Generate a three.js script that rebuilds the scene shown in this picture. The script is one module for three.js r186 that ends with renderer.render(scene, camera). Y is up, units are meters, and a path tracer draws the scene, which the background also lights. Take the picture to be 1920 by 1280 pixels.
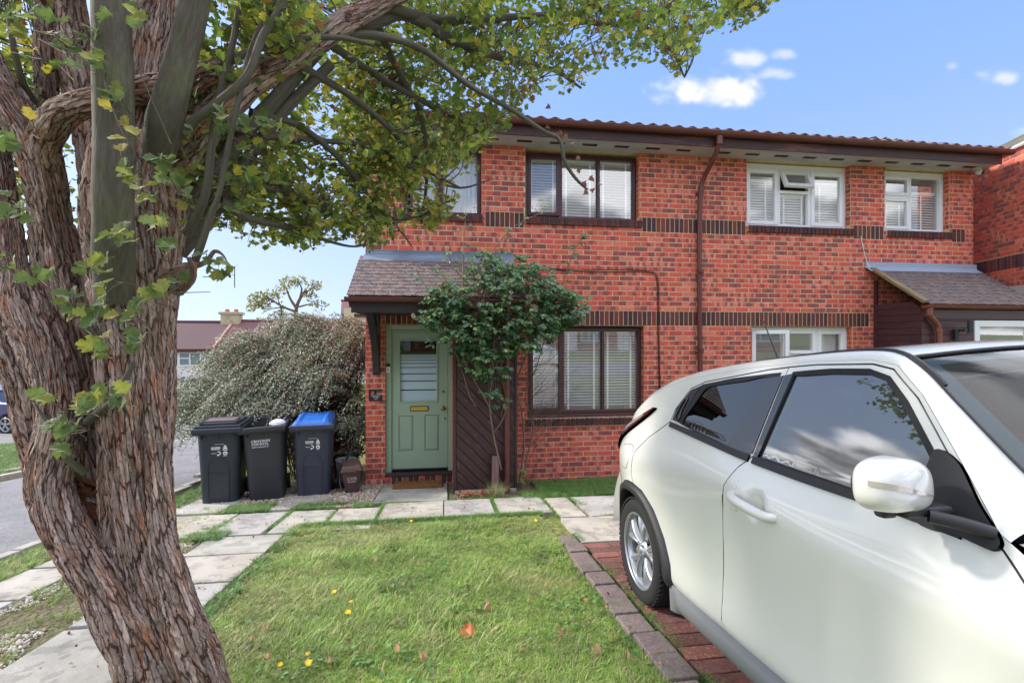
import * as THREE from 'three';
import { mergeGeometries, mergeVertices } from 'three/addons/utils/BufferGeometryUtils.js';
import { RoundedBoxGeometry } from 'three/addons/geometries/RoundedBoxGeometry.js';
import { TessellateModifier } from 'three/addons/modifiers/TessellateModifier.js';

// ---------------------------------------------------------------- camera, sky, sun, exposure
const scene = new THREE.Scene();
const YAW = 7.92 * Math.PI / 180, FOCAL = 900 / 640;          // the photograph is 1920 x 1280, its focal length about 900 of its pixels
const EYE = new THREE.Vector3(1.107, 2.03, 6.94);
const camera = new THREE.PerspectiveCamera(2 * Math.atan(1 / FOCAL) * 180 / Math.PI, 1024 / 682, 0.05, 400);
camera.position.copy(EYE);
camera.rotation.y = -YAW;
camera.updateMatrixWorld();
const renderer = new THREE.WebGLRenderer({ antialias: true });
renderer.toneMapping = THREE.LinearToneMapping;
renderer.toneMappingExposure = 2.48;
renderer.shadowMap.enabled = true;
renderer.setSize(1024, 682);

const V = (x, y, z) => new THREE.Vector3(x, y, z);
const lerp = (a, b, t) => a + (b - a) * t, clamp = (x, a = 0, b = 1) => Math.min(b, Math.max(a, x));
const sst = (a, b, x) => { const t = clamp((x - a) / (b - a)); return t * t * (3 - 2 * t); };
function rng(seed) { let s = seed | 0; return () => { s = (s + 0x6d2b79f5) | 0; let t = Math.imul(s ^ (s >>> 15), 1 | s); t = (t + Math.imul(t ^ (t >>> 7), 61 | t)) ^ t; return ((t ^ (t >>> 14)) >>> 0) / 4294967296; }; }
function hash(x, y, s) { let h = Math.imul(x | 0, 374761393) ^ Math.imul(y | 0, 668265263) ^ Math.imul(s | 0, 1274126177); h = Math.imul(h ^ (h >>> 13), 1274126177); h ^= h >>> 16; return (h >>> 0) / 4294967296; }
function noise(x, y, s = 0, px = 1e6, py = 1e6) {                 // value noise that repeats every px, py
  const x0 = Math.floor(x), y0 = Math.floor(y), fx = x - x0, fy = y - y0, u = fx * fx * (3 - 2 * fx), v = fy * fy * (3 - 2 * fy);
  const m = (a, p) => ((a % p) + p) % p, a = m(x0, px), b = m(x0 + 1, px), c = m(y0, py), d = m(y0 + 1, py);
  return lerp(lerp(hash(a, c, s), hash(b, c, s), u), lerp(hash(a, d, s), hash(b, d, s), u), v);
}
function fbm(x, y, s, o = 4, px = 1e6, py = 1e6) { let t = 0, a = 0.5, n = 0; for (let i = 0; i < o; i++) { t += a * noise(x, y, s + i, px, py); n += a; x *= 2; y *= 2; px *= 2; py *= 2; a *= 0.5; } return t / n; }
function noise3(x, y, z, s) { const z0 = Math.floor(z), f = z - z0, w = f * f * (3 - 2 * f); return lerp(noise(x, y, s + z0 * 57), noise(x, y, s + z0 * 57 + 57), w); }
function fbm3(x, y, z, s, o = 5) { let t = 0, a = 0.5, n = 0; for (let i = 0; i < o; i++) { t += a * noise3(x, y, z, s + i * 7); n += a; x *= 2.03; y *= 2.03; z *= 2.03; a *= 0.52; } return t / n; }

// a direction through a pixel of the photograph, and places along it
function ray(px, py) { const u = (px - 960) / 900, v = -(py - 640) / 900, c = Math.cos(YAW), s = Math.sin(YAW); return V(u * c + s, v, u * s - c); }
const at = (px, py, depth) => ray(px, py).multiplyScalar(depth).add(EYE);
function onWall(px, py, z = 0) { const d = ray(px, py); return d.multiplyScalar((z - EYE.z) / d.z).add(EYE); }
function project(p) { const dx = p.x - EYE.x, dy = p.y - EYE.y, dz = p.z - EYE.z, c = Math.cos(YAW), s = Math.sin(YAW), X = dx * c + dz * s, D = dx * s - dz * c; return [960 + 900 * X / D, 640 - 900 * dy / D, D]; }

// sun: low to the left, a little behind the house, veiled
const SUN = V(-0.80, 0.56, -0.22).normalize();
const sun = new THREE.DirectionalLight(new THREE.Color(1, 0.93, 0.82), 2.05);
sun.name = 'sun'; sun.position.copy(SUN).multiplyScalar(60); sun.target.position.set(2, 0, 2);
sun.castShadow = true; sun.shadow.radius = 9; sun.shadow.mapSize.set(4096, 4096);
Object.assign(sun.shadow.camera, { left: -25, right: 25, top: 25, bottom: -25, near: 1, far: 140 });
scene.add(sun, sun.target);

// sky: pale towards the sun and the horizon, blue overhead, broken cloud; a few small clouds over the right-hand house
function makeSky() {
  const W = 2048, H = 1024, data = new Float32Array(W * H * 4), d = V();
  const small = [[1335, 172, 118, 32, 1], [1400, 112, 40, 22, 0.72], [1468, 104, 26, 12, 0.5], [1878, 145, 44, 16, 0.62], [1786, 124, 12, 8, 0.3], [1525, 226, 24, 5, 0.16], [1455, 140, 34, 12, 0.5]];
  for (let j = 0; j < H; j++) for (let i = 0; i < W; i++) {
    if (j < H / 2 - 2) { const o = (j * W + i) * 4; data[o] = 0.34; data[o + 1] = 0.40; data[o + 2] = 0.46; data[o + 3] = 1; continue; }
    const el = ((j + 0.5) / H - 0.5) * Math.PI, az = ((i + 0.5) / W - 0.5) * 2 * Math.PI;
    d.set(Math.cos(el) * Math.cos(az), Math.sin(el), Math.cos(el) * Math.sin(az));
    const up = Math.max(d.y, 0), sd = d.dot(SUN), h = Math.pow(1 - up, 3.2);
    let r = lerp(0.098, 0.315, h), g = lerp(0.190, 0.385, h), b = lerp(0.455, 0.475, h);
    const glow = Math.pow(clamp(sd * 0.5 + 0.5), 6.0) * 0.30 + Math.pow(clamp(sd), 30) * 1.2;
    r += glow * 0.86; g += glow * 0.88; b += glow * 0.80;
    // broken cloud all round, thin ahead of the camera
    const q = 1 / (up + 0.16), n = fbm3(d.x * q * 1.5 + 7, d.z * q * 1.5, 3.2, 11, 6);
    const [px, py, D] = (() => { const c = Math.cos(YAW), s = Math.sin(YAW), X = d.x * c + d.z * s, Z = d.x * s - d.z * c; return [960 + 900 * X / Z, 640 - 900 * d.y / Z, Z]; })();
    const ahead = sst(0.66, 0.80, (d.x * Math.sin(YAW) - d.z * Math.cos(YAW)) / Math.max(0.05, Math.hypot(d.x, d.z)));
    let k = sst(lerp(0.43, 0.74, ahead), lerp(0.55, 0.95, ahead), n) * 0.97;
    let ks = 0; if (D > 0.05 && py < 420) for (const [cx, cy, rx, ry, a] of small) {
      const ex = (px - cx) / rx, ey = (py - cy) / ry, w = fbm((px + 26 * fbm(px / 30, py / 30, 6, 3)) / 26, (py + 20 * fbm(px / 26, py / 26, 8, 3)) / 15, 5, 6) - 0.5, e = ex * ex + ey * ey * (ey > 0 ? 1.5 : 0.9);
      ks = Math.max(ks, a * Math.pow(sst(1.45, -0.25, e + w * 2.3), 1.25));
    }
    const edge = 0.34 + 1.55 * sst(0.39, 0.61, fbm3(d.x * q * 2.6, d.z * q * 2.6, d.y * 3 + 9, 31, 6)) + 0.2 * glow;
    r = lerp(r, edge * 0.80, k); g = lerp(g, edge * 0.81, k); b = lerp(b, edge * 0.84, k);
    r = lerp(r, 0.44, ks); g = lerp(g, 0.44, ks); b = lerp(b, 0.49, ks);
    const o = (j * W + i) * 4;
    data[o] = r; data[o + 1] = g; data[o + 2] = b; data[o + 3] = 1;
  }
  const t = new THREE.DataTexture(data, W, H, THREE.RGBAFormat, THREE.FloatType);
  t.mapping = THREE.EquirectangularReflectionMapping; t.magFilter = t.minFilter = THREE.LinearFilter; t.wrapS = THREE.RepeatWrapping; t.needsUpdate = true;
  return t;
}
scene.background = makeSky();
scene.environment = scene.background;

// ---------------------------------------------------------------- helpers
const taken = {};
function numbered(name) { const n = taken[name] = (taken[name] ?? -1) + 1; return n ? name + '_' + String(n).padStart(3, '0') : name; }
function tag(o, label, category, group, kind) { if (label) o.userData.label = label; if (category) o.userData.category = category; if (group) o.userData.group = group; if (kind) o.userData.kind = kind; return o; }
function thing(name, label, category, group) { const g = new THREE.Group(); g.name = numbered(name); scene.add(g); return tag(g, label, category, group); }
function part(name, geo, mat, parent, label, kind) {
  const m = new THREE.Mesh(geo, mat); m.name = parent === scene ? numbered(name) : name; m.castShadow = m.receiveShadow = true; parent.add(m);
  if (label) m.userData.label = label; if (kind) m.userData.kind = kind; return m;
}
function struct(name, geo, mat) { return part(name, geo, mat, scene, null, 'structure'); }
const std = (o) => new THREE.MeshStandardMaterial(o), phys = (o) => new THREE.MeshPhysicalMaterial(o);
const col = (r, g, b) => new THREE.Color().setRGB(r, g, b), srgb = (r, g, b) => new THREE.Color().setRGB(r / 255, g / 255, b / 255, THREE.SRGBColorSpace);
function tex(w, h, f, color = true) {
  const d = new Uint8Array(w * h * 4);
  for (let y = 0; y < h; y++) for (let x = 0; x < w; x++) { const c = f(x / w, y / h, x, y), o = (y * w + x) * 4; if (typeof c === 'number') { d[o] = d[o + 1] = d[o + 2] = clamp(c) * 255; } else { d[o] = clamp(c[0]) * 255; d[o + 1] = clamp(c[1]) * 255; d[o + 2] = clamp(c[2]) * 255; } d[o + 3] = 255; }
  const t = new THREE.DataTexture(d, w, h); t.wrapS = t.wrapT = THREE.RepeatWrapping; t.magFilter = THREE.LinearFilter; t.minFilter = THREE.LinearMipmapLinearFilter; t.generateMipmaps = true;
  if (color) t.colorSpace = THREE.SRGBColorSpace; t.needsUpdate = true; return t;
}
function canvasTex(w, h, draw) { const c = document.createElement('canvas'); c.width = w; c.height = h; draw(c.getContext('2d'), w, h); const t = new THREE.CanvasTexture(c); t.colorSpace = THREE.SRGBColorSpace; t.magFilter = THREE.LinearFilter; return t; }
const rep = (t, x, y) => { const c = t.clone(); c.repeat.set(x, y); c.needsUpdate = true; return c; };
function plainGeo(g) { g = g.index ? g.toNonIndexed() : g; for (const k of Object.keys(g.attributes)) if (!['position', 'normal', 'uv'].includes(k)) g.deleteAttribute(k); if (!g.attributes.normal) g.computeVertexNormals(); if (!g.attributes.uv) g.setAttribute('uv', new THREE.BufferAttribute(new Float32Array(g.attributes.position.count * 2), 2)); return g; }
const merge = (list) => mergeGeometries(list.map(plainGeo));
function box(x0, y0, z0, x1, y1, z1, r = 0) {
  const w = Math.abs(x1 - x0), h = Math.abs(y1 - y0), d = Math.abs(z1 - z0);
  const g = r ? new RoundedBoxGeometry(w, h, d, 1, Math.min(r, w / 2.02, h / 2.02, d / 2.02)) : new THREE.BoxGeometry(w, h, d);
  return g.translate((x0 + x1) / 2, (y0 + y1) / 2, (z0 + z1) / 2);
}
function bar(a, b, w, d, r = 0, roll = 0) {                          // a beam from a to b
  const L = a.distanceTo(b), g = r ? new RoundedBoxGeometry(w, L, d, 1, r) : new THREE.BoxGeometry(w, L, d);
  if (roll) g.rotateY(roll);
  return g.applyQuaternion(new THREE.Quaternion().setFromUnitVectors(V(0, 1, 0), b.clone().sub(a).normalize())).translate((a.x + b.x) / 2, (a.y + b.y) / 2, (a.z + b.z) / 2);
}
function tube(pts, r, seg = 8, n = 0, closed = false) {              // r a number or f(t)
  const c = new THREE.CatmullRomCurve3(pts, closed), N = n || Math.max(2, (pts.length - 1) * 4), fr = c.computeFrenetFrames(N, closed), pos = [], nor = [], uv = [], idx = [], L = c.getLength();
  for (let i = 0; i <= N; i++) {
    const t = i / N, p = c.getPointAt(t), R = typeof r === 'function' ? r(t) : r;
    for (let j = 0; j <= seg; j++) { const a = j / seg * Math.PI * 2, x = Math.cos(a), y = Math.sin(a), n_ = fr.normals[i].clone().multiplyScalar(x).addScaledVector(fr.binormals[i], y); pos.push(p.x + n_.x * R, p.y + n_.y * R, p.z + n_.z * R); nor.push(n_.x, n_.y, n_.z); uv.push(j / seg * Math.max(0.02, 2 * Math.PI * R), t * L); }
  }
  for (let i = 0; i < N; i++) for (let j = 0; j < seg; j++) { const a = i * (seg + 1) + j, b = a + seg + 1; idx.push(a, a + 1, b, b, a + 1, b + 1); }
  const g = new THREE.BufferGeometry(); g.setAttribute('position', new THREE.Float32BufferAttribute(pos, 3)); g.setAttribute('normal', new THREE.Float32BufferAttribute(nor, 3)); g.setAttribute('uv', new THREE.Float32BufferAttribute(uv, 2)); g.setIndex(idx); return g;
}
function grid(nu, nv, f, uvf) {                                      // a sheet: f(u, v) -> Vector3
  const pos = [], uv = [], idx = [];
  for (let j = 0; j <= nv; j++) for (let i = 0; i <= nu; i++) { const p = f(i / nu, j / nv); pos.push(p.x, p.y, p.z); const q = uvf ? uvf(p, i / nu, j / nv) : [i / nu, j / nv]; uv.push(q[0], q[1]); }
  for (let j = 0; j < nv; j++) for (let i = 0; i < nu; i++) { const a = j * (nu + 1) + i, b = a + nu + 1; idx.push(a, a + 1, b, b, a + 1, b + 1); }
  const g = new THREE.BufferGeometry(); g.setAttribute('position', new THREE.Float32BufferAttribute(pos, 3)); g.setAttribute('uv', new THREE.Float32BufferAttribute(uv, 2)); g.setIndex(idx); g.computeVertexNormals(); return g;
}
function inPoly(x, y, p) { let c = false; for (let i = 0, j = p.length - 1; i < p.length; j = i++) if ((p[i][1] > y) !== (p[j][1] > y) && x < (p[j][0] - p[i][0]) * (y - p[i][1]) / (p[j][1] - p[i][1]) + p[i][0]) c = !c; return c; }
// the ground falls gently towards and past the house
function gy(x, z) { if (z > 8) return 0.8 + (z - 8) * 0.03; if (z > -8) return 0.1 * z; return -0.8 - 0.36 * (1 - Math.exp((z + 8) / 3.6)); }
const onG = (x, z, dy = 0) => V(x, gy(x, z) + dy, z);
function patch(x0, z0, x1, z1, dy, sx = 0.5, uvs = 1) { return grid(Math.max(1, Math.ceil((x1 - x0) / sx)), Math.max(1, Math.ceil((z1 - z0) / sx)), (u, v) => onG(lerp(x0, x1, u), lerp(z1, z0, v), dy), (p) => [p.x * uvs, p.z * uvs]); }
const fineBump = tex(256, 256, (u, v) => fbm(u * 32, v * 32, 3, 4, 32, 32), false);
const coarseBump = tex(256, 256, (u, v) => fbm(u * 8, v * 8, 5, 5, 8, 8), false);
// ---------------------------------------------------------------- ground, road, paving
const soilTex = tex(512, 512, (u, v) => { const a = fbm(u * 6, v * 6, 2, 5, 6, 6), b = fbm(u * 40, v * 40, 8, 3, 40, 40), k = 0.75 + 0.5 * b; return [lerp(0.42, 0.36, a) * k, lerp(0.36, 0.38, a) * k, lerp(0.29, 0.24, a) * k]; });
const turfTex = tex(512, 512, (u, v) => { const a = fbm(u * 5, v * 5, 22, 5, 5, 5), b = fbm(u * 60, v * 60, 18, 3, 60, 60), k = 0.6 + 0.8 * b; return [lerp(0.36, 0.47, a) * k, lerp(0.45, 0.46, a) * k, lerp(0.20, 0.27, a) * k]; });
const asphaltTex = tex(512, 512, (u, v, x, y) => { const a = fbm(u * 4, v * 4, 42, 4, 4, 4), s = hash(x, y, 4), b = fbm(u * 90, v * 90, 48, 2, 90, 90), k = 0.40 + 0.10 * a + 0.14 * (b - 0.5) + (s > 0.93 ? 0.12 : s < 0.06 ? -0.1 : 0); return [k, k * 0.99, k * 1.01]; });
struct('ground', grid(120, 120, (u, v) => { const x = Math.sinh((u - 0.5) * 8) / Math.sinh(4) * 160, z = Math.sinh((v - 0.5) * -8) / Math.sinh(4) * 160; return onG(x, z, -0.02); }, (p) => [p.x * 0.6, p.z * 0.6]), std({ map: turfTex, roughness: 1, bumpMap: fineBump, bumpScale: 0.02 }));
struct('lawn', patch(-0.36, 1.9, 2.1, 7.6, 0.0, 0.25, 0.7), std({ map: turfTex, roughness: 1, bumpMap: fineBump, bumpScale: 0.02 }));
const asphalt = std({ map: asphaltTex, roughness: 0.92, bumpMap: fineBump, bumpScale: 0.006 });
{ // the side road runs up past the house to the bungalows, and a cross road behind the left verge
  const road = grid(10, 90, (u, v) => { const z = lerp(9, -32, v), xr = -2.42 - Math.max(0, -z - 1) * 0.30, xl = -5.75 - Math.max(0, -z - 2) * 0.42 - (z < -6 ? (-z - 6) * 0.5 : 0); return onG(lerp(xl, xr, u), z, 0.0); }, (p) => [p.x * 0.8, p.z * 0.8]);
  struct('road', road, asphalt);
  struct('cross_road', grid(30, 12, (u, v) => onG(lerp(-60, -8.5, u), lerp(-8.2, -14.2, v), -0.006), (p) => [p.x * 0.8, p.z * 0.8]), asphalt);
  struct('street', patch(-40, 9, 40, 15, -0.004, 2, 0.8), asphalt);
}
const slabTexs = [0, 1, 2].map((k) => tex(256, 256, (u, v, x, y) => { const a = fbm(u * 4, v * 4, 60 + k * 9, 5, 4, 4), b = hash(x, y, 9 + k), st = sst(0.58, 0.72, fbm(u * 7, v * 7, 71 + k, 3, 7, 7)) * 0.09; const q = 0.91 + 0.26 * (a - 0.5) + 0.10 * (b - 0.5) - st - 0.10 * sst(0.60, 0.66, fbm(u * 13, v * 13, 81 + k, 4, 13, 13)); return [q * (k === 1 ? 0.715 : 0.695), q * (k === 1 ? 0.685 : 0.68), q * (k === 2 ? 0.67 : 0.645)]; }));
const slabMats = slabTexs.map((t) => std({ map: t, roughness: 0.9, bumpMap: fineBump, bumpScale: 0.003 }));
function slab(parent, x0, z0, x1, z1, k, name = 'paving_slab', th = 0.05, top = 0.018, mats = slabMats, bev = 0.006) {
  const g = new RoundedBoxGeometry(x1 - x0, th, z1 - z0, 1, bev), n = g.attributes.position.count, uv = g.attributes.uv;
  for (let i = 0; i < n; i++) uv.setXY(i, (g.attributes.position.getX(i) + x0) * 0.9, (g.attributes.position.getZ(i) + z0) * 0.9);
  const m = part(name, g, mats[k % mats.length], parent), cx = (x0 + x1) / 2, cz = (z0 + z1) / 2;
  m.position.copy(onG(cx, cz, top - th / 2 + (hash(k, 3, 8) - 0.5) * 0.006)); m.rotation.set(-Math.atan(0.1) + (hash(k, 5, 8) - 0.5) * 0.012, 0, (hash(k, 7, 8) - 0.5) * 0.012);
  return m;
}
{
  const path = new THREE.Group(); path.name = 'path'; path.userData.kind = 'structure'; scene.add(path);
  let k = 0; const J = 0.006, S = (x0, z0, x1, z1) => slab(path, x0 + J, z0 + J, x1 - J, z1 - J, k++);
  S(0.25, 0.02, 1.14, 1.12);                                                        // the landing before the door
  for (const [a, b] of [[0.41, 1.09], [1.09, 1.64], [1.68, 2.255]]) S(a, 1.15, b, 1.93);   // along the front
  for (const [a, b] of [[-1.76, -1.12], [-1.12, -0.60], [-0.56, -0.10], [-0.08, 0.39]]) S(a, 1.34, b, 2.18);
  for (const [a, b] of [[-1.93, -1.36], [-0.86, -0.34]]) S(a, 0.50, b, 1.25);
  for (const [a, b] of [[2.28, 2.56], [2.60, 3.22], [3.24, 3.88]]) S(a, 1.27, b, 2.16);
  for (const [a, b] of [[2.26, 3.0], [3.02, 3.7]]) S(a, 2.18, b, 2.96);
  for (const [a, b] of [[2.21, 2.72], [2.74, 3.33], [3.35, 3.9], [3.92, 4.55], [4.57, 5.2], [5.22, 5.9]]) S(-1.02, a, -0.37, b);   // the strip beside the lawn
  for (const [a, b] of [[2.2, 2.8], [2.82, 3.42], [3.44, 4.0], [4.02, 4.7]]) S(-2.03, a, -1.63, b);
  // driveway of red block pavers inside a grey kerb, joints broken by half a block
  const drive = new THREE.Group(); drive.name = 'driveway'; drive.userData.kind = 'structure'; scene.add(drive);
  const pm = [0, 1, 2, 3].map((i) => std({ map: tex(128, 128, (u, v, x, y) => { const a = fbm(u * 3, v * 3, 90 + i, 5, 3, 3), b = hash(x, y, i + 40), q = 0.82 + 0.3 * (a - 0.5) + 0.22 * (b - 0.5) + (b > 0.97 ? 0.3 : 0); return [q * [0.56, 0.50, 0.60, 0.53][i], q * [0.37, 0.34, 0.40, 0.36][i], q * [0.34, 0.33, 0.36, 0.34][i]]; }), roughness: 0.93, bumpMap: fineBump, bumpScale: 0.005 }));
  const bed = patch(2.24, 2.98, 4.6, 8.4, 0.002, 0.4, 1); part('bed', bed, std({ map: soilTex, roughness: 1 }), drive);
  const rest = []; let made = 0;
  for (let r = 0; r < 46; r++) {
    const z0 = 3.0 + r * 0.118; for (let c = 0; c < 11; c++) {
      const x0 = 2.262 + c * 0.212 + (r % 2 ? 0.106 : 0) - (c === 0 && r % 2 ? 0.106 : 0), x1 = 2.262 + (c + 1) * 0.212 + (r % 2 ? 0.106 : 0);
      if (x1 > 4.6) continue;
      const near = x0 < 3.2 && z0 < 6.4 && made < 290;
      if (near) { slab(drive, x0 + 0.003, z0 + 0.003, x1 - 0.003, z0 + 0.115, r * 7 + c * 3, 'paver', 0.05, 0.02, pm, 0.006); made++; }
      else { const g = new THREE.BoxGeometry(x1 - x0 - 0.008, 0.04, 0.11); g.rotateX(-Math.atan(0.1)); const p = onG((x0 + x1) / 2, z0 + 0.059, 0); rest.push(g.translate(p.x, p.y, p.z)); }
    }
  }
  part('paver_rest', merge(rest), pm[0], drive, null, 'stuff').name = 'pavers';
  const kerb = new THREE.Group(); kerb.name = 'kerb'; kerb.userData.kind = 'structure'; scene.add(kerb);
  const km = [0, 1, 2].map((i) => std({ map: tex(128, 128, (u, v, x, y) => { const a = fbm(u * 3, v * 3, 190 + i, 5, 3, 3), b = hash(x, y, i + 70), q = 0.80 + 0.35 * (a - 0.5) + 0.24 * (b - 0.5); return [q * 0.56, q * (0.51 - 0.01 * i), q * 0.48]; }), roughness: 0.94, bumpMap: fineBump, bumpScale: 0.005 }));
  for (let i = 0; i < 22; i++) { const z = 2.83 + i * 0.212, m = slab(kerb, 2.075 + 0.012 * Math.sin(i * 1.7), z + 0.004, 2.225 + 0.012 * Math.sin(i * 1.7), z + 0.206, i, 'kerb_stone', 0.09, 0.045 + 0.006 * Math.sin(i * 2.3), km, 0.008); m.rotation.y = (hash(i, 2, 5) - 0.5) * 0.05; }
  // kerb of the side road, grey concrete lengths
  const roadKerb = new THREE.Group(); roadKerb.name = 'road_kerb'; roadKerb.userData.kind = 'structure'; scene.add(roadKerb);
  for (let i = 0; i < 13; i++) { const z = -4 + i * 0.915; slab(roadKerb, -2.5 - Math.max(0, -z - 1) * 0.3, z, -2.4 - Math.max(0, -z - 1) * 0.3, z + 0.905, i * 3, 'kerb_stone', 0.16, 0.05, slabMats, 0.012); }
  for (let i = 0; i < 8; i++) { const z = -6.0 + i * 0.915; slab(roadKerb, -5.88 - Math.max(0, -z - 2) * 0.42, z, -5.76 - Math.max(0, -z - 2) * 0.42, z + 0.905, i * 3 + 1, 'kerb_stone', 0.16, 0.07, slabMats, 0.012); }
}
// bare soil beside the tree and under the bins
const soilMat = std({ map: soilTex, roughness: 1, bumpMap: fineBump, bumpScale: 0.025 });
struct('soil', merge([patch(-1.63, 2.2, -1.02, 6, -0.004, 0.3, 1.3), patch(-2.4, 1.0, -2.03, 6, -0.008, 0.3, 1.3), patch(-2.2, -0.6, 0.25, 1.34, -0.002, 0.3, 1.3), patch(1.15, -0.05, 4.8, 1.26, -0.006, 0.3, 1.3)]), soilMat);
function scatter(name, label, geo, mat, n, place, seed, tint, category = null, parent = scene) {
  const m = new THREE.InstancedMesh(geo, mat, n), r = rng(seed), M = new THREE.Matrix4(), q = new THREE.Quaternion(), e = new THREE.Euler(), c = new THREE.Color(); let k = 0, tries = 0;
  while (k < n && tries++ < n * 30) { const p = place(r); if (!p) continue; e.set(p.rx ?? r() * 6.28, p.ry ?? r() * 6.28, p.rz ?? r() * 6.28, 'YXZ'); M.compose(p.pos, q.setFromEuler(e), p.scale instanceof THREE.Vector3 ? p.scale : V(p.scale, p.scale, p.scale)); m.setMatrixAt(k, M); m.setColorAt(k, p.color ?? tint(r, c)); k++; }
  m.count = k; m.name = parent === scene ? numbered(name) : name; m.castShadow = m.receiveShadow = true; m.userData.kind = 'stuff'; if (label) m.userData.label = label; if (category && parent === scene) m.userData.category = category; parent.add(m); return m;
}
const pebble = new THREE.IcosahedronGeometry(1, 1);
{ const p = pebble.attributes.position; for (let i = 0; i < p.count; i++) { const s = 0.85 + 0.3 * noise(p.getX(i) * 2 + 9, p.getY(i) * 2 + p.getZ(i) * 3, 4); p.setXYZ(i, p.getX(i) * s, p.getY(i) * s * 0.6, p.getZ(i) * s * 0.8); } pebble.computeVertexNormals(); }
const gravelMat = std({ roughness: 0.85 });
const pebbleTint = (r, c) => { const t = r(); return c.setRGB(...(t < 0.35 ? [0.40, 0.26, 0.18] : t < 0.6 ? [0.46, 0.38, 0.30] : t < 0.8 ? [0.28, 0.25, 0.23] : [0.56, 0.52, 0.47])).multiplyScalar(0.75 + 0.5 * r()); };
scatter('gravel', 'loose brown gravel around the wheelie bins and beside the doorway pier', pebble, gravelMat, 9000, (r) => { const x = lerp(-1.95, 0.32, r()), z = lerp(-0.4, 1.22, r()); if (x > 0.24 && z > -0.1) return null; return { pos: onG(x, z, 0.0 + r() * 0.012), scale: 0.007 + r() * 0.011 }; }, 5, pebbleTint, 'gravel');
scatter('stone_chippings', 'pale stone chippings and shells on the bare soil beside the leaning tree trunk', pebble, gravelMat, 3600, (r) => { const x = lerp(-1.64, -1.0, r()), z = lerp(2.3, 5.2, r()); if (noise(x * 5, z * 4, 33) < 0.42 + 0.3 * r()) return null; return { pos: onG(x, z, 0.002), scale: 0.004 + r() * r() * 0.013 }; }, 6, (r, c) => (r() < 0.5 ? c.setRGB(0.62, 0.58, 0.52) : pebbleTint(r, c)), 'chippings');
scatter('road_grit', 'grit and soil crumbs on the verge strip along the side road', pebble, gravelMat, 1500, (r) => { const x = lerp(-2.4, -2.03, r()), z = lerp(1.2, 5, r()); return { pos: onG(x, z, -0.004), scale: 0.004 + r() * 0.01 }; }, 7, pebbleTint, 'grit');
// ---------------------------------------------------------------- brickwork
// one sheet holds 128 brick faces: smooth reds with dark kiss marks and purple flashes; every brick takes one of them
const BC = 8, BR = 16;
function brickAtlas(seed, dark) {
  return tex(1024, 1024, (u, v, x, y) => {
    const cx = Math.floor(u * BC), cy = Math.floor(v * BR), id = cy * BC + cx, fu = u * BC - cx, fv = v * BR - cy, h = (k) => hash(id, k, seed);
    const fine = hash(x, y, seed + 3) - 0.5, mid = fbm(u * 64, v * 64, seed + 5, 3, 64, 64) - 0.5, big = fbm(u * 24, v * 32, seed + 9, 3, 24, 32) - 0.5;
    let c;
    if (dark) { c = [0.33 + 0.06 * h(1), 0.175 + 0.03 * h(2), 0.165 + 0.05 * h(3)]; if (h(4) > 0.75) c = [0.27, 0.165, 0.19]; if (h(4) < 0.18) c = [0.46, 0.21, 0.17]; }
    else {
      const t = h(1); c = t < 0.14 ? [0.80, 0.43, 0.37] : t < 0.70 ? [0.735 + 0.05 * h(6), 0.315 + 0.05 * h(5), 0.285] : t < 0.9 ? [0.68, 0.285, 0.265] : [0.56, 0.29, 0.275];
      const P = [0.46, 0.255, 0.27], m = h(2); let k = 0;
      if (m < 0.30) k = sst(0.30, 0.42, fu + big * 0.22) * sst(0.74, 0.62, fu + big * 0.22) * 0.75;           // one dark patch
      else if (m < 0.46) k = (sst(0.10, 0.17, fu + big * 0.1) * sst(0.36, 0.28, fu + big * 0.1) + sst(0.64, 0.71, fu + big * 0.1) * sst(0.92, 0.84, fu + big * 0.1)) * 0.7;
      else if (m < 0.56) k = sst(0.42, 0.56, fu + big * 0.3) * 0.75;
      else if (m < 0.64) k = 0.72;
      c = c.map((q, i) => lerp(q, P[i], k));
    }
    const s = (dark ? 1.05 : 1.04) * (1 + 0.20 * mid + 0.16 * big + 0.10 * fine), g = dark ? 0 : 0.02; return [c[0] * s + g, c[1] * s + g, c[2] * s + g];
  });
}
const brickMat = std({ map: brickAtlas(7, false), roughness: 0.86, bumpMap: rep(fineBump, 3, 3), bumpScale: 0.0022 });
const bloomBrickMat = std({ map: brickAtlas(31, false), color: col(1.25, 1.5, 1.6), roughness: 0.95, bumpMap: rep(fineBump, 3, 3), bumpScale: 0.003 });   // pale salts along the foot of the wall
const darkBrickMat = std({ map: brickAtlas(19, true), roughness: 0.8, bumpMap: rep(fineBump, 3, 3), bumpScale: 0.0015 });
const mortarMat = std({ map: tex(256, 256, (u, v, x, y) => { const a = fbm(u * 9, v * 9, 77, 4, 9, 9), b = hash(x, y, 77), k = 0.86 + 0.25 * (a - 0.5) + 0.18 * (b - 0.5); return [0.93 * k, 0.81 * k, 0.64 * k]; }), roughness: 0.98, bumpMap: fineBump, bumpScale: 0.003 });
const brickGeos = new Map();
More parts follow.
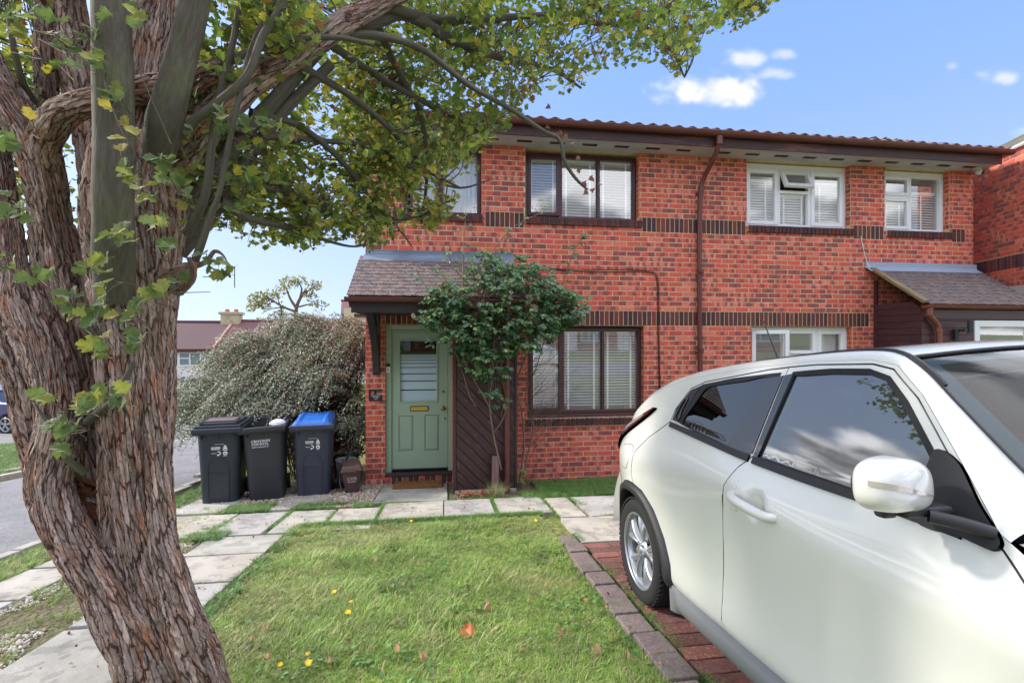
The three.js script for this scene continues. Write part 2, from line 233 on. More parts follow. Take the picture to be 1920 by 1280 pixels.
function brickGeo(cell, tall = false) {                              // a unit brick face, arrises worn round
  const key = cell + (tall ? 't' : 's'); if (brickGeos.has(key)) return brickGeos.get(key);
  const w = tall ? 0.0655 : 0.2155, h = tall ? 0.2155 : 0.0635, b = 0.003, d = 0.014, pos = [], uv = [], idx = [];
  const cu = (cell % BC) / BC, cv = Math.floor(cell / BC) / BR;
  const ring = (i, z) => { for (const [x, y] of [[-w / 2 + i, -h / 2 + i], [w / 2 - i, -h / 2 + i], [w / 2 - i, h / 2 - i], [-w / 2 + i, h / 2 - i]]) { pos.push(x, y, z); const a = tall ? y / h + 0.5 : x / w + 0.5, c = tall ? x / w + 0.5 : y / h + 0.5; uv.push(cu + (0.03 + 0.94 * a) / BC, cv + (0.06 + 0.88 * c) / BR); } };
  ring(0, -d); ring(0, -b); ring(b, 0);
  for (let k = 0; k < 2; k++) for (let j = 0; j < 4; j++) { const a = k * 4 + j, c = k * 4 + (j + 1) % 4; idx.push(a, c, a + 4, c, c + 4, a + 4); }
  idx.push(8, 9, 10, 8, 10, 11);
  const g = new THREE.BufferGeometry(); g.setAttribute('position', new THREE.Float32BufferAttribute(pos, 3)); g.setAttribute('uv', new THREE.Float32BufferAttribute(uv, 2)); g.setIndex(idx);
  const f = g.toNonIndexed(); f.computeVertexNormals(); brickGeos.set(key, f); return f;
}
// bricks of one face: origin O, along U, outward N; openings [u0, v0, u1, v1]; soldier bands [v0, u0, u1]
const COURSE = 0.075, BASE = 0.018;
function brickFace(list, O, U, N, width, v0, v1, openings = [], bands = [], seed = 1, phase = 0) {
  const Q = new THREE.Quaternion().setFromRotationMatrix(new THREE.Matrix4().makeBasis(U, V(0, 1, 0), N)), r = rng(seed);
  const put = (u, v, sx, sy, tall) => { const p = O.clone().addScaledVector(U, u); p.y += v; p.addScaledVector(N, (r() - 0.5) * 0.0024); list.push({ p, q: Q, sx, sy, tall, cell: Math.floor(r() * 48), k: r() }); };
  const spans = (v, a = 0, b = width) => { let s = [[a, b]]; for (const [u0, w0, u1, w1] of openings) if (v > w0 && v < w1) s = s.flatMap(([p, q]) => (u1 <= p || u0 >= q ? [[p, q]] : [[p, u0], [u1, q]].filter(([m, n]) => n - m > 0.02))); return s; };
  for (let i = Math.ceil((v0 - BASE) / COURSE); BASE + i * COURSE < v1 - 0.02; i++) {
    const v = BASE + (i + 0.5) * COURSE, off = (((i % 2) + 2) % 2 ? 0.1125 : 0) + phase;
    for (let [a, b] of spans(v)) {
      let parts = [[a, b]];
      for (const [bv, u0, u1] of bands) if (v > bv && v < bv + 0.225) parts = parts.flatMap(([p, q]) => (u1 <= p || u0 >= q ? [[p, q]] : [[p, u0], [u1, q]].filter(([m, n]) => n - m > 0.02)));
      for (const [p, q] of parts) for (let k = Math.floor((p - off) / 0.225) - 1; off + k * 0.225 < q; k++) {
        let x0 = Math.max(p, off + k * 0.225), x1 = Math.min(q, off + (k + 1) * 0.225); if (x1 - x0 < 0.03) continue;
        const jl = x0 === p ? 0.001 : 0.006, jr = x1 === q ? 0.001 : 0.006;
        put((x0 + jl + x1 - jr) / 2, v, (x1 - x0 - jl - jr) / 0.2155, 1, false);
      }
    }
  }
  for (const [bv, u0, u1] of bands) for (const [a, b] of spans(bv + 0.11, u0, u1)) { const n = Math.max(1, Math.round((b - a) / 0.075)), w = (b - a) / n; for (let k = 0; k < n; k++) put(a + (k + 0.5) * w, bv + 0.1125, (w - 0.0095) / 0.0655, 1, true); }
}
function layBricks(parent, list, cap = 300, visible = () => true) {      // the bricks that show largest, each its own piece; the rest as one
  for (const b of list) { const [px, py, d] = project(b.p); b.size = visible(b.p) && d > 0 && px > -20 && px < 1940 && py > -20 && py < 1300 ? 1 / d : -1; }
  const own = list.filter((b) => !b.tall).sort((a, b) => b.size - a.size).slice(0, cap).filter((b) => b.size > 0), tall = list.filter((b) => b.tall && b.size > 0).slice(0, 300), set = new Set([...own, ...tall]), rest = [[], []];
  const M = new THREE.Matrix4();
  for (const b of list) {
    const geo = brickGeo(b.cell, b.tall);
    if (set.has(b)) { const m = part(b.tall ? 'soldier_brick' : 'brick', geo, b.tall ? darkBrickMat : b.p.y < 0.02 + 0.10 * b.k * b.k ? bloomBrickMat : brickMat, parent); m.position.copy(b.p); m.quaternion.copy(b.q); m.scale.set(b.sx, b.sy, 1); }
    else rest[b.tall ? 1 : 0].push(geo.clone().applyMatrix4(M.compose(b.p, b.q, V(b.sx, b.sy, 1))));
  }
  if (rest[0].length) part('brickwork', mergeGeometries(rest[0]), brickMat, parent, null, 'stuff');
  if (rest[1].length) part('soldier_courses', mergeGeometries(rest[1]), darkBrickMat, parent, null, 'stuff');
}
// ---------------------------------------------------------------- fittings shared by both houses
const brownWood = std({ color: srgb(78, 46, 48), roughness: 0.42, bumpMap: rep(coarseBump, 1, 12), bumpScale: 0.0006 });
const brownUpvc = std({ color: srgb(72, 38, 44), roughness: 0.35 });
const whiteUpvc = std({ color: srgb(232, 233, 236), roughness: 0.3 });
const brownGutter = std({ color: srgb(98, 52, 46), roughness: 0.38 });
const blackPlastic = std({ color: srgb(28, 27, 30), roughness: 0.5 });
const glassMat = phys({ color: 0xffffff, roughness: 0.012, transmission: 1, thickness: 0, ior: 2.1, metalness: 0.2 });   // double panes: a strong mirror of the sky
const plainGlass = phys({ color: 0xffffff, roughness: 0.02, transmission: 1, thickness: 0, ior: 1.5 });
const blindMat = std({ color: srgb(238, 238, 236), roughness: 0.5 }), tapeMat = std({ color: srgb(245, 246, 250), roughness: 0.8 });
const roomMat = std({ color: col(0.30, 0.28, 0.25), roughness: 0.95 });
const soffitMat = std({ map: tex(256, 256, (u, v) => { const a = fbm(u * 5, v * 5, 123, 5, 5, 5); const k = 0.9 + 0.2 * (a - 0.5); return [0.80 * k, 0.785 * k, 0.815 * k]; }), roughness: 0.7 });
const fasciaMat = std({ map: tex(512, 128, (u, v, x, y) => { const a = fbm(u * 20, v * 4, 131, 5, 20, 4), g = fbm(u * 6, v * 40, 133, 3, 6, 40), w = sst(0.62, 0.74, fbm(u * 9, v * 3, 137, 4, 9, 3)); const k = 0.8 + 0.35 * (g - 0.5) + 0.2 * (a - 0.5); return [lerp(0.33, 0.52, w) * k, lerp(0.20, 0.32, w) * k, lerp(0.20, 0.27, w) * k]; }), roughness: 0.6 });
// a window: bars between [x0..x1] x [y0..y1], mullions, lights [{x0,x1,y0,y1,open}], glass and what hangs behind
function makeWindow(house, o) {
  const { x0, x1, y0, y1, mat, z = -0.105, lights, label } = o, f = o.bar ?? 0.052, d = 0.07, G = [];
  const win = new THREE.Group(); win.name = 'window'; if (label) win.userData.label = label; house.add(win);
  G.push(box(x0, y0, z - d, x0 + f, y1, z, 0.006), box(x1 - f, y0, z - d, x1, y1, z, 0.006), box(x0 + f, y1 - (o.head ?? f), z - d, x1 - f, y1, z - 0.001, 0.006), box(x0 + f, y0, z - d, x1 - f, y0 + f, z - 0.001, 0.006));
  for (const m of o.mullions ?? []) G.push(box(m - f * 0.42, y0 + f, z - d + 0.004, m + f * 0.42, y1 - f, z - 0.003, 0.005));
  for (const [a, b, y] of o.transoms ?? []) G.push(box(a, y - 0.024, z - d + 0.004, b, y + 0.024, z - 0.004, 0.005));
  if (o.sillBar) G.push(box(x0 - 0.005, y0 - 0.055, z - 0.06, x1 + 0.02, y0 - 0.002, z + 0.055, 0.008));
  part('frame', merge(G), mat, win);
  for (const l of lights) {
    const g = [], s = l.sash ?? 0, zf = l.sash ? z + 0.014 : z - 0.02;
    const hold = new THREE.Group(); let target = win;
    if (s) g.push(box(l.x0, l.y0, zf - 0.055, l.x0 + s, l.y1, zf, 0.006), box(l.x1 - s, l.y0, zf - 0.055, l.x1, l.y1, zf, 0.006), box(l.x0 + s, l.y1 - s, zf - 0.055, l.x1 - s, l.y1, zf - 0.001, 0.006), box(l.x0 + s, l.y0, zf - 0.055, l.x1 - s, l.y0 + s, zf - 0.001, 0.006));
    let sg = g.length ? merge(g) : null, pg = new THREE.PlaneGeometry(l.x1 - l.x0 - 2 * s, l.y1 - l.y0 - 2 * s).translate((l.x0 + l.x1) / 2, (l.y0 + l.y1) / 2, zf - 0.03);
    if (l.tilt) for (const q of [sg, pg]) q.translate(0, -l.y1, -zf).rotateX(-l.tilt).translate(0, l.y1, zf);           // hung at the top, pushed out below
    if (l.swing) for (const q of [sg, pg]) q.translate(-l.x0, 0, -zf).rotateY(-l.swing).translate(l.x0, 0, zf);
    if (sg) part('sash', sg, mat, win);
    part('pane', pg, glassMat, win);
    if (l.blind) {
      const B = [], T = [], zb = z - 0.115, top = l.blindTop ?? l.y1 - 0.03, n = Math.floor((top - l.y0) / (l.pitch ?? 0.043));
      for (let i = 0; i < n; i++) B.push(new THREE.BoxGeometry(l.x1 - l.x0 - 0.02, 0.003, 0.046).rotateX(l.blind).translate((l.x0 + l.x1) / 2, top - (i + 0.5) * (l.pitch ?? 0.043), zb));
      B.push(box(l.x0 + 0.01, top, zb - 0.03, l.x1 - 0.01, top + 0.045, zb + 0.03));
      part('blind', merge(B), blindMat, win, null, 'stuff');
      for (const t of l.tapes ?? []) T.push(box(lerp(l.x0, l.x1, t) - 0.014, l.y0, zb + 0.0265, lerp(l.x0, l.x1, t) + 0.014, top, zb + 0.028));
      if (T.length) part('blind_tape', merge(T), tapeMat, win);
    }
    if (l.curtain) part('curtain', grid(40, 2, (u, v) => V(lerp(l.x0, l.x1, u), lerp(l.y0 - 0.1, l.y1, v), z - 0.17 + 0.018 * Math.sin(u * 40 + 2 * Math.sin(u * 9)))), std({ color: srgb(226, 226, 224), roughness: 0.9, side: THREE.DoubleSide }), win);
  }
  return win;
}
function brickSill(house, x0, x1, top, seed) {
  const s = part('window_sill', box(x0 + 0.004, top - 0.098, -0.1, x1 - 0.004, top - 0.006, 0.022), mortarMat, house), n = Math.round((x1 - x0) / 0.0725), w = (x1 - x0) / n, r = rng(seed);
  const g = merge([new RoundedBoxGeometry(w - 0.009, 0.104, 0.155, 1, 0.006)]);
  { const uv = g.attributes.uv, p = g.attributes.position; for (let i = 0; i < p.count; i++) uv.setXY(i, (0.1 + 0.8 * (p.getY(i) / 0.104 + 0.5)) / BC, (0.1 + 0.8 * (p.getX(i) / w + 0.5)) / BR); }
  const geos = [0, 1, 2, 3, 4, 5].map((k) => { const q = g.clone(), uv = q.attributes.uv; for (let i = 0; i < uv.count; i++) uv.setXY(i, uv.getX(i) + (k % 3) / BC * 2, uv.getY(i) + Math.floor(k / 3 + k) / BR); return q; });
  for (let i = 0; i < n; i++) { const m = part('sill_brick', geos[Math.floor(r() * 6)], darkBrickMat, s); m.position.set(x0 + (i + 0.5) * w, top - 0.052 + (r() - 0.5) * 0.002, -0.036 + (r() - 0.5) * 0.002); m.rotation.x = 0.10; }
}
// a short tile: slab with a worn lower edge
const tileTexs = [0, 1, 2].map((k) => tex(128, 128, (u, v, x, y) => { const a = fbm(u * 4, v * 4, 210 + k, 5, 4, 4), b = hash(x, y, k + 60), li = sst(0.66, 0.72, fbm(u * 11, v * 11, 220 + k, 3, 11, 11)) * 0.2, q = 0.85 + 0.4 * (a - 0.5) + 0.22 * (b - 0.5); return [q * [0.48, 0.44, 0.51][k] + li, q * [0.425, 0.40, 0.44][k] + li, q * [0.42, 0.41, 0.43][k] + li * 0.9]; }));
const tileMats = tileTexs.map((t) => std({ map: t, roughness: 0.93, bumpMap: fineBump, bumpScale: 0.004 }));
const tileGeo = (() => { const g = grid(4, 1, (u, v) => V((u - 0.5) * 0.163, 0, 0)); const list = [new RoundedBoxGeometry(0.162, 0.014, 0.20, 1, 0.004)]; const q = merge(list), p = q.attributes.position; for (let i = 0; i < p.count; i++) { const x = p.getX(i) / 0.081; p.setY(i, p.getY(i) - 0.004 * x * x); q.attributes.uv.setXY(i, p.getX(i) * 4 + 0.5, p.getZ(i) * 4 + 0.5); } q.computeVertexNormals(); return q; })();
function tiledLeanTo(parent, x0, x1, yTop, zTop, yBot, zBot, rows, seed) {
  const r = rng(seed), run = V(0, yBot - yTop, zBot - zTop), L = run.length(), dir = run.clone().normalize(), ang = Math.atan2(yTop - yBot, zBot - zTop);
  const deck = part('roof', bar(V((x0 + x1) / 2, yTop - 0.03, zTop), V((x0 + x1) / 2, yBot - 0.03, zBot - 0.03), x1 - x0 - 0.02, 0.03), std({ color: srgb(60, 44, 42), roughness: 0.9 }), parent);
  for (let i = 0; i < rows; i++) {
    const t = (i + 0.5) / rows * L, n = Math.ceil((x1 - x0) / 0.165) + 1;
    for (let k = 0; k < n; k++) {
      let a = x0 + k * 0.165 - (i % 2 ? 0.0825 : 0), b = a + 0.165; a = Math.max(a, x0); b = Math.min(b, x1); if (b - a < 0.03) continue;
      const m = part('roof_tile', tileGeo, tileMats[Math.floor(r() * 3)], deck), c = V((a + b) / 2, yTop, zTop).addScaledVector(dir, t);
      m.position.copy(c).y += 0.012 + (r() - 0.5) * 0.004; m.rotation.set(ang - 0.075 + (r() - 0.5) * 0.01, 0, (r() - 0.5) * 0.02); m.scale.x = (b - a - 0.003) / 0.162;
    }
  }
  return deck;
}
function gutterRun(parent, x0, x1, y, z, r, mat, brackets = 0.95) {
  const prof = []; for (let i = 0; i <= 14; i++) { const a = Math.PI + i / 14 * Math.PI; prof.push([Math.cos(a) * r, Math.sin(a) * r]); }
  const sheet = (s, X0, X1) => grid(14, 1, (u, v) => { const [a, b] = prof[Math.round(u * 14)]; return V(lerp(X0, X1, v), y + b * s, z - a * s); });
  const G = [sheet(1, x0, x1), tube([V(x0, y, z + r), V(x1, y, z + r)], 0.006, 6, 1), tube([V(x0, y, z - r), V(x1, y, z - r)], 0.006, 6, 1)];
  for (const [X, s] of [[x0, 1], [x1, -1]]) G.push(new THREE.CircleGeometry(r, 16, Math.PI, Math.PI).rotateY(Math.PI / 2).translate(X, y, z));
  const g = part('gutter', merge(G), mat, parent);
  const n = Math.floor((x1 - x0) / brackets); for (let i = 1; i <= n; i++) { const X = x0 + i * (x1 - x0) / (n + 0.6); part('gutter_bracket', merge([sheet(1.07, X - 0.016, X + 0.016), tube([V(X - 0.02, y, z + r * 1.05), V(X + 0.02, y, z + r * 1.05)], 0.008, 6, 1)]), mat, g); }
  return g;
}
// ---------------------------------------------------------------- the pair of houses
const EAVE = 4.885, HALF = 4.965, END = 9.93;
const OPEN = {
  left: [[0.525, 3.85, 1.63, EAVE], [2.27, 3.85, 4.02, EAVE], [2.30, 0.895, 4.10, 2.268], [0.268, 0.03, 1.207, 2.268]],
  right: [[5.79, 3.85, 7.62, EAVE], [8.24, 3.85, 9.47, EAVE], [5.87, 1.05, 7.65, 2.268], [8.3, 0.05, 9.2, 2.2]],
};
function houseShell(house, x0, x1, openings, seed, hiddenBehind) {
  const s = new THREE.Shape([[x0, -0.5], [x1, -0.5], [x1, 5.05], [x0, 5.05]].map((p) => new THREE.Vector2(...p)));
  for (const [a, b, c, d] of openings) s.holes.push(new THREE.Path([[a, b], [a, d], [c, d], [c, b]].map((p) => new THREE.Vector2(...p))));
  const wall = part('wall', new THREE.ExtrudeGeometry(s, { depth: 0.28, bevelEnabled: false }).translate(0, 0, -0.284), mortarMat, house);
  const list = [], sills = openings.filter((o) => o[3] === EAVE).map(([a, , c]) => [a - 0.02, 3.76, c + 0.05, 3.92]);
  const bandsUp = []; let u = x0; for (const [a, , c] of sills) { bandsUp.push([3.693, u - x0, a - x0]); u = c; } bandsUp.push([3.693, u - x0, x1 - x0 - (x1 === END ? 0.16 : 0)]);
  const holes = openings.map(([a, b, c, d]) => [a - x0, b, c - x0, d]);
  if (x0 === 0) holes.push([2.29, 0.79, 4.12, 0.9]);
  const bands = [...bandsUp.filter(([, a, b]) => b - a > 0.05), [2.268, x0 === 0 ? 0.268 : 0, (x0 === 0 ? x1 : 7.95) - x0]];
  brickFace(list, V(x0, 0, 0), V(1, 0, 0), V(0, 0, 1), x1 - x0, -0.15, EAVE + 0.01, holes, bands, seed, x0 === 0 ? 0 : 0.0675);
  for (const [a, b, c, d] of openings) for (const [X, N] of [[c, -1], [a, 1]])                            // the returns beside each opening
    brickFace(list, V(X + 0.004 * N, 0, N > 0 ? -0.014 : -0.108), V(0, 0, -N), V(N, 0, 0), 0.094, b, d, [], [], seed + Math.round(X * 10), 0.004);
  layBricks(wall, list, 300, hiddenBehind);
  if (x0 === 0) { const end = []; brickFace(end, V(0, 0, -6), V(0, 0, 1), V(-1, 0, 0), 6, -0.15, EAVE, [], [], seed + 5, 0); layBricks(part('side_wall', box(0.007, -0.5, -6, 0.25, 5.05, -0.3), mortarMat, house), end, 0); }
  else part('side_wall', box(x1 - 0.25, -0.5, -6, x1 - 0.005, 5.05, -0.3), brickMat, house);
  part('back_wall', box(x0, -0.5, -6.3, x1, 5.05, -6.02), brickMat, house);
  // rooms: floors, ceiling and walls so that the panes look into dim interiors
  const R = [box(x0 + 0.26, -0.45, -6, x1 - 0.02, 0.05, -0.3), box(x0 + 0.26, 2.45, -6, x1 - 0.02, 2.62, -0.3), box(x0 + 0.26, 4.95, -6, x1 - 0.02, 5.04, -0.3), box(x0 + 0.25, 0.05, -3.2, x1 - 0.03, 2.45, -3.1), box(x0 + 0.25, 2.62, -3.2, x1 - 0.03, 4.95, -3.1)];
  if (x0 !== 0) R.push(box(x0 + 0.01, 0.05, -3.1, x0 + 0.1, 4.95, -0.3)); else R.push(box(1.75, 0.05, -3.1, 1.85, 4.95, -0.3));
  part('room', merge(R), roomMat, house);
  return wall;
}
function eaves(house, x0, x1, seed) {
  const n = 4, w = (x1 - x0) / n, soff = part('soffit', box(x0, EAVE + 0.006, -0.02, x1, EAVE + 0.02, 0.4), soffitMat, house);
  for (let i = 0; i < n; i++) { const p = part('soffit_panel', box(x0 + i * w + 0.002, EAVE - 0.004, 0.006, x0 + (i + 1) * w - 0.002, EAVE + 0.005, 0.397), soffitMat, soff); }
  for (let i = 0; i < 10; i++) { const X = x0 + 0.3 + i * (x1 - x0 - 0.35) / 9.6; part('soffit_vent', merge([box(X - 0.11, EAVE - 0.010, 0.17, X + 0.11, EAVE - 0.0045, 0.235), ...[0, 1, 2].map((k) => box(X - 0.1, EAVE - 0.014, 0.18 + k * 0.018, X + 0.1, EAVE - 0.01, 0.188 + k * 0.018))]), brownUpvc, soff); }
  part('fascia', box(x0, EAVE - 0.02, 0.40, x1, EAVE + 0.15, 0.425, 0.004), fasciaMat, house);
  gutterRun(house, x0, x1 + (x1 === END ? 0.1 : 0), EAVE + 0.165, 0.49, 0.062, brownGutter, 0.95);
  // pantiled roof: rolled tiles, the lowest course one by one
  const pitch = 0.34, c = Math.cos(pitch), s = Math.sin(pitch), TW = 0.2, roofMat = std({ map: tex(128, 128, (u, v, x, y) => { const a = fbm(u * 4, v * 4, 310, 5, 4, 4), b = hash(x, y, 61), q = 0.85 + 0.35 * (a - 0.5) + 0.2 * (b - 0.5); return [0.53 * q, 0.345 * q, 0.315 * q]; }), roughness: 0.9, bumpMap: fineBump, bumpScale: 0.003 });
  const tile = (len, th) => grid(10, 1, (u, v) => { const a = u * Math.PI * 2; return V((u - 0.5) * TW, 0.015 * Math.cos(a) + (th ? -th * v : 0), th ? 0 : -v * len); }, (p, u, v) => [u * 0.3, v * 0.4]);
  const tg = merge([tile(0.36, 0), tile(0.36, 0.02)]);
  const roof = part('roof', grid(Math.round((x1 - x0) / 0.02), 2, (u, v) => { const X = lerp(x0, x1 + (x1 === END ? 0.06 : 0), u), L = lerp(0.3, 4.2, v); return V(X, EAVE + 0.19 + 0.015 * Math.cos((X - x0) / TW * 2 * Math.PI + Math.PI) + L * s, 0.52 - L * c); }, (p) => [p.x, p.z]), roofMat, house);
  const m = Math.round((x1 - x0 + 0.05) / TW); for (let j = 0; j < 2; j++) for (let i = 0; i < m; i++) { const q = part('roof_tile', tg, roofMat, roof); q.position.set(x0 + (i + 0.5) * TW, EAVE + 0.198 + j * 0.31 * s + (hash(i, j, seed) - 0.5) * 0.008, 0.53 - j * 0.31 * c); q.rotation.x = pitch - 0.03; }
  // the back slope closes the roof
  part('roof_back', box(x0, 5.0, -6.3, x1, 5.05, 0.0), roomMat, house);
}
const pipeRun = (pts, r, mat, parent, name = 'downpipe') => part(name, tube(pts, r, 14, pts.length * 6), mat, parent);
const house = thing('brick_house', 'red brick house with brown framed windows and a green front door', 'house');
houseShell(house, 0, HALF, OPEN.left, 11, (p) => !(p.y < 2.4 && p.x > 0.25 && p.x < 2.0) && p.x > 0.0);
eaves(house, 0, HALF, 5);
{
  const T = [0.14, 0.84];
  makeWindow(house, { label: 'two-light brown window behind the hawthorn leaves', x0: 0.53, x1: 1.625, y0: 3.862, y1: 4.84, mat: brownUpvc, mullions: [1.05], sillBar: true, lights: [{ x0: 0.60, x1: 1.02, y0: 3.92, y1: 4.78, sash: 0.045, curtain: 1 }, { x0: 1.08, x1: 1.575, y0: 3.915, y1: 4.79, curtain: 1 }] });
  makeWindow(house, { label: 'three-light brown upstairs window with white blinds', x0: 2.275, x1: 4.015, y0: 3.862, y1: 4.84, mat: brownUpvc, mullions: [2.83, 3.42], sillBar: true, lights: [{ x0: 2.325, x1: 2.805, y0: 3.905, y1: 4.80, sash: 0.05, blind: 0.5, tapes: T, swing: 0.05 }, { x0: 2.855, x1: 3.395, y0: 3.915, y1: 4.79, blind: 0.5, tapes: T }, { x0: 3.445, x1: 3.965, y0: 3.915, y1: 4.79, blind: 0.5, tapes: T }] });
  makeWindow(house, { label: 'three-light brown ground floor window with white slatted blinds', x0: 2.305, x1: 4.095, y0: 0.945, y1: 2.24, mat: brownWood, mullions: [2.86, 3.49], sillBar: true, head: 0.06, lights: [{ x0: 2.355, x1: 2.845, y0: 0.985, y1: 2.19, sash: 0.05, blind: 0.30, tapes: T }, { x0: 2.885, x1: 3.465, y0: 0.995, y1: 2.185, blind: 0.30, tapes: T }, { x0: 3.515, x1: 4.045, y0: 0.995, y1: 2.185, blind: 0.30, tapes: T }] });
  brickSill(house, 0.50, 1.645, 3.86, 3); brickSill(house, 2.27, 4.06, 3.86, 4); brickSill(house, 2.285, 4.12, 0.894, 5);
  part('window_head', box(2.3, 2.25, -0.1, 4.1, 2.272, -0.02), std({ color: srgb(60, 46, 42), roughness: 0.8 }), house);
  // front door: leaf with a tall frosted pane, two fielded panels, letter plate, knob and locks
  const green = std({ color: srgb(152, 174, 150), roughness: 0.42, bumpMap: rep(coarseBump, 2, 2), bumpScale: 0.0006 });
  const door = new THREE.Group(); door.name = 'front_door'; door.userData.label = 'sage green front door with frosted striped pane'; house.add(door);
  const zf = -0.06, zl = -0.085;
  part('door_frame', merge([box(0.27, 0.15, -0.15, 0.345, 2.265, zf, 0.006), box(1.148, 0.15, -0.15, 1.205, 2.265, zf, 0.006), box(0.345, 2.195, -0.15, 1.148, 2.265, zf - 0.001, 0.006), box(0.345, 2.165, -0.15, 1.148, 2.19, zf - 0.02, 0.004), box(0.345, 0.2, -0.15, 0.362, 2.165, zf - 0.02, 0.004)]), green, door);
  const S = new THREE.Shape([[0.364, 0.205], [1.144, 0.205], [1.144, 2.163], [0.364, 2.163]].map((p) => new THREE.Vector2(...p)));
  const hole = (a, b, c, d) => S.holes.push(new THREE.Path([[a, b], [a, d], [c, d], [c, b]].map((p) => new THREE.Vector2(...p))));
  hole(0.462, 1.17, 0.985, 2.045); hole(0.447, 0.46, 0.652, 0.965); hole(0.815, 0.455, 1.02, 0.965);
  const leaf = part('door_leaf', new THREE.ExtrudeGeometry(S, { depth: 0.036, bevelEnabled: true, bevelSize: 0.006, bevelThickness: 0.006, bevelSegments: 2, bevelOffset: -0.006 }).translate(0, 0, zl - 0.042), green, door);
  const bead = [[0.462, 1.17, 0.985, 2.045]].flatMap(([a, b, c, d]) => [box(a - 0.02, b - 0.02, zl - 0.03, a + 0.005, d + 0.02, zl + 0.012, 0.005), box(c - 0.005, b - 0.02, zl - 0.03, c + 0.02, d + 0.02, zl + 0.012, 0.005), box(a + 0.005, d - 0.005, zl - 0.03, c - 0.005, d + 0.02, zl + 0.011, 0.005), box(a + 0.005, b - 0.02, zl - 0.03, c - 0.005, b + 0.005, zl + 0.011, 0.005)]);
  part('glazing_bead', merge(bead), green, leaf);
  for (const [a, b, c, d] of [[0.447, 0.46, 0.652, 0.965], [0.815, 0.455, 1.02, 0.965]]) { const s = new THREE.Shape([[a + 0.03, b + 0.03], [c - 0.03, b + 0.03], [c - 0.03, d - 0.03], [a + 0.03, d - 0.03]].map((p) => new THREE.Vector2(...p))); part('door_panel', merge([box(a - 0.01, b - 0.01, zl - 0.04, c + 0.01, d + 0.01, zl - 0.022), new THREE.ExtrudeGeometry(s, { depth: 0.006, bevelEnabled: true, bevelSize: 0.022, bevelThickness: 0.012, bevelSegments: 1 }).translate(0, 0, zl - 0.021)]), green, leaf); }
  // sandblasted pane: clear top and clear lines between frosted bars
  part('pane', new THREE.PlaneGeometry(0.53, 0.88).translate(0.7235, 1.6075, zl - 0.026), plainGlass, leaf);
  const frost = std({ color: srgb(176, 200, 212), roughness: 0.7 }), edges = [1.165, 1.322, 1.338, 1.452, 1.466, 1.556, 1.570, 1.648, 1.660, 1.708, 1.719, 1.755, 1.766, 1.792, 1.803, 1.822, 1.832, 1.842]; const FB = [];
  for (let i = 0; i < edges.length; i += 2) FB.push(new THREE.PlaneGeometry(0.53, edges[i + 1] - edges[i]).translate(0.7235, (edges[i] + edges[i + 1]) / 2, zl - 0.030));
  part('frosted_bars', merge(FB), frost, leaf);
  const brass = std({ color: srgb(214, 178, 92), metalness: 0.85, roughness: 0.34 }), dullBrass = std({ color: srgb(150, 124, 76), metalness: 0.9, roughness: 0.4 });
  part('letter_plate', merge([box(0.606, 1.028, zl, 0.868, 1.103, zl + 0.008, 0.003)]), blackPlastic, leaf);
  part('letter_flap', box(0.616, 1.038, zl + 0.006, 0.858, 1.093, zl + 0.014, 0.004), brass, leaf);
  const knob = (x, y, r, m, n) => part(n, merge([new THREE.LatheGeometry([[0, 0.05], [r * 0.55, 0.048], [r * 0.95, 0.038], [r, 0.028], [r * 0.7, 0.016], [r * 0.4, 0.01], [r * 0.5, 0.006], [r * 1.15, 0.005], [r * 1.2, 0]].map((p) => new THREE.Vector2(...p)), 20).rotateX(Math.PI / 2).translate(x, y, zl)]), m, leaf);
  knob(1.075, 1.063, 0.030, dullBrass, 'door_knob'); knob(1.075, 1.305, 0.016, dullBrass, 'lock_cylinder'); knob(1.10, 0.92, 0.012, std({ color: 0x888888, metalness: 0.9, roughness: 0.4 }), 'keyhole_cover');
  part('weather_bar', box(0.364, 0.185, zl - 0.03, 1.144, 0.205, zl + 0.01, 0.003), blackPlastic, leaf);
  part('threshold', box(0.262, 0.125, -0.15, 1.213, 0.166, 0.012, 0.006), std({ color: srgb(62, 48, 48), roughness: 0.6 }), door);
  const bell = part('doorbell', merge([box(0.275, 1.585, zf, 0.33, 1.685, zf + 0.022, 0.006)]), std({ color: srgb(222, 222, 222), roughness: 0.4 }), door, 'small white doorbell with a black cap'); part('doorbell_cap', box(0.274, 1.672, zf + 0.001, 0.331, 1.715, zf + 0.030, 0.006), blackPlastic, bell); part('bell_button', new THREE.TorusGeometry(0.010, 0.0025, 6, 16).translate(0.30, 1.632, zf + 0.023), blackPlastic, bell);
  // step of bricks on end under the threshold
  const step = part('door_step', box(0.27, -0.1, -0.16, 1.206, 0.118, -0.012), mortarMat, house); for (let i = 0; i < 12; i++) { const m = part('step_brick', brickGeo((i * 5 + 3) % 40, true), darkBrickMat, step); m.position.set(0.27 + (i + 0.5) * 0.078, 0.058, -0.003); m.scale.set(1.03, 0.55, 1); m.material = i % 3 ? darkBrickMat : brickMat; }
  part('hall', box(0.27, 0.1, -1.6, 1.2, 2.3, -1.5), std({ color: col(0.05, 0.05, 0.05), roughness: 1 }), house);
  // lean-to roof over the door: clay tiles, lead flashing, gutter on a dark beam with a knee brace
  const porch = new THREE.Group(); porch.name = 'porch_roof'; house.add(porch);
  const lead = std({ map: tex(256, 64, (u, v) => { const a = fbm(u * 8, v * 2, 410, 5, 8, 2), k = 0.85 + 0.35 * (a - 0.5); return [0.53 * k, 0.59 * k, 0.68 * k]; }), roughness: 0.55, bumpMap: coarseBump, bumpScale: 0.006 });
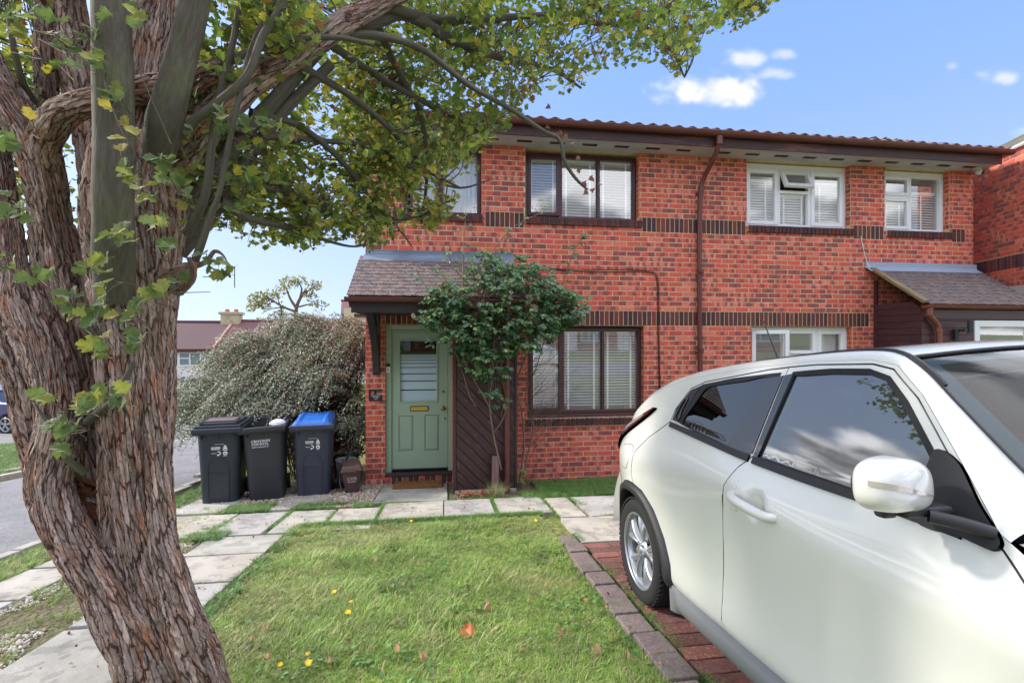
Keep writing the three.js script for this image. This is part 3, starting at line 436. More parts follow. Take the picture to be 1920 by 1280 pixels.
  const leadRun = (p, x0, x1) => part('lead_flashing', merge([grid(40, 8, (u, v) => { const t = v; return t < 0.5 ? V(lerp(x0, x1, u), lerp(3.315, 3.235, t * 2), 0.012 + 0.003 * Math.sin(u * 21) * t) : V(lerp(x0 - 0.02, x1, u), lerp(3.235, 3.155, t * 2 - 1), lerp(0.014, 0.125, t * 2 - 1) + 0.004 * Math.sin(u * 33)); }), box(x0, 3.30, 0, x1, 3.316, 0.014)]), lead, p);
  tiledLeanTo(porch, -0.075, 2.055, 3.195, 0.03, 2.605, 0.90, 11, 31); leadRun(porch, 0.0, 2.09);
  gutterRun(porch, -0.10, 2.02, 2.565, 0.90, 0.052, brownGutter, 1.4);
  const darkWood = std({ color: srgb(46, 38, 40), roughness: 0.55, bumpMap: rep(coarseBump, 1, 8), bumpScale: 0.001 });
  part('beam', box(-0.04, 2.385, 0.80, 2.0, 2.53, 0.84, 0.004), darkWood, porch);
  part('porch_soffit', box(-0.04, 2.40, 0.0, 2.0, 2.42, 0.80), darkWood, porch);
  part('barge_board', merge([bar(V(-0.05, 3.10, 0.03), V(-0.05, 2.50, 0.86), 0.025, 0.12), bar(V(2.03, 3.10, 0.03), V(2.03, 2.50, 0.86), 0.025, 0.12)]), darkWood, porch);
  { // the curved knee brace and its wall post
    const s = new THREE.Shape(); s.moveTo(0.0, 1.60); s.lineTo(0.09, 1.60); s.quadraticCurveTo(0.16, 2.05, 0.72, 2.40); s.lineTo(0.56, 2.40); s.quadraticCurveTo(0.14, 2.20, 0.0, 1.85); s.lineTo(0, 1.6);
    part('knee_brace', new THREE.ExtrudeGeometry(s, { depth: 0.085, bevelEnabled: true, bevelSize: 0.004, bevelThickness: 0.004, bevelSegments: 1 }).rotateY(-Math.PI / 2).translate(0.20, 0, 0.005), darkWood, porch);
    part('wall_post', box(0.105, 1.565, 0.002, 0.20, 2.40, 0.075, 0.006), darkWood, porch); part('bolt', new THREE.CylinderGeometry(0.008, 0.008, 0.006, 8).rotateX(Math.PI / 2).translate(0.15, 1.70, 0.078), std({ color: 0x887766, metalness: 0.8, roughness: 0.5 }), porch);
  }
  // store beside the door, clad in diagonal boards on a concrete plinth
  const store = new THREE.Group(); store.name = 'boarded_store'; house.add(store); const x0 = 1.215, x1 = 2.03, yb = 0.115, yt = 2.39, zs = 0.72;
  part('store_core', merge([box(x0 + 0.02, yb, 0.0, x1 - 0.02, yt, zs - 0.02)]), std({ color: srgb(40, 28, 28), roughness: 0.9 }), store);
  const boardMat = std({ map: tex(128, 512, (u, v, x, y) => { const g = fbm(u * 24, v * 3, 433, 4, 24, 3), w = sst(0.66, 0.8, fbm(u * 5, v * 9, 437, 4, 5, 9)), k = 0.8 + 0.4 * (g - 0.5); return [lerp(0.315, 0.40, w) * k, lerp(0.205, 0.31, w) * k, lerp(0.20, 0.29, w) * k]; }), roughness: 0.62, bumpMap: rep(coarseBump, 4, 0.5), bumpScale: 0.0012 });
  const cut = (poly, nx, ny, d) => { const out = []; for (let i = 0; i < poly.length; i++) { const a = poly[i], b = poly[(i + 1) % poly.length], da = a[0] * nx + a[1] * ny - d, db = b[0] * nx + b[1] * ny - d; if (da >= 0) out.push(a); if ((da > 0 && db < 0) || (da < 0 && db > 0)) { const t = da / (da - db); out.push([lerp(a[0], b[0], t), lerp(a[1], b[1], t)]); } } return out; };
  const c45 = Math.SQRT1_2, bw = 0.107;
  for (let k = -4; k < 34; k++) { const d0 = (x0 + yb) * c45 + k * bw; let p = [[x0 + 0.032, yb], [x1 - 0.02, yb], [x1 - 0.02, yt], [x0 + 0.032, yt]]; p = cut(p, c45, c45, d0 + 0.003); if (p.length < 3) continue; p = cut(p, -c45, -c45, -(d0 + bw - 0.003)); if (p.length < 3) continue; const s = new THREE.Shape(p.map((q) => new THREE.Vector2(...q))); if (Math.abs(THREE.ShapeUtils.area(s.getPoints())) < 0.0006) continue; const g = new THREE.ExtrudeGeometry(s, { depth: 0.012, bevelEnabled: true, bevelSize: 0.003, bevelOffset: -0.003, bevelThickness: 0.004, bevelSegments: 1 }).translate(0, 0, zs - 0.02); const uv = g.attributes.uv, P = g.attributes.position; for (let i = 0; i < uv.count; i++) uv.setXY(i, (P.getX(i) + P.getY(i)) * c45 / bw * 0.9 + k * 0.37, (P.getY(i) - P.getX(i)) * c45 * 0.8 + k * 0.23); part('board', g, boardMat, store); }
  part('corner_trim', merge([box(x0 - 0.012, yb - 0.04, zs - 0.06, x0 + 0.03, yt, zs + 0.006, 0.004), box(x1 - 0.018, yb, zs - 0.06, x1 + 0.012, yt, zs + 0.006, 0.004)]), boardMat, store);
  part('plinth', box(x0 + 0.01, -0.1, 0.02, x1 - 0.0, yb - 0.005, zs + 0.01, 0.01), slabMats[0], store);
  pipeRun([V(1.90, 2.50, 0.90), V(1.90, 2.42, 0.885), V(1.90, 2.25, 0.80), V(1.90, 2.1, 0.79), V(1.90, 0.05, 0.79)], 0.034, brownGutter, house).userData.label = 'short brown downpipe in front of the boarded store';
  // cable along the wall, and its junction box
  part('cable', merge([tube([V(2.12, 3.10, 0.012), V(2.6, 3.095, 0.012), V(3.4, 3.07, 0.014), V(4.15, 3.085, 0.012), V(4.26, 3.06, 0.012), V(4.30, 2.95, 0.012), V(4.315, 2.2, 0.012), V(4.345, 1.0, 0.012), V(4.35, 0.3, 0.012)], 0.006, 6, 60), tube([V(2.12, 3.115, 0.012), V(3.0, 3.10, 0.014), V(4.2, 3.10, 0.012), V(4.29, 3.06, 0.012), V(4.32, 2.95, 0.012), V(4.335, 2.0, 0.012), V(4.36, 0.9, 0.012)], 0.005, 6, 60)]), blackPlastic, house);
  part('junction_box', box(2.33, 3.05, 0.0, 2.43, 3.13, 0.04, 0.005), blackPlastic, house);
  // white bracketed box on the far corner
  part('bracketed_box', merge([box(-0.20, 3.44, -0.30, -0.03, 3.62, -0.26, 0.01), bar(V(0.0, 3.46, -0.3), V(-0.10, 3.42, -0.24), 0.02, 0.02), bar(V(-0.03, 3.6, -0.25), V(-0.0, 3.42, -0.25), 0.03, 0.04)]), std({ color: srgb(190, 196, 202), roughness: 0.5 }), house, 'small pale bracketed box on the far corner of the wall');
}
const house2 = thing('brick_house', 'red brick house with white framed windows and a boarded porch', 'house');
houseShell(house2, HALF, END, OPEN.right, 47, (p) => p.y > 1.6 && !(p.x > 7.9 && p.y < 2.9));
eaves(house2, HALF, END, 9);
{
  const T = [0.30, 0.86];
  makeWindow(house2, { label: 'three-light white upstairs window with its top light open', x0: 5.795, x1: 7.616, y0: 3.852, y1: 4.87, mat: whiteUpvc, bar: 0.06, head: 0.10, mullions: [6.42, 6.965], transoms: [[6.42, 6.965, 4.44]], lights: [{ x0: 5.85, x1: 6.40, y0: 3.90, y1: 4.78, sash: 0.062, blind: 0.9, blindTop: 4.60, tapes: [0.72] }, { x0: 6.445, x1: 6.94, y0: 4.47, y1: 4.785, sash: 0.055, tilt: 0.42 }, { x0: 6.445, x1: 6.94, y0: 3.905, y1: 4.42, blind: 0.9, blindTop: 4.40, tapes: [0.25, 0.9] }, { x0: 6.985, x1: 7.565, y0: 3.90, y1: 4.78, sash: 0.062, blind: 0.9, blindTop: 4.60, tapes: [0.4] }] });
  makeWindow(house2, { label: 'two-light white upstairs window near the downstairs porch', x0: 8.245, x1: 9.466, y0: 3.852, y1: 4.87, mat: whiteUpvc, bar: 0.06, head: 0.10, mullions: [8.83], transoms: [[8.3, 8.81, 4.44]], lights: [{ x0: 8.30, x1: 8.81, y0: 4.46, y1: 4.78, sash: 0.055 }, { x0: 8.30, x1: 8.81, y0: 3.90, y1: 4.42, sash: 0.055, blind: 0.6, tapes: [0.3, 0.8] }, { x0: 8.85, x1: 9.41, y0: 3.90, y1: 4.77, blind: 0.6, blindTop: 4.52, tapes: [0.5] }] });
  makeWindow(house2, { label: 'white ground floor window with its left light swung open', x0: 5.88, x1: 7.64, y0: 1.06, y1: 2.262, mat: whiteUpvc, bar: 0.06, mullions: [6.52, 7.09], transoms: [[6.52, 7.09, 1.80]], lights: [{ x0: 5.94, x1: 6.50, y0: 1.11, y1: 2.21, sash: 0.062, swing: 0.28 }, { x0: 6.545, x1: 7.065, y0: 1.83, y1: 2.21, sash: 0.055 }, { x0: 6.545, x1: 7.065, y0: 1.11, y1: 1.77 }, { x0: 7.11, x1: 7.59, y0: 1.11, y1: 2.21, sash: 0.062, curtain: 1 }] });
  brickSill(house2, 5.80, 7.67, 3.852, 6); brickSill(house2, 8.26, 9.53, 3.852, 7); brickSill(house2, 5.86, 7.68, 1.05, 8);
  // boarded porch with a tiled lean-to
  const porch = new THREE.Group(); porch.name = 'boarded_porch'; house2.add(porch);
  const plum = std({ map: tex(256, 128, (u, v) => { const g = fbm(u * 4, v * 24, 533, 4, 4, 24), k = 0.85 + 0.3 * (g - 0.5); return [0.335 * k, 0.205 * k, 0.225 * k]; }), roughness: 0.42 });
  const pX = 8.05, pE = 9.98, pz = 0.80;
  for (let i = 0; i < 26; i++) { const y = 0.03 + i * 0.1; const zt = (q) => clamp((3.17 - q) / 0.665, 0.0, 1) * pz; if (zt(y) > 0.02) part('side_board', new THREE.ExtrudeGeometry(new THREE.Shape([[0, y + 0.002], [-zt(y + 0.002), y + 0.002], [-zt(y + 0.098), y + 0.098], [0, y + 0.098]].map((q) => new THREE.Vector2(...q))), { depth: 0.02, bevelEnabled: true, bevelSize: 0.002, bevelThickness: 0.002, bevelSegments: 1, bevelOffset: -0.002 }).rotateY(Math.PI / 2).translate(pX - 0.012, 0, 0), plum, porch); }
  for (let i = 0; i < 24; i++) { const y = 0.03 + i * 0.1; part('front_board', box(pX + 0.013, y + 0.002, pz - 0.024, 8.925, y + 0.098, pz, 0.004), plum, porch); }
  part('corner_post', box(pX - 0.022, 0.0, -0.0, pX + 0.02, 3.02, 0.05, 0.004), brownUpvc, porch);
  tiledLeanTo(porch, 8.02, pE, 3.195, 0.03, 2.585, 0.90, 10, 71);
  part('lead_flashing', grid(40, 8, (u, v) => (v < 0.5 ? V(lerp(7.87, pE, u), lerp(3.325, 3.235, v * 2), 0.012 + 0.003 * Math.sin(u * 21) * v) : V(lerp(7.87, pE, u), lerp(3.235, 3.165, v * 2 - 1), lerp(0.014, 0.115, v * 2 - 1) + 0.003 * Math.sin(u * 33)))), std({ color: srgb(148, 160, 182), roughness: 0.5, bumpMap: coarseBump, bumpScale: 0.006 }), porch);
  const mossy = std({ map: tex(128, 128, (u, v) => { const a = fbm(u * 6, v * 6, 541, 5, 6, 6), k = 0.7 + 0.6 * a; return [0.50 * k, 0.44 * k, 0.33 * k]; }), roughness: 0.95 });
  part('verge', bar(V(7.97, 3.215, 0.04), V(7.97, 2.60, 0.92), 0.10, 0.045, 0.008), mossy, porch);
  part('fascia_board', merge([box(pX - 0.02, 2.36, pz + 0.002, pE, 2.50, pz + 0.024, 0.004)]), plum, porch);
  gutterRun(porch, 7.97, pE, 2.555, 0.885, 0.05, std({ color: srgb(120, 58, 44), roughness: 0.38 }), 0.62);
  const pipeMat = std({ color: srgb(122, 66, 54), roughness: 0.36 });
  const dp = pipeRun([V(8.06, 2.54, 0.885), V(8.06, 2.45, 0.885), V(8.08, 2.40, 0.885), V(8.22, 2.28, 0.86), V(8.245, 2.22, 0.86), V(8.245, 0.1, 0.86)], 0.036, pipeMat, porch); part('pipe_socket', merge([new THREE.CylinderGeometry(0.045, 0.042, 0.10, 16).translate(8.06, 2.46, 0.885), new THREE.CylinderGeometry(0.042, 0.042, 0.05, 16).translate(8.245, 2.20, 0.86)]), pipeMat, dp);
  const lamp = part('wall_lamp', merge([new THREE.CylinderGeometry(0.034, 0.034, 0.18, 20).translate(8.66, 2.24, 0.96), new THREE.CylinderGeometry(0.034, 0.034, 0.16, 20).translate(8.58, 2.13, 0.835), box(8.57, 2.18, 0.83, 8.67, 2.21, 0.96, 0.004)]), std({ color: srgb(52, 54, 60), roughness: 0.4, metalness: 0.3 }), porch, 'dark cylindrical wall lamp');
  const pd = new THREE.Group(); pd.name = 'porch_door'; porch.add(pd);
  part('door_frame', merge([box(8.93, 0.05, pz - 0.05, 9.02, 2.345, pz + 0.01, 0.006), box(9.02, 2.25, pz - 0.05, 9.95, 2.345, pz + 0.009, 0.006), box(9.86, 0.05, pz - 0.05, 9.95, 2.25, pz + 0.01, 0.006), box(9.02, 0.05, pz - 0.05, 9.86, 0.3, pz, 0.006)]), whiteUpvc, pd);
  part('pane', new THREE.PlaneGeometry(0.84, 1.95).translate(9.44, 1.275, pz - 0.02), glassMat, pd);
  part('porch_inside', merge([box(9.95, 0.03, 0.02, 9.98, 2.9, pz - 0.05), box(8.07, 2.36, 0.02, 9.95, 2.38, pz)]), roomMat, porch);
  // long downpipe between the two houses
  const long = pipeRun([V(5.03, 5.0, 0.49), V(5.03, 4.86, 0.47), V(5.02, 4.72, 0.36), V(5.0, 4.52, 0.13), V(4.985, 4.40, 0.075), V(4.985, 0.05, 0.07)], 0.036, brownGutter, house2);
  part('pipe_socket', merge([new THREE.CylinderGeometry(0.046, 0.046, 0.12, 18).translate(5.03, 4.93, 0.488), ...[4.36, 3.1, 1.9].map((y) => new THREE.CylinderGeometry(0.042, 0.042, 0.05, 18).translate(4.985, y, 0.07)), ...[4.3, 3.05, 1.86].map((y) => box(4.93, y - 0.02, 0.0, 5.04, y + 0.02, 0.05, 0.004))]), brownGutter, long);
  part('white_cable', tube([V(7.79, 3.74, 0.01), V(7.83, 3.55, 0.012), V(7.87, 3.40, 0.012), V(7.93, 3.22, 0.04), V(7.98, 3.17, 0.06)], 0.005, 6, 24), whiteUpvc, house2);
  const cam = part('security_camera', merge([new THREE.CylinderGeometry(0.05, 0.055, 0.03, 20).translate(9.80, 4.865, 0.16), new THREE.SphereGeometry(0.052, 20, 14).translate(9.81, 4.815, 0.18)]), std({ color: srgb(205, 205, 205), roughness: 0.35 }), house2, 'white domed security camera under the eaves'); part('camera_lens', new THREE.SphereGeometry(0.030, 16, 12).translate(9.83, 4.80, 0.215), blackPlastic, cam);
}
{ // the neighbouring house stands a little forward on the right, turned slightly
  const n = thing('brick_house', 'red brick house at the right edge with a white bargeboard over its bare side wall', 'house');
  const a = at(1826, 640, 8.75), b = at(1914, 640, 7.76); const d = b.clone().sub(a).setY(0).normalize(), start = a.clone().addScaledVector(d, -1.6).setY(0), L = b.clone().setY(0).distanceTo(start) + 0.5;
  const U = d, N = V(-d.z, 0, d.x).multiplyScalar(-1); if (N.dot(EYE.clone().sub(start)) < 0) N.negate(); const Q = new THREE.Matrix4().makeBasis(U, V(0, 1, 0), N);
  const wall = part('wall', box(0, -0.5, -0.3, L, 5.19, -0.007).applyMatrix4(Q.clone().setPosition(start)), mortarMat, n), list = [];
  brickFace(list, start.clone(), U, N, L, 0, 5.18, [], [[3.23, 0, L]], 91, 0.03); layBricks(wall, list, 290, (p) => project(p)[0] > 1815 && p.y > 2.6);
  const P = (u, y, w) => start.clone().addScaledVector(U, u).addScaledVector(N, w).setY(y);
  // the gable's white bargeboard and grey tiles above it
  part('barge_board', bar(P(-1.0, 5.20, 0.03), P(L, 5.20, 0.03), 0.12, 0.03), whiteUpvc, n);
  const grey = std({ map: tex(128, 128, (u, v, x, y) => { const f = fbm(u * 5, v * 5, 610, 5, 5, 5), q = 0.8 + 0.4 * (f - 0.5) + 0.1 * (hash(x, y, 3) - 0.5); return [0.60 * q, 0.60 * q, 0.56 * q]; }), roughness: 0.9 });
  part('verge', bar(P(-1.0, 5.285, -0.01), P(L, 5.285, -0.01), 0.05, 0.14, 0.006), grey, n);
  const r0 = at(1642, 255, 8.45), r1 = at(1905, 287, 8.6), TW = 0.2, seg = r1.clone().sub(r0), m = Math.round(seg.length() / TW), tg = merge([grid(10, 1, (u, v) => V((u - 0.5) * TW, 0.024 * Math.cos(u * Math.PI * 2), -v * 0.36)), grid(10, 1, (u, v) => V((u - 0.5) * TW, 0.024 * Math.cos(u * Math.PI * 2) - 0.02 * v, 0))]);
  const roof = part('roof', bar(r0.clone().add(V(0, -0.07, -0.25)), r1.clone().add(V(0.4, -0.07, -0.25)), 0.05, 0.6), grey, n);
  for (let j = 0; j < 2; j++) for (let i = 0; i < m; i++) { const t = part('roof_tile', tg, grey, roof); t.position.copy(r0).addScaledVector(seg, (i + 0.5) / m).add(V(0, j * 0.07 - 0.02, -j * 0.3)); t.rotation.set(0.22, Math.atan2(-seg.z, seg.x), 0); }
  part('back', box(0.05, -0.5, -5, L, 5.15, -0.31).applyMatrix4(Q.clone().setPosition(start)), roomMat, n);
  part('roof_slope', box(-0.05, 5.19, -5, L, 5.24, -0.31).applyMatrix4(Q.clone().setPosition(start)), grey, n);
}
// ---------------------------------------------------------------- bins and other things by the door
function printMat(w, h, draw, base, rough = 0.5) { return std({ map: canvasTex(w, h, (g) => { g.fillStyle = base; g.fillRect(0, 0, w, h); draw(g); }), roughness: rough }); }
const binPlastic = (c) => std({ color: c, roughness: 0.46, bumpMap: rep(fineBump, 2, 2), bumpScale: 0.0005 });
function wheelieBin(o) {
  const t = thing('wheelie_bin', o.label, 'wheelie bin'), m = binPlastic(o.color), W = 0.49, D = 0.62, H = 0.90, wb = 0.385, db = 0.46;
  // body: a tapered tub, corners rounded, open above
  const ring = (k, n = 40) => { const w = lerp(wb, W - 0.03, k) / 2, d = lerp(db, D - 0.05, k) / 2, r = 0.05, pts = []; for (let i = 0; i < n; i++) { const a = i / n * Math.PI * 2, c = Math.cos(a), s = Math.sin(a), p = 7, q = Math.pow(Math.pow(Math.abs(c), p) + Math.pow(Math.abs(s), p), -1 / p); pts.push([w * c * q, d * s * q]); } return pts; };
  const N = 40, rows = 22, body = grid(N, rows, (u, v) => { const pts = ring(v, N), p = pts[Math.round(u * N) % N], y = 0.02 + v * (H - 0.02); let z = p[1]; if (o.arch && p[1] > 0 && Math.abs(p[0]) < 0.1 && y < 0.56 && y > 0.0) z -= 0.010 * sst(0.1, 0.092, Math.abs(p[0])) * sst(0.56, 0.54, y); return V(p[0], y, z + 0.02 * v); });
  const inner = grid(N, 2, (u, v) => { const p = ring(1 - v * 0.6, N)[Math.round(u * N) % N]; return V(p[0] * 0.97, H - v * 0.5, p[1] * 0.97 + 0.02); });
  part('body', merge([body, inner, new THREE.CircleGeometry(0.2, 24).rotateX(Math.PI / 2).scale(0.95, 1, 1.1).translate(0, 0.022, 0), box(-0.17, H - 0.52, -0.23, 0.17, H - 0.5, 0.22)]), m, t);
  if (o.arch) part('moulded_arch', tube([V(-0.105, 0.03, 0.243), V(-0.108, 0.40, 0.268), V(-0.10, 0.50, 0.274), V(-0.06, 0.545, 0.277), V(0.06, 0.545, 0.277), V(0.10, 0.50, 0.274), V(0.108, 0.40, 0.268), V(0.105, 0.03, 0.243)], 0.005, 6, 50), m, t);
  // rim with its deep front lip
  const rim = []; rim.push(box(-W / 2 - 0.012, H - 0.035, D / 2 - 0.02, W / 2 + 0.012, H + 0.022, D / 2 + 0.045, 0.012), box(-W / 2 - 0.012, H - 0.03, -D / 2 + 0.03, -W / 2 + 0.03, H + 0.02, D / 2 - 0.01, 0.01), box(W / 2 - 0.03, H - 0.03, -D / 2 + 0.03, W / 2 + 0.012, H + 0.02, D / 2 - 0.01, 0.01), box(-W / 2, H - 0.03, -D / 2, W / 2, H + 0.06, -D / 2 + 0.04, 0.01), box(-W / 2 - 0.008, H - 0.052, D / 2 - 0.025, W / 2 + 0.008, H - 0.034, D / 2 + 0.028, 0.006));
  for (const s of [-1, 0, 1]) rim.push(box(s * 0.17 - 0.006, H - 0.1, D / 2 - 0.035, s * 0.17 + 0.006, H - 0.04, D / 2 + 0.012));
  part('rim', merge(rim), m, t);
  const lm = o.lidColor ? std({ color: o.lidColor, roughness: 0.38 }) : m, lid = [];
  const sh = (dx, dz, y0, y1, r) => { const g = new RoundedBoxGeometry(W - dx, y1 - y0, D - dz, 2, r); return g.translate(0, (y0 + y1) / 2, 0.01); };
  if (o.open) { const g = merge([box(-W / 2 + 0.01, H + 0.03, -D / 2 - 0.05, W / 2 - 0.01, H + 0.46, -D / 2 - 0.015, 0.012), tube([V(-W / 2 + 0.02, H + 0.02, -D / 2 + 0.0), V(-W / 2 + 0.02, H + 0.17, -D / 2 - 0.03), V(W / 2 - 0.02, H + 0.17, -D / 2 - 0.03), V(W / 2 - 0.02, H + 0.02, -D / 2)], 0.012, 8)]); g.translate(0, -H, D / 2).rotateX(-1.42).translate(0, H, -D / 2); part('lid', g, lm, t); part('lid_hinge', box(-W / 2 + 0.03, H + 0.05, -D / 2 - 0.03, W / 2 - 0.03, H + 0.075, -D / 2 - 0.0, 0.008), m, t); }
  else if (o.dome) {
    const top = grid(32, 24, (u, v) => { const x = (u - 0.5) * 2, z = (v - 0.5) * 2, e = Math.max(Math.abs(x), Math.abs(z)); const edge = sst(1.0, 0.86, e); const ridge = 0.025 * sst(0.86, 0.7, Math.abs(x)) * sst(0.62, 0.5, Math.abs(Math.abs(x) - 0.15) * 0) * (Math.abs(x) > 0.62 ? 1 : 0.35); const y = H + 0.018 + 0.045 * edge + ridge * edge + 0.03 * (1 - v); return V(x * (W / 2 - 0.015), y, z * (D / 2 - 0.0) + 0.02); });
    part('lid', merge([top, box(-W / 2 + 0.015, H + 0.004, -D / 2 + 0.02, W / 2 - 0.015, H + 0.024, D / 2 + 0.02, 0.006), box(-W / 2 + 0.05, H + 0.05, D / 2 - 0.14, -W / 2 + 0.09, H + 0.085, D / 2 - 0.02, 0.012), box(W / 2 - 0.09, H + 0.05, D / 2 - 0.14, W / 2 - 0.05, H + 0.085, D / 2 - 0.02, 0.012)]), lm, t);
  } else {
    part('lid', merge([sh(0.01, 0.03, H + 0.016, H + 0.05, 0.012), sh(0.09, 0.12, H + 0.045, H + 0.078, 0.014), box(-0.16, H + 0.076, -0.05, 0.16, H + 0.088, 0.22, 0.005), box(-W / 2 + 0.05, H + 0.05, 0.1, -W / 2 + 0.08, H + 0.09, 0.27, 0.008), box(W / 2 - 0.08, H + 0.05, 0.1, W / 2 - 0.05, H + 0.09, 0.27, 0.008)]), lm, t);
    if (o.lidSheen) part('lid_sheen', box(-0.155, H + 0.0885, -0.04, 0.155, H + 0.093, 0.21, 0.002), std({ color: o.lidSheen, roughness: 0.5 }), t);  // thin brownish sheet, painting the sky reflection on the lid
  }
  for (const s of [-1, 1]) part('wheel', new THREE.CylinderGeometry(0.1, 0.1, 0.05, 24).rotateZ(Math.PI / 2).translate(s * 0.19, 0.1, -db / 2 - 0.03), blackPlastic, t);
  part('handle', tube([V(-0.2, H + 0.02, -D / 2 - 0.02), V(-0.2, H + 0.04, -D / 2 - 0.06), V(0.2, H + 0.04, -D / 2 - 0.06), V(0.2, H + 0.02, -D / 2 - 0.02)], 0.014, 8), m, t);
  if (o.print) { const k0 = (o.py - o.ph / 2), k1 = o.py + o.ph / 2, zAt = (y) => lerp(db, D - 0.05, (y - 0.02) / (H - 0.02)) / 2 + 0.02 * (y - 0.02) / (H - 0.02) + 0.0025; part('printing', grid(1, 1, (u, v) => V(lerp(o.px - o.pw / 2, o.px + o.pw / 2, u), lerp(k0, k1, v), zAt(lerp(k0, k1, v)))), o.print, t); }
  t.scale.setScalar(1.02); t.position.copy(onG(o.x, o.z, 0.012)); t.rotation.set(o.lean ?? 0, o.turn, o.roll ?? 0); return t;
}
// the white prints: a council's name on one, symbols and small lines on the others
function strokes(g, x, y, w, h, seed, word = 5) { const r = rng(seed); let q = x; while (q < x + w) { const c = Math.max(2, w / 40 * (0.6 + r())); if (Math.floor((q - x) / (w / word)) % 2 === 0 || r() > 0.18) g.fillRect(q, y + h * 0.15 * r(), c, h * (0.7 + 0.3 * r())); q += c + Math.max(1.5, w / 60); } }
const emblem = (base) => std({ map: canvasTex(512, 448, (g, w, h) => {
  g.fillStyle = base; g.fillRect(0, 0, w, h); g.fillStyle = g.strokeStyle = '#e6e8ea';
  strokes(g, 110, 28, 260, 16, 3);
  g.fillRect(20, 120, 250, 62); g.fillStyle = base; strokes(g, 34, 134, 220, 34, 5); g.fillStyle = '#e6e8ea'; strokes(g, 34, 196, 220, 22, 7);
  strokes(g, 22, 306, 140, 26, 9); g.lineWidth = 26; g.beginPath(); g.arc(222, 322, 50, -2.2, 2.3); g.stroke(); g.beginPath(); g.moveTo(170, 400); g.lineTo(215, 356); g.lineTo(228, 412); g.fill();
  g.fillRect(352, 150, 110, 30); g.fillRect(368, 96, 78, 56); g.fillRect(392, 66, 30, 32); g.fillRect(344, 186, 126, 52); g.fillStyle = base; for (let i = 0; i < 3; i++) g.fillRect(358 + i * 36, 196, 24, 28); g.fillRect(398, 112, 18, 34);
  g.fillStyle = '#e6e8ea'; g.beginPath(); g.arc(408, 332, 62, 0, 7); g.fill(); g.fillStyle = base; g.beginPath(); g.arc(408, 322, 30, 0.4, 3.6); g.lineTo(372, 300); g.fill(); g.fillRect(366, 348, 84, 12); g.fillStyle = '#e6e8ea'; strokes(g, 352, 408, 112, 22, 11);
}), roughness: 0.5 });
const councilPrint = std({ map: canvasTex(512, 256, (g, w, h) => { g.fillStyle = '#33353b'; g.fillRect(0, 0, w, h); g.fillStyle = '#e9eaec'; g.font = 'bold 92px serif'; g.fillText('CROYDON', 10, 92, 490); g.fillText('COUNCIL', 16, 178, 490); g.font = 'bold 42px sans-serif'; g.fillText('www.croydon.gov.uk', 18, 238, 480); }), roughness: 0.5 });
const B1 = srgb(44, 50, 60), B2 = srgb(50, 52, 58), B3 = srgb(54, 58, 72);
wheelieBin({ label: 'black wheelie bin with a flat black lid, nearest the road', color: B1, x: -1.62, z: 0.52, turn: 0.16, roll: 0.0, arch: true, lidSheen: srgb(112, 92, 88), print: emblem('#2c323c'), px: 0.02, py: 0.66, pw: 0.19, ph: 0.165 });
wheelieBin({ label: 'black wheelie bin standing open with its lid thrown back, between the other two', color: B2, x: -1.13, z: 0.42, turn: 0.20, roll: 0.04, open: true, print: councilPrint, px: -0.02, py: 0.72, pw: 0.22, ph: 0.11 });
wheelieBin({ label: 'dark wheelie bin with a bright blue lid', color: B3, x: -0.60, z: 0.30, turn: 0.14, arch: true, dome: true, lidColor: srgb(36, 104, 196), print: emblem('#363a48'), px: 0.01, py: 0.68, pw: 0.19, ph: 0.165 });
{ const p = thing('rubbish_bag', 'crumpled white bag lying in the open bin', 'bag'); const g = new THREE.IcosahedronGeometry(0.1, 3), P = g.attributes.position; for (let i = 0; i < P.count; i++) { const v = V(P.getX(i), P.getY(i), P.getZ(i)).normalize(), k = 0.07 + 0.06 * fbm3(v.x * 3, v.y * 3, v.z * 3, 8, 3); P.setXYZ(i, v.x * k * 1.3, v.y * k * 0.8, v.z * k); } g.computeVertexNormals(); part('bag', g, std({ color: srgb(225, 226, 230), roughness: 0.4 }), p); p.scale.setScalar(0.72); p.position.set(-0.99, gy(0, 0.5) + 0.945, 0.54); }
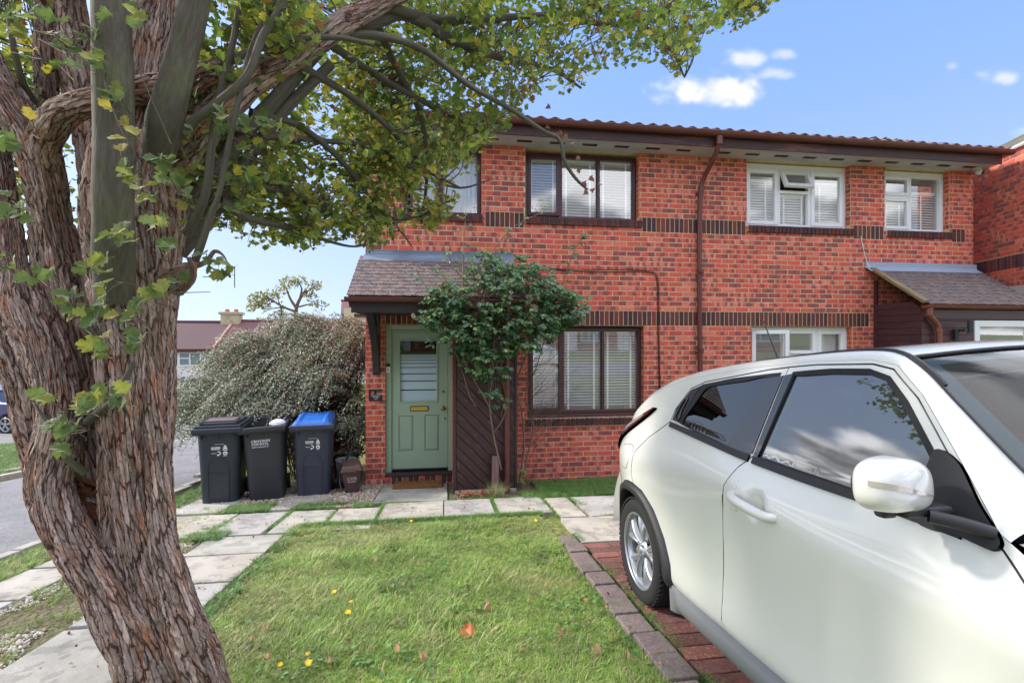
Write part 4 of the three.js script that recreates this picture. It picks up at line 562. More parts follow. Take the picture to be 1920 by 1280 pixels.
{ // brown food caddy
  const t = thing('food_caddy', 'small brown food waste caddy with a dark swing handle beside the brick pier', 'food caddy'), m = std({ color: srgb(92, 66, 62), roughness: 0.5 });
  const N = 32, prof = (k) => [lerp(0.085, 0.125, k), lerp(0.08, 0.115, k)];
  part('tub', merge([grid(N, 6, (u, v) => { const [w, d] = prof(v), a = u * Math.PI * 2, c = Math.cos(a), s = Math.sin(a), q = Math.pow(Math.abs(c) ** 6 + Math.abs(s) ** 6, -1 / 6); return V(w * c * q, v * 0.30, d * s * q); }), new THREE.CircleGeometry(0.09, 20).rotateX(Math.PI / 2).translate(0, 0.003, 0)]), m, t);
  const lid = grid(24, 20, (u, v) => { const x = (u - 0.5) * 2, z = (v - 0.5) * 2, e = Math.max(Math.abs(x), Math.abs(z)); return V(x * 0.135, 0.315 + 0.05 * sst(1, 0.8, e) + 0.03 * (1 - v) * sst(1, 0.85, e) + (z > 0.5 ? -0.012 * sst(0.5, 0.2, Math.abs(x)) * sst(0.5, 1, z) : 0), z * 0.125); });
  part('lid', merge([lid, box(-0.137, 0.295, -0.127, 0.137, 0.318, 0.127, 0.008), box(-0.06, 0.285, 0.12, 0.06, 0.325, 0.145, 0.01), box(-0.07, 0.38, -0.1, 0.07, 0.40, -0.06, 0.008)]), m, t);
  part('handle', tube([V(-0.14, 0.30, 0.0), V(-0.15, 0.18, 0.08), V(-0.12, 0.09, 0.14), V(0.0, 0.07, 0.155), V(0.12, 0.11, 0.14), V(0.15, 0.20, 0.08), V(0.14, 0.30, 0.0)], 0.009, 8, 40), std({ color: srgb(32, 36, 48), roughness: 0.5 }), t);
  part('printing', grid(1, 1, (u, v) => V(lerp(-0.06, 0.06, u), lerp(0.14, 0.23, v), lerp(0.102, 0.1105, v) + 0.0015)), printMat(256, 192, (g) => { g.strokeStyle = g.fillStyle = '#d8d4d4'; g.lineWidth = 6; g.strokeRect(10, 12, 236, 84); g.beginPath(); g.arc(52, 54, 24, 0.6, 5.6); g.stroke(); strokes(g, 90, 38, 144, 34, 13); for (let i = 0; i < 6; i++) g.fillRect(24 + i * 36, 130, 18, 26); }, '#5c423e'), t);
  t.position.copy(onG(-0.115, 0.36, 0.008)); t.rotation.set(0.03, 0.22, 0.03);
}
{ const t = thing('bucket', 'pale grey bucket standing behind the brown food caddy', 'bucket'); part('bucket', new THREE.LatheGeometry([[0, 0.005], [0.10, 0.005], [0.13, 0.28], [0.14, 0.29], [0.135, 0.30], [0.12, 0.28], [0.095, 0.02]].map((p) => new THREE.Vector2(...p)), 28), std({ color: srgb(150, 156, 164), roughness: 0.45 }), t); t.position.copy(onG(-0.26, 0.02, 0.01)); t.scale.y = 1.3; }
{ const t = thing('broom', 'dark broom handle leaning against the corner of the house', 'broom'); part('handle', tube([V(-0.36, 0.10, 0.10), V(-0.02, 1.0, -0.02)], 0.014, 10, 2), std({ color: srgb(52, 54, 60), roughness: 0.5 }), t); part('head', box(-0.46, 0.0, 0.06, -0.26, 0.10, 0.14, 0.01), blackPlastic, t); }
{ // coir mat
  const t = thing('doormat', 'brown coir doormat on the slab before the green door', 'doormat'), g = new RoundedBoxGeometry(0.66, 0.03, 0.36, 2, 0.006); const uv = g.attributes.uv; for (let i = 0; i < uv.count; i++) uv.setXY(i, g.attributes.position.getX(i) * 3, g.attributes.position.getZ(i) * 3);
  part('mat', g, std({ map: tex(256, 256, (u, v, x, y) => { const a = hash(x, y, 5), b = fbm(u * 8, v * 8, 700, 4, 8, 8), k = 0.7 + 0.4 * a + 0.3 * (b - 0.5); return [0.56 * k, 0.385 * k, 0.225 * k]; }), roughness: 1, bumpMap: rep(fineBump, 2, 2), bumpScale: 0.012 }), t);
  const fib = new THREE.PlaneGeometry(0.0025, 0.014).translate(0, 0.006, 0); scatter('fibres', null, fib, std({ roughness: 1, side: THREE.DoubleSide }), 5000, (r) => ({ pos: V(lerp(-0.325, 0.325, r()), 0.012, lerp(-0.175, 0.175, r())), scale: 1, rx: (r() - 0.5) * 1.2, rz: (r() - 0.5) * 1.2 }), 9, (r, c) => c.setRGB(0.34, 0.17, 0.06).multiplyScalar(0.6 + 0.8 * r()), null, t);
  t.position.copy(onG(0.735, 0.20, 0.036)); t.rotation.x = -Math.atan(0.1);
}
{ // dark house plaque by the door, three upright bars above a lettered plate
  const t = thing('house_plaque', 'dark house plaque with white lettering on the brick pier', 'sign');
  part('plate', merge([box(0.045, 1.195, 0.004, 0.228, 1.285, 0.014, 0.003), box(0.045, 1.285, 0.004, 0.07, 1.36, 0.013), box(0.115, 1.285, 0.004, 0.15, 1.36, 0.013), box(0.045, 1.335, 0.004, 0.228, 1.362, 0.014, 0.002)]), std({ color: srgb(30, 32, 42), roughness: 0.4 }), t);
  part('lettering', new THREE.PlaneGeometry(0.165, 0.075).translate(0.137, 1.24, 0.0152), printMat(256, 120, (g) => { g.fillStyle = '#dcdde2'; g.fillRect(30, 8, 200, 8); strokes(g, 76, 38, 110, 26, 15, 3); strokes(g, 104, 84, 70, 20, 17, 2); }, '#1e202a'), t);
}
{ // stump of a square wooden post
  const t = thing('wooden_post', 'short weathered square post in front of the boarded store', 'post'); part('post', new RoundedBoxGeometry(0.085, 0.55, 0.085, 2, 0.008).translate(0, 0.20, 0), std({ map: tex(64, 256, (u, v) => { const g = fbm(u * 20, v * 4, 740, 4, 20, 4), k = 0.75 + 0.5 * g; return [0.47 * k, 0.375 * k, 0.36 * k]; }), roughness: 0.9, bumpMap: rep(coarseBump, 1, 0.2), bumpScale: 0.004 }), t);
  t.position.copy(onG(1.74, 0.80)); t.rotation.z = -0.015;
}
// ---------------------------------------------------------------- the white car on the driveway
// its own axes: x inwards from its near side, y up, z forward; the body side is the surface x = W(z, y)
const HALFW = 0.83;
const poly1 = (pts, x) => { if (x <= pts[0][0]) return pts[0][1]; for (let i = 1; i < pts.length; i++) if (x <= pts[i][0]) { const t = (x - pts[i - 1][0]) / (pts[i][0] - pts[i - 1][0]); return lerp(pts[i - 1][1], pts[i][1], t); } return pts[pts.length - 1][1]; };
const beltC = [[-0.8, 1.02], [-0.2, 1.13], [0.25, 1.135], [0.45, 1.105], [0.9, 1.045], [1.25, 1.012], [1.6, 0.99], [1.9, 0.965], [2.3, 0.93], [3.2, 0.82]];
const beltH = (s) => { let t = 0, n = 0; for (let k = -4; k <= 4; k++) { const w = 1 - Math.abs(k) / 5; t += w * poly1(beltC, s + k * 0.035); n += w; } return t / n; };
function W(s, h) {
  const t = clamp((0.2 - s) / 1.06, 0, 0.999), rear = 0.88 * (1 - Math.pow(1 - Math.pow(t, 3.6), 1 / 3.6)), f = clamp((s - 2.2) / 1.0, 0, 0.999), front = 0.85 * (1 - Math.pow(1 - Math.pow(f, 3.2), 1 / 3.2));
  const hb = beltH(s); let w = rear * (1 + 0.5 * sst(0.8, 1.3, h)) + front;
  const crest = lerp(0.93, 0.80, sst(0.9, 1.7, s));                                 // the shoulder turns over towards the glass
  w += 0.062 * Math.pow(sst(crest - 0.05, hb + 0.02, h), 1.15);
  { const q = h - hb + 0.02; w += 0.31 * (0.5 * (q + Math.sqrt(q * q + 0.0016)) - 0.008); w += 0.9 * Math.max(0, h - 1.33) ** 2; }
  w += 0.007 * Math.exp(-(((h - 0.58) / 0.17) ** 2)) * sst(0.28, 0.7, s) * sst(2.05, 1.6, s);   // hollow of the doors
  w += -0.012 * Math.exp(-(((h - 0.33) / 0.09) ** 2)) * sst(0.2, 0.6, s) * sst(2.1, 1.8, s);
  w += 0.055 * sst(0.33, 0.20, h);
  w -= 0.042 * Math.exp(-(((s + 0.12) / 0.36) ** 2) - (((h - 0.84) / 0.19) ** 2));                // rear haunch
  w -= 0.070 * Math.exp(-(((s - 2.22) / 0.30) ** 2) - (((h - 0.80) / 0.20) ** 2));                 // front wing
  w += 0.024 * Math.exp(-((((s - 1.075) / 0.052) ** 2 + ((h - 0.868) / 0.05) ** 2) ** 2));          // scoop behind the handle
  return w;
}
const nW = (s, h) => { const e = 0.006, a = (W(s + e, h) - W(s - e, h)) / (2 * e), b = (W(s, h + e) - W(s, h - e)) / (2 * e); return V(-1, b, a).normalize(); };
const tess = new TessellateModifier(0.036, 15);
const smoothLoop = (pts, n) => { const c = new THREE.CatmullRomCurve3(pts.map(([a, b]) => V(a, b, 0)), true, 'catmullrom', 0.4); return c.getPoints(n ?? pts.length * 5).slice(0, -1).map((p) => [p.x, p.y]); };
const dense = (pts, d = 0.05) => pts.flatMap((p, i) => { const q = pts[(i + 1) % pts.length], n = Math.max(1, Math.ceil(Math.hypot(q[0] - p[0], q[1] - p[1]) / d)); return Array.from({ length: n }, (_, k) => [lerp(p[0], q[0], k / n), lerp(p[1], q[1], k / n)]); });
function inset(pts, d) { const area = pts.reduce((a, p, i) => { const q = pts[(i + 1) % pts.length]; return a + p[0] * q[1] - q[0] * p[1]; }, 0), sg = area > 0 ? 1 : -1; return pts.map((p, i) => { const a = pts[(i + pts.length - 1) % pts.length], b = pts[(i + 1) % pts.length]; let dx = b[0] - a[0], dy = b[1] - a[1]; const l = Math.hypot(dx, dy) || 1; return [p[0] - dy / l * d * sg, p[1] + dx / l * d * sg]; }); }
function panel(pts, { out = 0, gap = 0.0028, lip = 0.034, holes = [], mirror = false, side = W } = {}) {
  const p = inset(dense(pts), gap), s = new THREE.Shape(p.map((q) => new THREE.Vector2(...q)));
  const hs = holes.map((h) => inset(dense(h), -0.001)); for (const h of hs) s.holes.push(new THREE.Path(h.map((q) => new THREE.Vector2(...q))));
  const g = tess.modify(new THREE.ShapeGeometry(s)), P = g.attributes.position, pos = [], nor = [], uv = [], put = (a, b, o, n) => { const m = nW(a, b), w = side(a, b); pos.push(mirror ? 2 * HALFW - (w + m.x * o) : w + m.x * o, b + m.y * o, a + m.z * o); const q = n ?? m; nor.push(mirror ? -q.x : q.x, q.y, q.z); uv.push(a, b); };
  const tri = (A, B, C) => { for (const q of mirror ? [A, C, B] : [A, B, C]) put(q[0], q[1], q[2] ?? out, q[3]); };
  for (let i = 0; i < P.count; i += 3) { const A = [P.getX(i), P.getY(i)], B = [P.getX(i + 1), P.getY(i + 1)], C = [P.getX(i + 2), P.getY(i + 2)]; tri(A, B, C); }
  for (const [loop, sg] of [[p, 1], ...hs.map((h) => [h, -1])]) for (let i = 0; i < loop.length; i++) { const a = loop[i], b = loop[(i + 1) % loop.length], area = loop.reduce((t, q, k) => { const r = loop[(k + 1) % loop.length]; return t + q[0] * r[1] - r[0] * q[1]; }, 0) > 0 ? 1 : -1; let n = V(0, -(b[0] - a[0]), b[1] - a[1]).normalize().multiplyScalar(area * sg); tri([...a, out, n], [...a, out - lip, n], [...b, out, n]); tri([...b, out, n], [...a, out - lip, n], [...b, out - lip, n]); }
  const r = new THREE.BufferGeometry(); r.setAttribute('position', new THREE.Float32BufferAttribute(pos, 3)); r.setAttribute('normal', new THREE.Float32BufferAttribute(nor, 3)); r.setAttribute('uv', new THREE.Float32BufferAttribute(uv, 2)); return r;
}
const onSide = (s, h, o = 0) => { const n = nW(s, h); return V(W(s, h), h, s).addScaledVector(n, o); };
{
  const car = thing('parked_car', 'pearl white compact SUV parked on the red block driveway, its side close to the camera', 'car');
  car.position.set(2.29, gy(0, 4.244), 4.244); car.rotation.x = -Math.atan(0.1);
  const paint = phys({ color: col(0.665, 0.668, 0.635), roughness: 0.40, metalness: 0.0, clearcoat: 1, clearcoatRoughness: 0.03, ior: 1.5 });
  const trim = std({ color: srgb(38, 38, 42), roughness: 0.55 }), gloss = phys({ color: srgb(16, 16, 18), roughness: 0.3, clearcoat: 1, clearcoatRoughness: 0.05 }), grey = std({ color: srgb(120, 122, 124), roughness: 0.45 });
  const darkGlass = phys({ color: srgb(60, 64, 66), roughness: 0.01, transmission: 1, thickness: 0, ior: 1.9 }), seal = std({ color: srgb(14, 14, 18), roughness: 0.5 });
  const frontGlass = phys({ color: srgb(128, 142, 146), roughness: 0.006, transmission: 1, thickness: 0, ior: 2.33, metalness: 0.12 }), shield = phys({ color: srgb(170, 205, 222), roughness: 0.008, transmission: 1, thickness: 0, ior: 1.5 });
  const R = [[-0.62, 1.04], [-0.3, 1.18], [-0.1, 1.262], [0.1, 1.325], [0.4, 1.380], [0.8, 1.411], [1.2, 1.420], [1.45, 1.411], [1.55, 1.388], [1.645, 1.298], [1.775, 1.125], [1.875, 0.99], [2.0, 0.925], [2.6, 0.86], [3.0, 0.75]];
  const seamUp = [[0.266, 1.137], [0.285, 1.20], [0.40, 1.318], [0.52, 1.352], [0.97, 1.396], [1.10, 1.402], [1.226, 1.404], [1.461, 1.394], [1.538, 1.374], [1.632, 1.286], [1.759, 1.113], [1.862, 0.978], [1.95, 0.905], [2.03, 0.84], [2.03, 0.75], [1.90, 0.62], [1.82, 0.45], [1.78, 0.29]];
  const fArch = [[1.80, 0.31], [1.83, 0.45], [1.91, 0.60], [2.04, 0.70], [2.2, 0.74], [2.38, 0.70], [2.52, 0.60], [2.6, 0.45], [2.63, 0.31]];
  const archO = [[-0.53, 0.30], [-0.50, 0.45], [-0.442, 0.582], [-0.36, 0.672], [-0.26, 0.722], [-0.16, 0.742], [-0.07, 0.742], [0.048, 0.718], [0.166, 0.637], [0.277, 0.509], [0.341, 0.392], [0.352, 0.30]];
  const bodySide = [[-0.83, 0.30], [-0.845, 0.7], [-0.80, 0.98], ...R, [3.1, 0.4], [2.95, 0.3], ...fArch.slice().reverse().slice(0, 6), [2.03, 0.76], [2.03, 0.84], [1.95, 0.905], ...seamUp.slice(0, 12).reverse(), [0.08, 1.035], [-0.04, 0.93], [-0.07, 0.80], ...archO.slice(0, 7).reverse()];
  const gl1 = smoothLoop([[0.40, 1.13], [0.47, 1.235], [0.545, 1.318], [0.66, 1.335], [0.82, 1.348], [0.985, 1.358], [0.90, 1.21], [0.815, 1.065], [0.62, 1.092]], 60);
  const win1 = [[0.345, 1.14], [0.42, 1.255], [0.50, 1.335], [0.75, 1.362], [1.05, 1.378], [0.905, 1.05], [0.6, 1.092]];
  const win2 = [[1.01, 1.035], [1.12, 1.376], [1.3, 1.380], [1.455, 1.373], [1.53, 1.348], [1.60, 1.275], [1.70, 1.14], [1.78, 1.02], [1.76, 0.985], [1.49, 0.995], [1.25, 1.015]];
  const rearDoor = [...archO.slice(6), [0.42, 0.283], [0.60, 0.290], [0.80, 0.294], [0.872, 0.292], [0.826, 0.327], [0.826, 0.47], [0.848, 0.70], [0.876, 0.905], [0.93, 0.99], [0.992, 1.045], [1.085, 1.400], ...seamUp.slice(0, 5).reverse(), [0.08, 1.035], [-0.04, 0.93], [-0.07, 0.80]];
  const frontDoor = [[1.085, 1.400], [0.992, 1.045], [0.93, 0.99], [0.876, 0.905], [0.848, 0.70], [0.826, 0.47], [0.826, 0.327], [0.872, 0.292], [1.04, 0.275], [1.4, 0.27], [1.77, 0.275], ...seamUp.slice(5).reverse()];
  const rocker = (mirror) => { const prof = [[0.295, -0.004, 0.012], [0.288, 0.02, 0], [0.272, 0.03, 0], [0.245, 0.034, 0], [0.215, 0.026, 0], [0.19, 0.0, 0], [0.165, -0.04, 0], [0.15, -0.10, 0]]; return grid(50, 7, (u, v) => { const s = lerp(0.30, 1.83, u), k = prof[Math.round(v * 7)], w = W(s, 0.30) - k[1] * sst(0, 0.12, u) - 0.0; const h = k[0] - 0.02 * (1 - sst(0, 0.2, u)) * 0; return V(mirror ? 2 * HALFW - w : w, h, s); }); };
  for (const mirror of [false, true]) {
    part('body_side', panel(bodySide, { mirror }), paint, car);
    const rd = part('rear_door', panel(rearDoor, { holes: [win1], mirror }), paint, car), fd = part('front_door', panel(frontDoor, { holes: [win2], mirror }), paint, car);
    part('rear_window', panel(gl1, { out: -0.004, gap: 0, lip: 0.004, mirror }), darkGlass, rd);
    const w2 = part('front_window', panel(inset(dense(win2), 0.010), { out: -0.005, gap: 0, lip: 0.004, mirror }), frontGlass, fd);
    part('window_seal', panel(inset(dense(win2), -0.006), { out: 0.0025, gap: 0, lip: 0.012, holes: [inset(dense(win2), 0.013)], mirror }), seal, fd);
    part('window_seal', panel(inset(dense(win1), -0.004), { out: 0.002, gap: 0, lip: 0.012, holes: [gl1], mirror }), seal, rd);
    // gloss black pillar between the doors, in two halves, and the black quarter with the hidden handle
    part('pillar_cover', panel([[0.812, 1.058], [0.90, 1.21], [0.985, 1.360], [1.072, 1.368], [0.985, 1.050], [0.945, 1.042]], { out: 0.004, gap: 0.001, lip: 0.01, mirror }), gloss, rd);
    part('pillar_cover', panel([[0.996, 1.048], [1.078, 1.369], [1.124, 1.374], [1.02, 1.034]], { out: 0.004, gap: 0.001, lip: 0.01, mirror }), gloss, fd);
    part('handle_cover', panel([[0.285, 1.145], [0.30, 1.205], [0.41, 1.312], [0.49, 1.332], [0.43, 1.24], [0.375, 1.135]], { out: 0.004, gap: 0.001, lip: 0.01, mirror }), trim, rd);
    part('rear_handle', tube([[0.325, 1.155], [0.335, 1.195], [0.385, 1.262], [0.405, 1.262], [0.375, 1.20], [0.362, 1.15]].map(([s, h]) => { const p = onSide(s, h, 0.009); if (mirror) p.x = 2 * HALFW - p.x; return p; }), 0.005, 6, 40, true), gloss, rd);
    const beltT = (a, b, n) => { const l = []; for (let i = 0; i <= n; i++) { const s = lerp(a, b, i / n); l.push([s, beltH(s) + 0.006]); } for (let i = n; i >= 0; i--) { const s = lerp(a, b, i / n); l.push([s, beltH(s) - 0.022]); } return l; };
    part('belt_trim', panel(beltT(0.275, 0.975, 14), { out: 0.008, gap: 0, lip: 0.02, mirror }), trim, rd); part('belt_trim', panel(beltT(1.0, 1.80, 14), { out: 0.008, gap: 0, lip: 0.02, mirror }), trim, fd);
    // wheel arch lining: black cladding that stands proud of the side
    const inner = [[-0.46, 0.28], [-0.44, 0.43], [-0.392, 0.553], [-0.32, 0.628], [-0.235, 0.670], [-0.15, 0.684], [-0.07, 0.682], [0.03, 0.650], [0.125, 0.575], [0.215, 0.470], [0.275, 0.372], [0.29, 0.26]];
    const archStrip = (O, I, out) => { const n = O.length, c1 = new THREE.CatmullRomCurve3(O.map(([a, b]) => V(a, b, 0))), c2 = new THREE.CatmullRomCurve3(I.map(([a, b]) => V(a, b, 0))); return grid(48, 7, (u, v) => { const a = c1.getPoint(u), b = c2.getPoint(u), t = clamp((v - 0.08) / 0.7), p = a.clone().lerp(b, t), o = v < 0.08 ? -0.01 : v > 0.8 ? lerp(out, -0.09, (v - 0.8) / 0.2) : out * sst(0, 0.35, t); const w = W(p.x, p.y) - o; return V(mirror ? 2 * HALFW - w : w, p.y, p.x); }); };
    part('wheel_arch', archStrip(archO, inner, 0.028), trim, car); part('wheel_arch', archStrip(fArch, fArch.map(([a, b]) => [2.215 + (a - 2.215) * 0.86, 0.31 + (b - 0.31) * 0.86]), 0.028), trim, car);
    part('sill', rocker(mirror), grey, car);
    part('inner_side', panel([[0.36, 0.28], [0.40, 1.05], [1.0, 1.0], [1.78, 0.93], [1.9, 0.8], [1.75, 0.28]], { out: -0.06, gap: 0, lip: 0.001, mirror }), seal, car);  // black sheet added behind the doors so their gaps look dark
    // band that rolls from the side over to the roof gutter and the windscreen edge
    const T = [[-0.45, 1.12, 0.52], [-0.25, 1.235, 0.42], [-0.05, 1.318, 0.34], [0.15, 1.370, 0.29], [0.45, 1.412, 0.265], [0.8, 1.437, 0.255], [1.2, 1.446, 0.25], [1.42, 1.440, 0.245], [1.52, 1.418, 0.24], [1.585, 1.362, 0.25], [1.655, 1.27, 0.258], [1.80, 1.098, 0.26], [1.92, 0.985, 0.26]];
    const Rc = (t) => { const k = t * (T.length - 1), i = Math.min(T.length - 2, Math.floor(k)), f = k - i; return [0, 1, 2].map((c) => { const a = T[Math.max(0, i - 1)][c], b = T[i][c], d = T[i + 1][c], e = T[Math.min(T.length - 1, i + 2)][c]; return 0.5 * (2 * b + (d - a) * f + (2 * a - 5 * b + 4 * d - e) * f * f + (3 * b - a - 3 * d + e) * f * f * f); }); };
    const Rs = [-0.55, -0.34, -0.13, 0.08, 0.42, 0.8, 1.2, 1.43, 1.53, 1.60, 1.675, 1.80, 1.90], Rat = (t) => { const k = t * 12, i = Math.min(11, Math.floor(k)), f = k - i, s = lerp(Rs[i], Rs[i + 1], f); const h = poly1(R, s) - 0.002; return V(W(s, h), h, s); };
    const band = grid(120, 12, (u, v) => { const a = Rat(u), [ts, th, tw] = Rc(u), b = V(tw, th, ts), n = nW(a.z, a.y), p = a.clone().lerp(b, v), bulge = a.distanceTo(b) * 0.20; p.addScaledVector(n.clone().lerp(V(-0.2, 0.9, 0.25).normalize(), v).normalize(), bulge * Math.sin(Math.PI * v)); if (mirror) p.x = 2 * HALFW - p.x; return p; });
    part('roof_side', band, paint, car);
    part('roof_moulding', tube(Array.from({ length: 40 }, (_, i) => { const [s, h, w] = Rc(i / 39 * 0.735 + 0.06); return V(mirror ? 2 * HALFW - w - 0.012 : w + 0.012, h - 0.0, s); }), 0.011, 6, 80), trim, car);
    if (!mirror) {
      // roof, windscreen and bonnet between this edge and its twin
      const across = (t, v, crown, fwd) => { const [s, h, w] = Rc(t), W2 = 2 * HALFW - 2 * w, b = 1 - (2 * v - 1) ** 2; return V(w + W2 * v, h + crown * b, s + fwd * b); };
      const tTop = 0.69;
      part('roof', grid(40, 60, (u, v) => { const t = u * tTop; return across(t, v, 0.036, 0.03 * sst(0.45, tTop, t)); }), paint, car);
      const ws = (a, b, v0, v1, dy = 0) => grid(40, 40, (u, v) => { const t = lerp(a, b, u), k = (t - tTop) / (1 - tTop), p = across(t, lerp(v0, v1, v), lerp(0.036, 0.02, k), lerp(0.03, 0.16, k)); p.y += dy; return p; });
      part('windscreen', ws(tTop + 0.012, 0.995, 0.004, 0.996), shield, car);
      const frit = std({ color: srgb(16, 20, 30), roughness: 0.3 });
      part('windscreen_border', merge([ws(tTop + 0.004, 1, 0, 0.05, -0.004), ws(tTop + 0.004, 1, 0.95, 1, -0.004), ws(tTop + 0.002, tTop + 0.035, 0.04, 0.96, -0.004), ws(0.965, 1, 0.04, 0.96, -0.004)]), frit, car);
      part('windscreen_seal', tube(Array.from({ length: 44 }, (_, i) => { const k = i / 43; if (k < 0.35) { const t = lerp(1, tTop, k / 0.35), p = across(t, 0, 0, 0); return p; } if (k < 0.65) return across(tTop, (k - 0.35) / 0.3, 0.036, 0.03).add(V(0, 0.002, 0)); return across(lerp(tTop, 1, (k - 0.65) / 0.35), 1, 0, 0); }), 0.007, 6, 160), seal, car);
      part('bonnet', grid(30, 20, (u, v) => { const s = lerp(1.90, 3.05, v), h = poly1([[1.9, 1.0], [2.3, 0.965], [2.8, 0.88], [3.05, 0.72]], s), w0 = W(s, poly1(R, s)) + 0.02, b = 1 - (2 * u - 1) ** 2; return V(lerp(w0, 2 * HALFW - w0, u), h + 0.06 * b - 0.03, s + 0.14 * b); }), paint, car);
      part('bonnet_edge', tube([V(0.10, 1.012, 1.86), V(0.16, 1.025, 1.845), V(0.24, 1.03, 1.86), V(0.3, 1.0, 1.92)], 0.0025, 6, 20), seal, car);
      part('nose', grid(24, 12, (u, v) => { const a = (u - 0.5) * 2, h = lerp(0.75, 0.2, v); return V(HALFW + a * 0.72, h, 3.12 + 0.10 * (1 - a * a) + 0.04 * Math.sin(v * 3)); }), paint, car);
      part('grille', grid(16, 6, (u, v) => V(lerp(0.4, 1.26, u), lerp(0.66, 0.40, v), 3.225 + 0.05 * (1 - (2 * u - 1) ** 2))), trim, car);
      part('tailgate', grid(24, 20, (u, v) => { const a = (u - 0.5) * 2, h = lerp(0.3, 1.30, v); return V(HALFW + a * lerp(0.72, 0.42, v * v), h, lerp(-0.86, -0.14, Math.pow(v, 2.6)) - 0.03 * (1 - a * a)); }), paint, car);
    }
    // tail lamp: a dark red and clear boomerang on the haunch
    const lampLoop = smoothLoop([[-0.70, 0.865], [-0.69, 0.925], [-0.55, 0.99], [-0.40, 1.045], [-0.2, 1.115], [0.03, 1.195], [0.05, 1.19], [-0.16, 1.085], [-0.34, 1.01], [-0.52, 0.935], [-0.62, 0.875]], 60);
    const tl = part('tail_lamp', panel(lampLoop, { out: 0.022, gap: 0, lip: 0.04, mirror }), phys({ color: srgb(96, 30, 36), roughness: 0.1, clearcoat: 1, clearcoatRoughness: 0.02 }), car);
    part('lamp_lens', panel(smoothLoop([[-0.69, 0.925], [-0.55, 0.988], [-0.40, 1.042], [-0.2, 1.112], [-0.06, 1.155], [-0.10, 1.125], [-0.30, 1.045], [-0.46, 0.975], [-0.62, 0.912]], 40), { out: 0.025, gap: 0, lip: 0.01, mirror }), phys({ color: srgb(150, 146, 154), roughness: 0.08, clearcoat: 1 }), tl);
  }
  const seam = (pts, closed, r = 0.0022) => part('panel_gap_shade', tube(pts.map(([s, h]) => onSide(s, h, -0.0006)), r, 6, pts.length * 8, closed), seal, car);  // thin dark tube painting the shade in the flap groove
  const shut = (pts) => part('shut_line_shade', tube(pts.map(([s, h]) => onSide(s, h, -0.0055)), 0.0042, 6, pts.length * 8), seal, car);  // dark tube laid along the door gaps in place of their shade
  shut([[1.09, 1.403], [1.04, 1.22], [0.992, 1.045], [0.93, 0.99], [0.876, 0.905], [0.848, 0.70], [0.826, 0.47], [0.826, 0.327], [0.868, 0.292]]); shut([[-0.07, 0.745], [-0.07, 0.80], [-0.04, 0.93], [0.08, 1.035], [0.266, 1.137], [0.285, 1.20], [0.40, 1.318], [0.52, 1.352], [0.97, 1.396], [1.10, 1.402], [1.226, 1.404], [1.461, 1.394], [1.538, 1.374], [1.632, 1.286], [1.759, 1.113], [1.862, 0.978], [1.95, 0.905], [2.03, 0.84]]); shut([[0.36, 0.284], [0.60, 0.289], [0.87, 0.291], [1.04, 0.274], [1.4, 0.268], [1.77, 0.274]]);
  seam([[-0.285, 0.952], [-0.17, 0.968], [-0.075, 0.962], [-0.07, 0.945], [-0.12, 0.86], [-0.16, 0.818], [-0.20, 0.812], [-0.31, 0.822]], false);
  // floor pan and cabin
  part('underbody', merge([box(0.26, 0.20, -0.75, 2 * HALFW - 0.26, 0.62, 2.9), box(0.09, 0.17, 0.35, 2 * HALFW - 0.09, 0.55, 1.80), box(0.3, 0.6, -0.6, 2 * HALFW - 0.3, 0.95, 0.1)]), seal, car);
  const cloth = std({ color: srgb(206, 58, 72), roughness: 0.85 }), blackCloth = std({ color: srgb(30, 30, 34), roughness: 0.9 });
  part('dashboard', merge([box(0.16, 0.72, 1.55, 2 * HALFW - 0.16, 0.96, 2.0, 0.06)]), blackCloth, car);
  for (const x of [0.45, 1.2]) { const st = part('seat', merge([box(x - 0.23, 0.52, 1.05, x + 0.23, 0.68, 1.55, 0.07), box(x - 0.22, 0.6, 0.76, x + 0.22, 1.16, 0.90, 0.07).translate(0, -0.6, -0.83).rotateX(-0.28).translate(0, 0.6, 1.08)]), cloth, car); part('headrest', box(x - 0.14, 1.10, 0.86, x + 0.14, 1.32, 0.97, 0.05), cloth, st); }
  part('rear_bench', merge([box(0.22, 0.5, 0.05, 2 * HALFW - 0.22, 0.66, 0.55, 0.06), box(0.26, 0.6, -0.1, 2 * HALFW - 0.26, 1.12, 0.06, 0.06)]), blackCloth, car);
  part('steering_wheel', new THREE.TorusGeometry(0.17, 0.016, 8, 32).rotateX(-0.4).translate(0.45, 0.98, 1.48), blackCloth, car);
  // door handle on its two feet over the scoop, torn clear tape round it
  { const fd = car.children.find((c) => c.name === 'front_door'), h0 = onSide(0.957, 0.878, 0.012), h1 = onSide(1.172, 0.852, 0.010), mid = onSide(1.07, 0.866, 0.046);
    const ha = onSide(0.94, 0.884, 0), hb2 = onSide(1.195, 0.849, 0), hp = (t, o) => ha.clone().lerp(hb2, t).add(V(-o, 0, 0));
    part('door_handle', merge([tube([hp(0, -0.012), hp(0.05, 0.018), hp(0.2, 0.033), hp(0.5, 0.037), hp(0.8, 0.031), hp(0.95, 0.016), hp(1, -0.012)], (t) => 0.0165 + 0.003 * Math.sin(Math.PI * t), 16, 48)]), paint, fd);
    part('keyhole', new THREE.CylinderGeometry(0.006, 0.006, 0.006, 12).rotateZ(Math.PI / 2).translate(h0.x - 0.024, h0.y, h0.z + 0.012), seal, fd);
    const tape = phys({ color: 0xffffff, roughness: 0.3, transmission: 0.85, thickness: 0, ior: 1.4 });
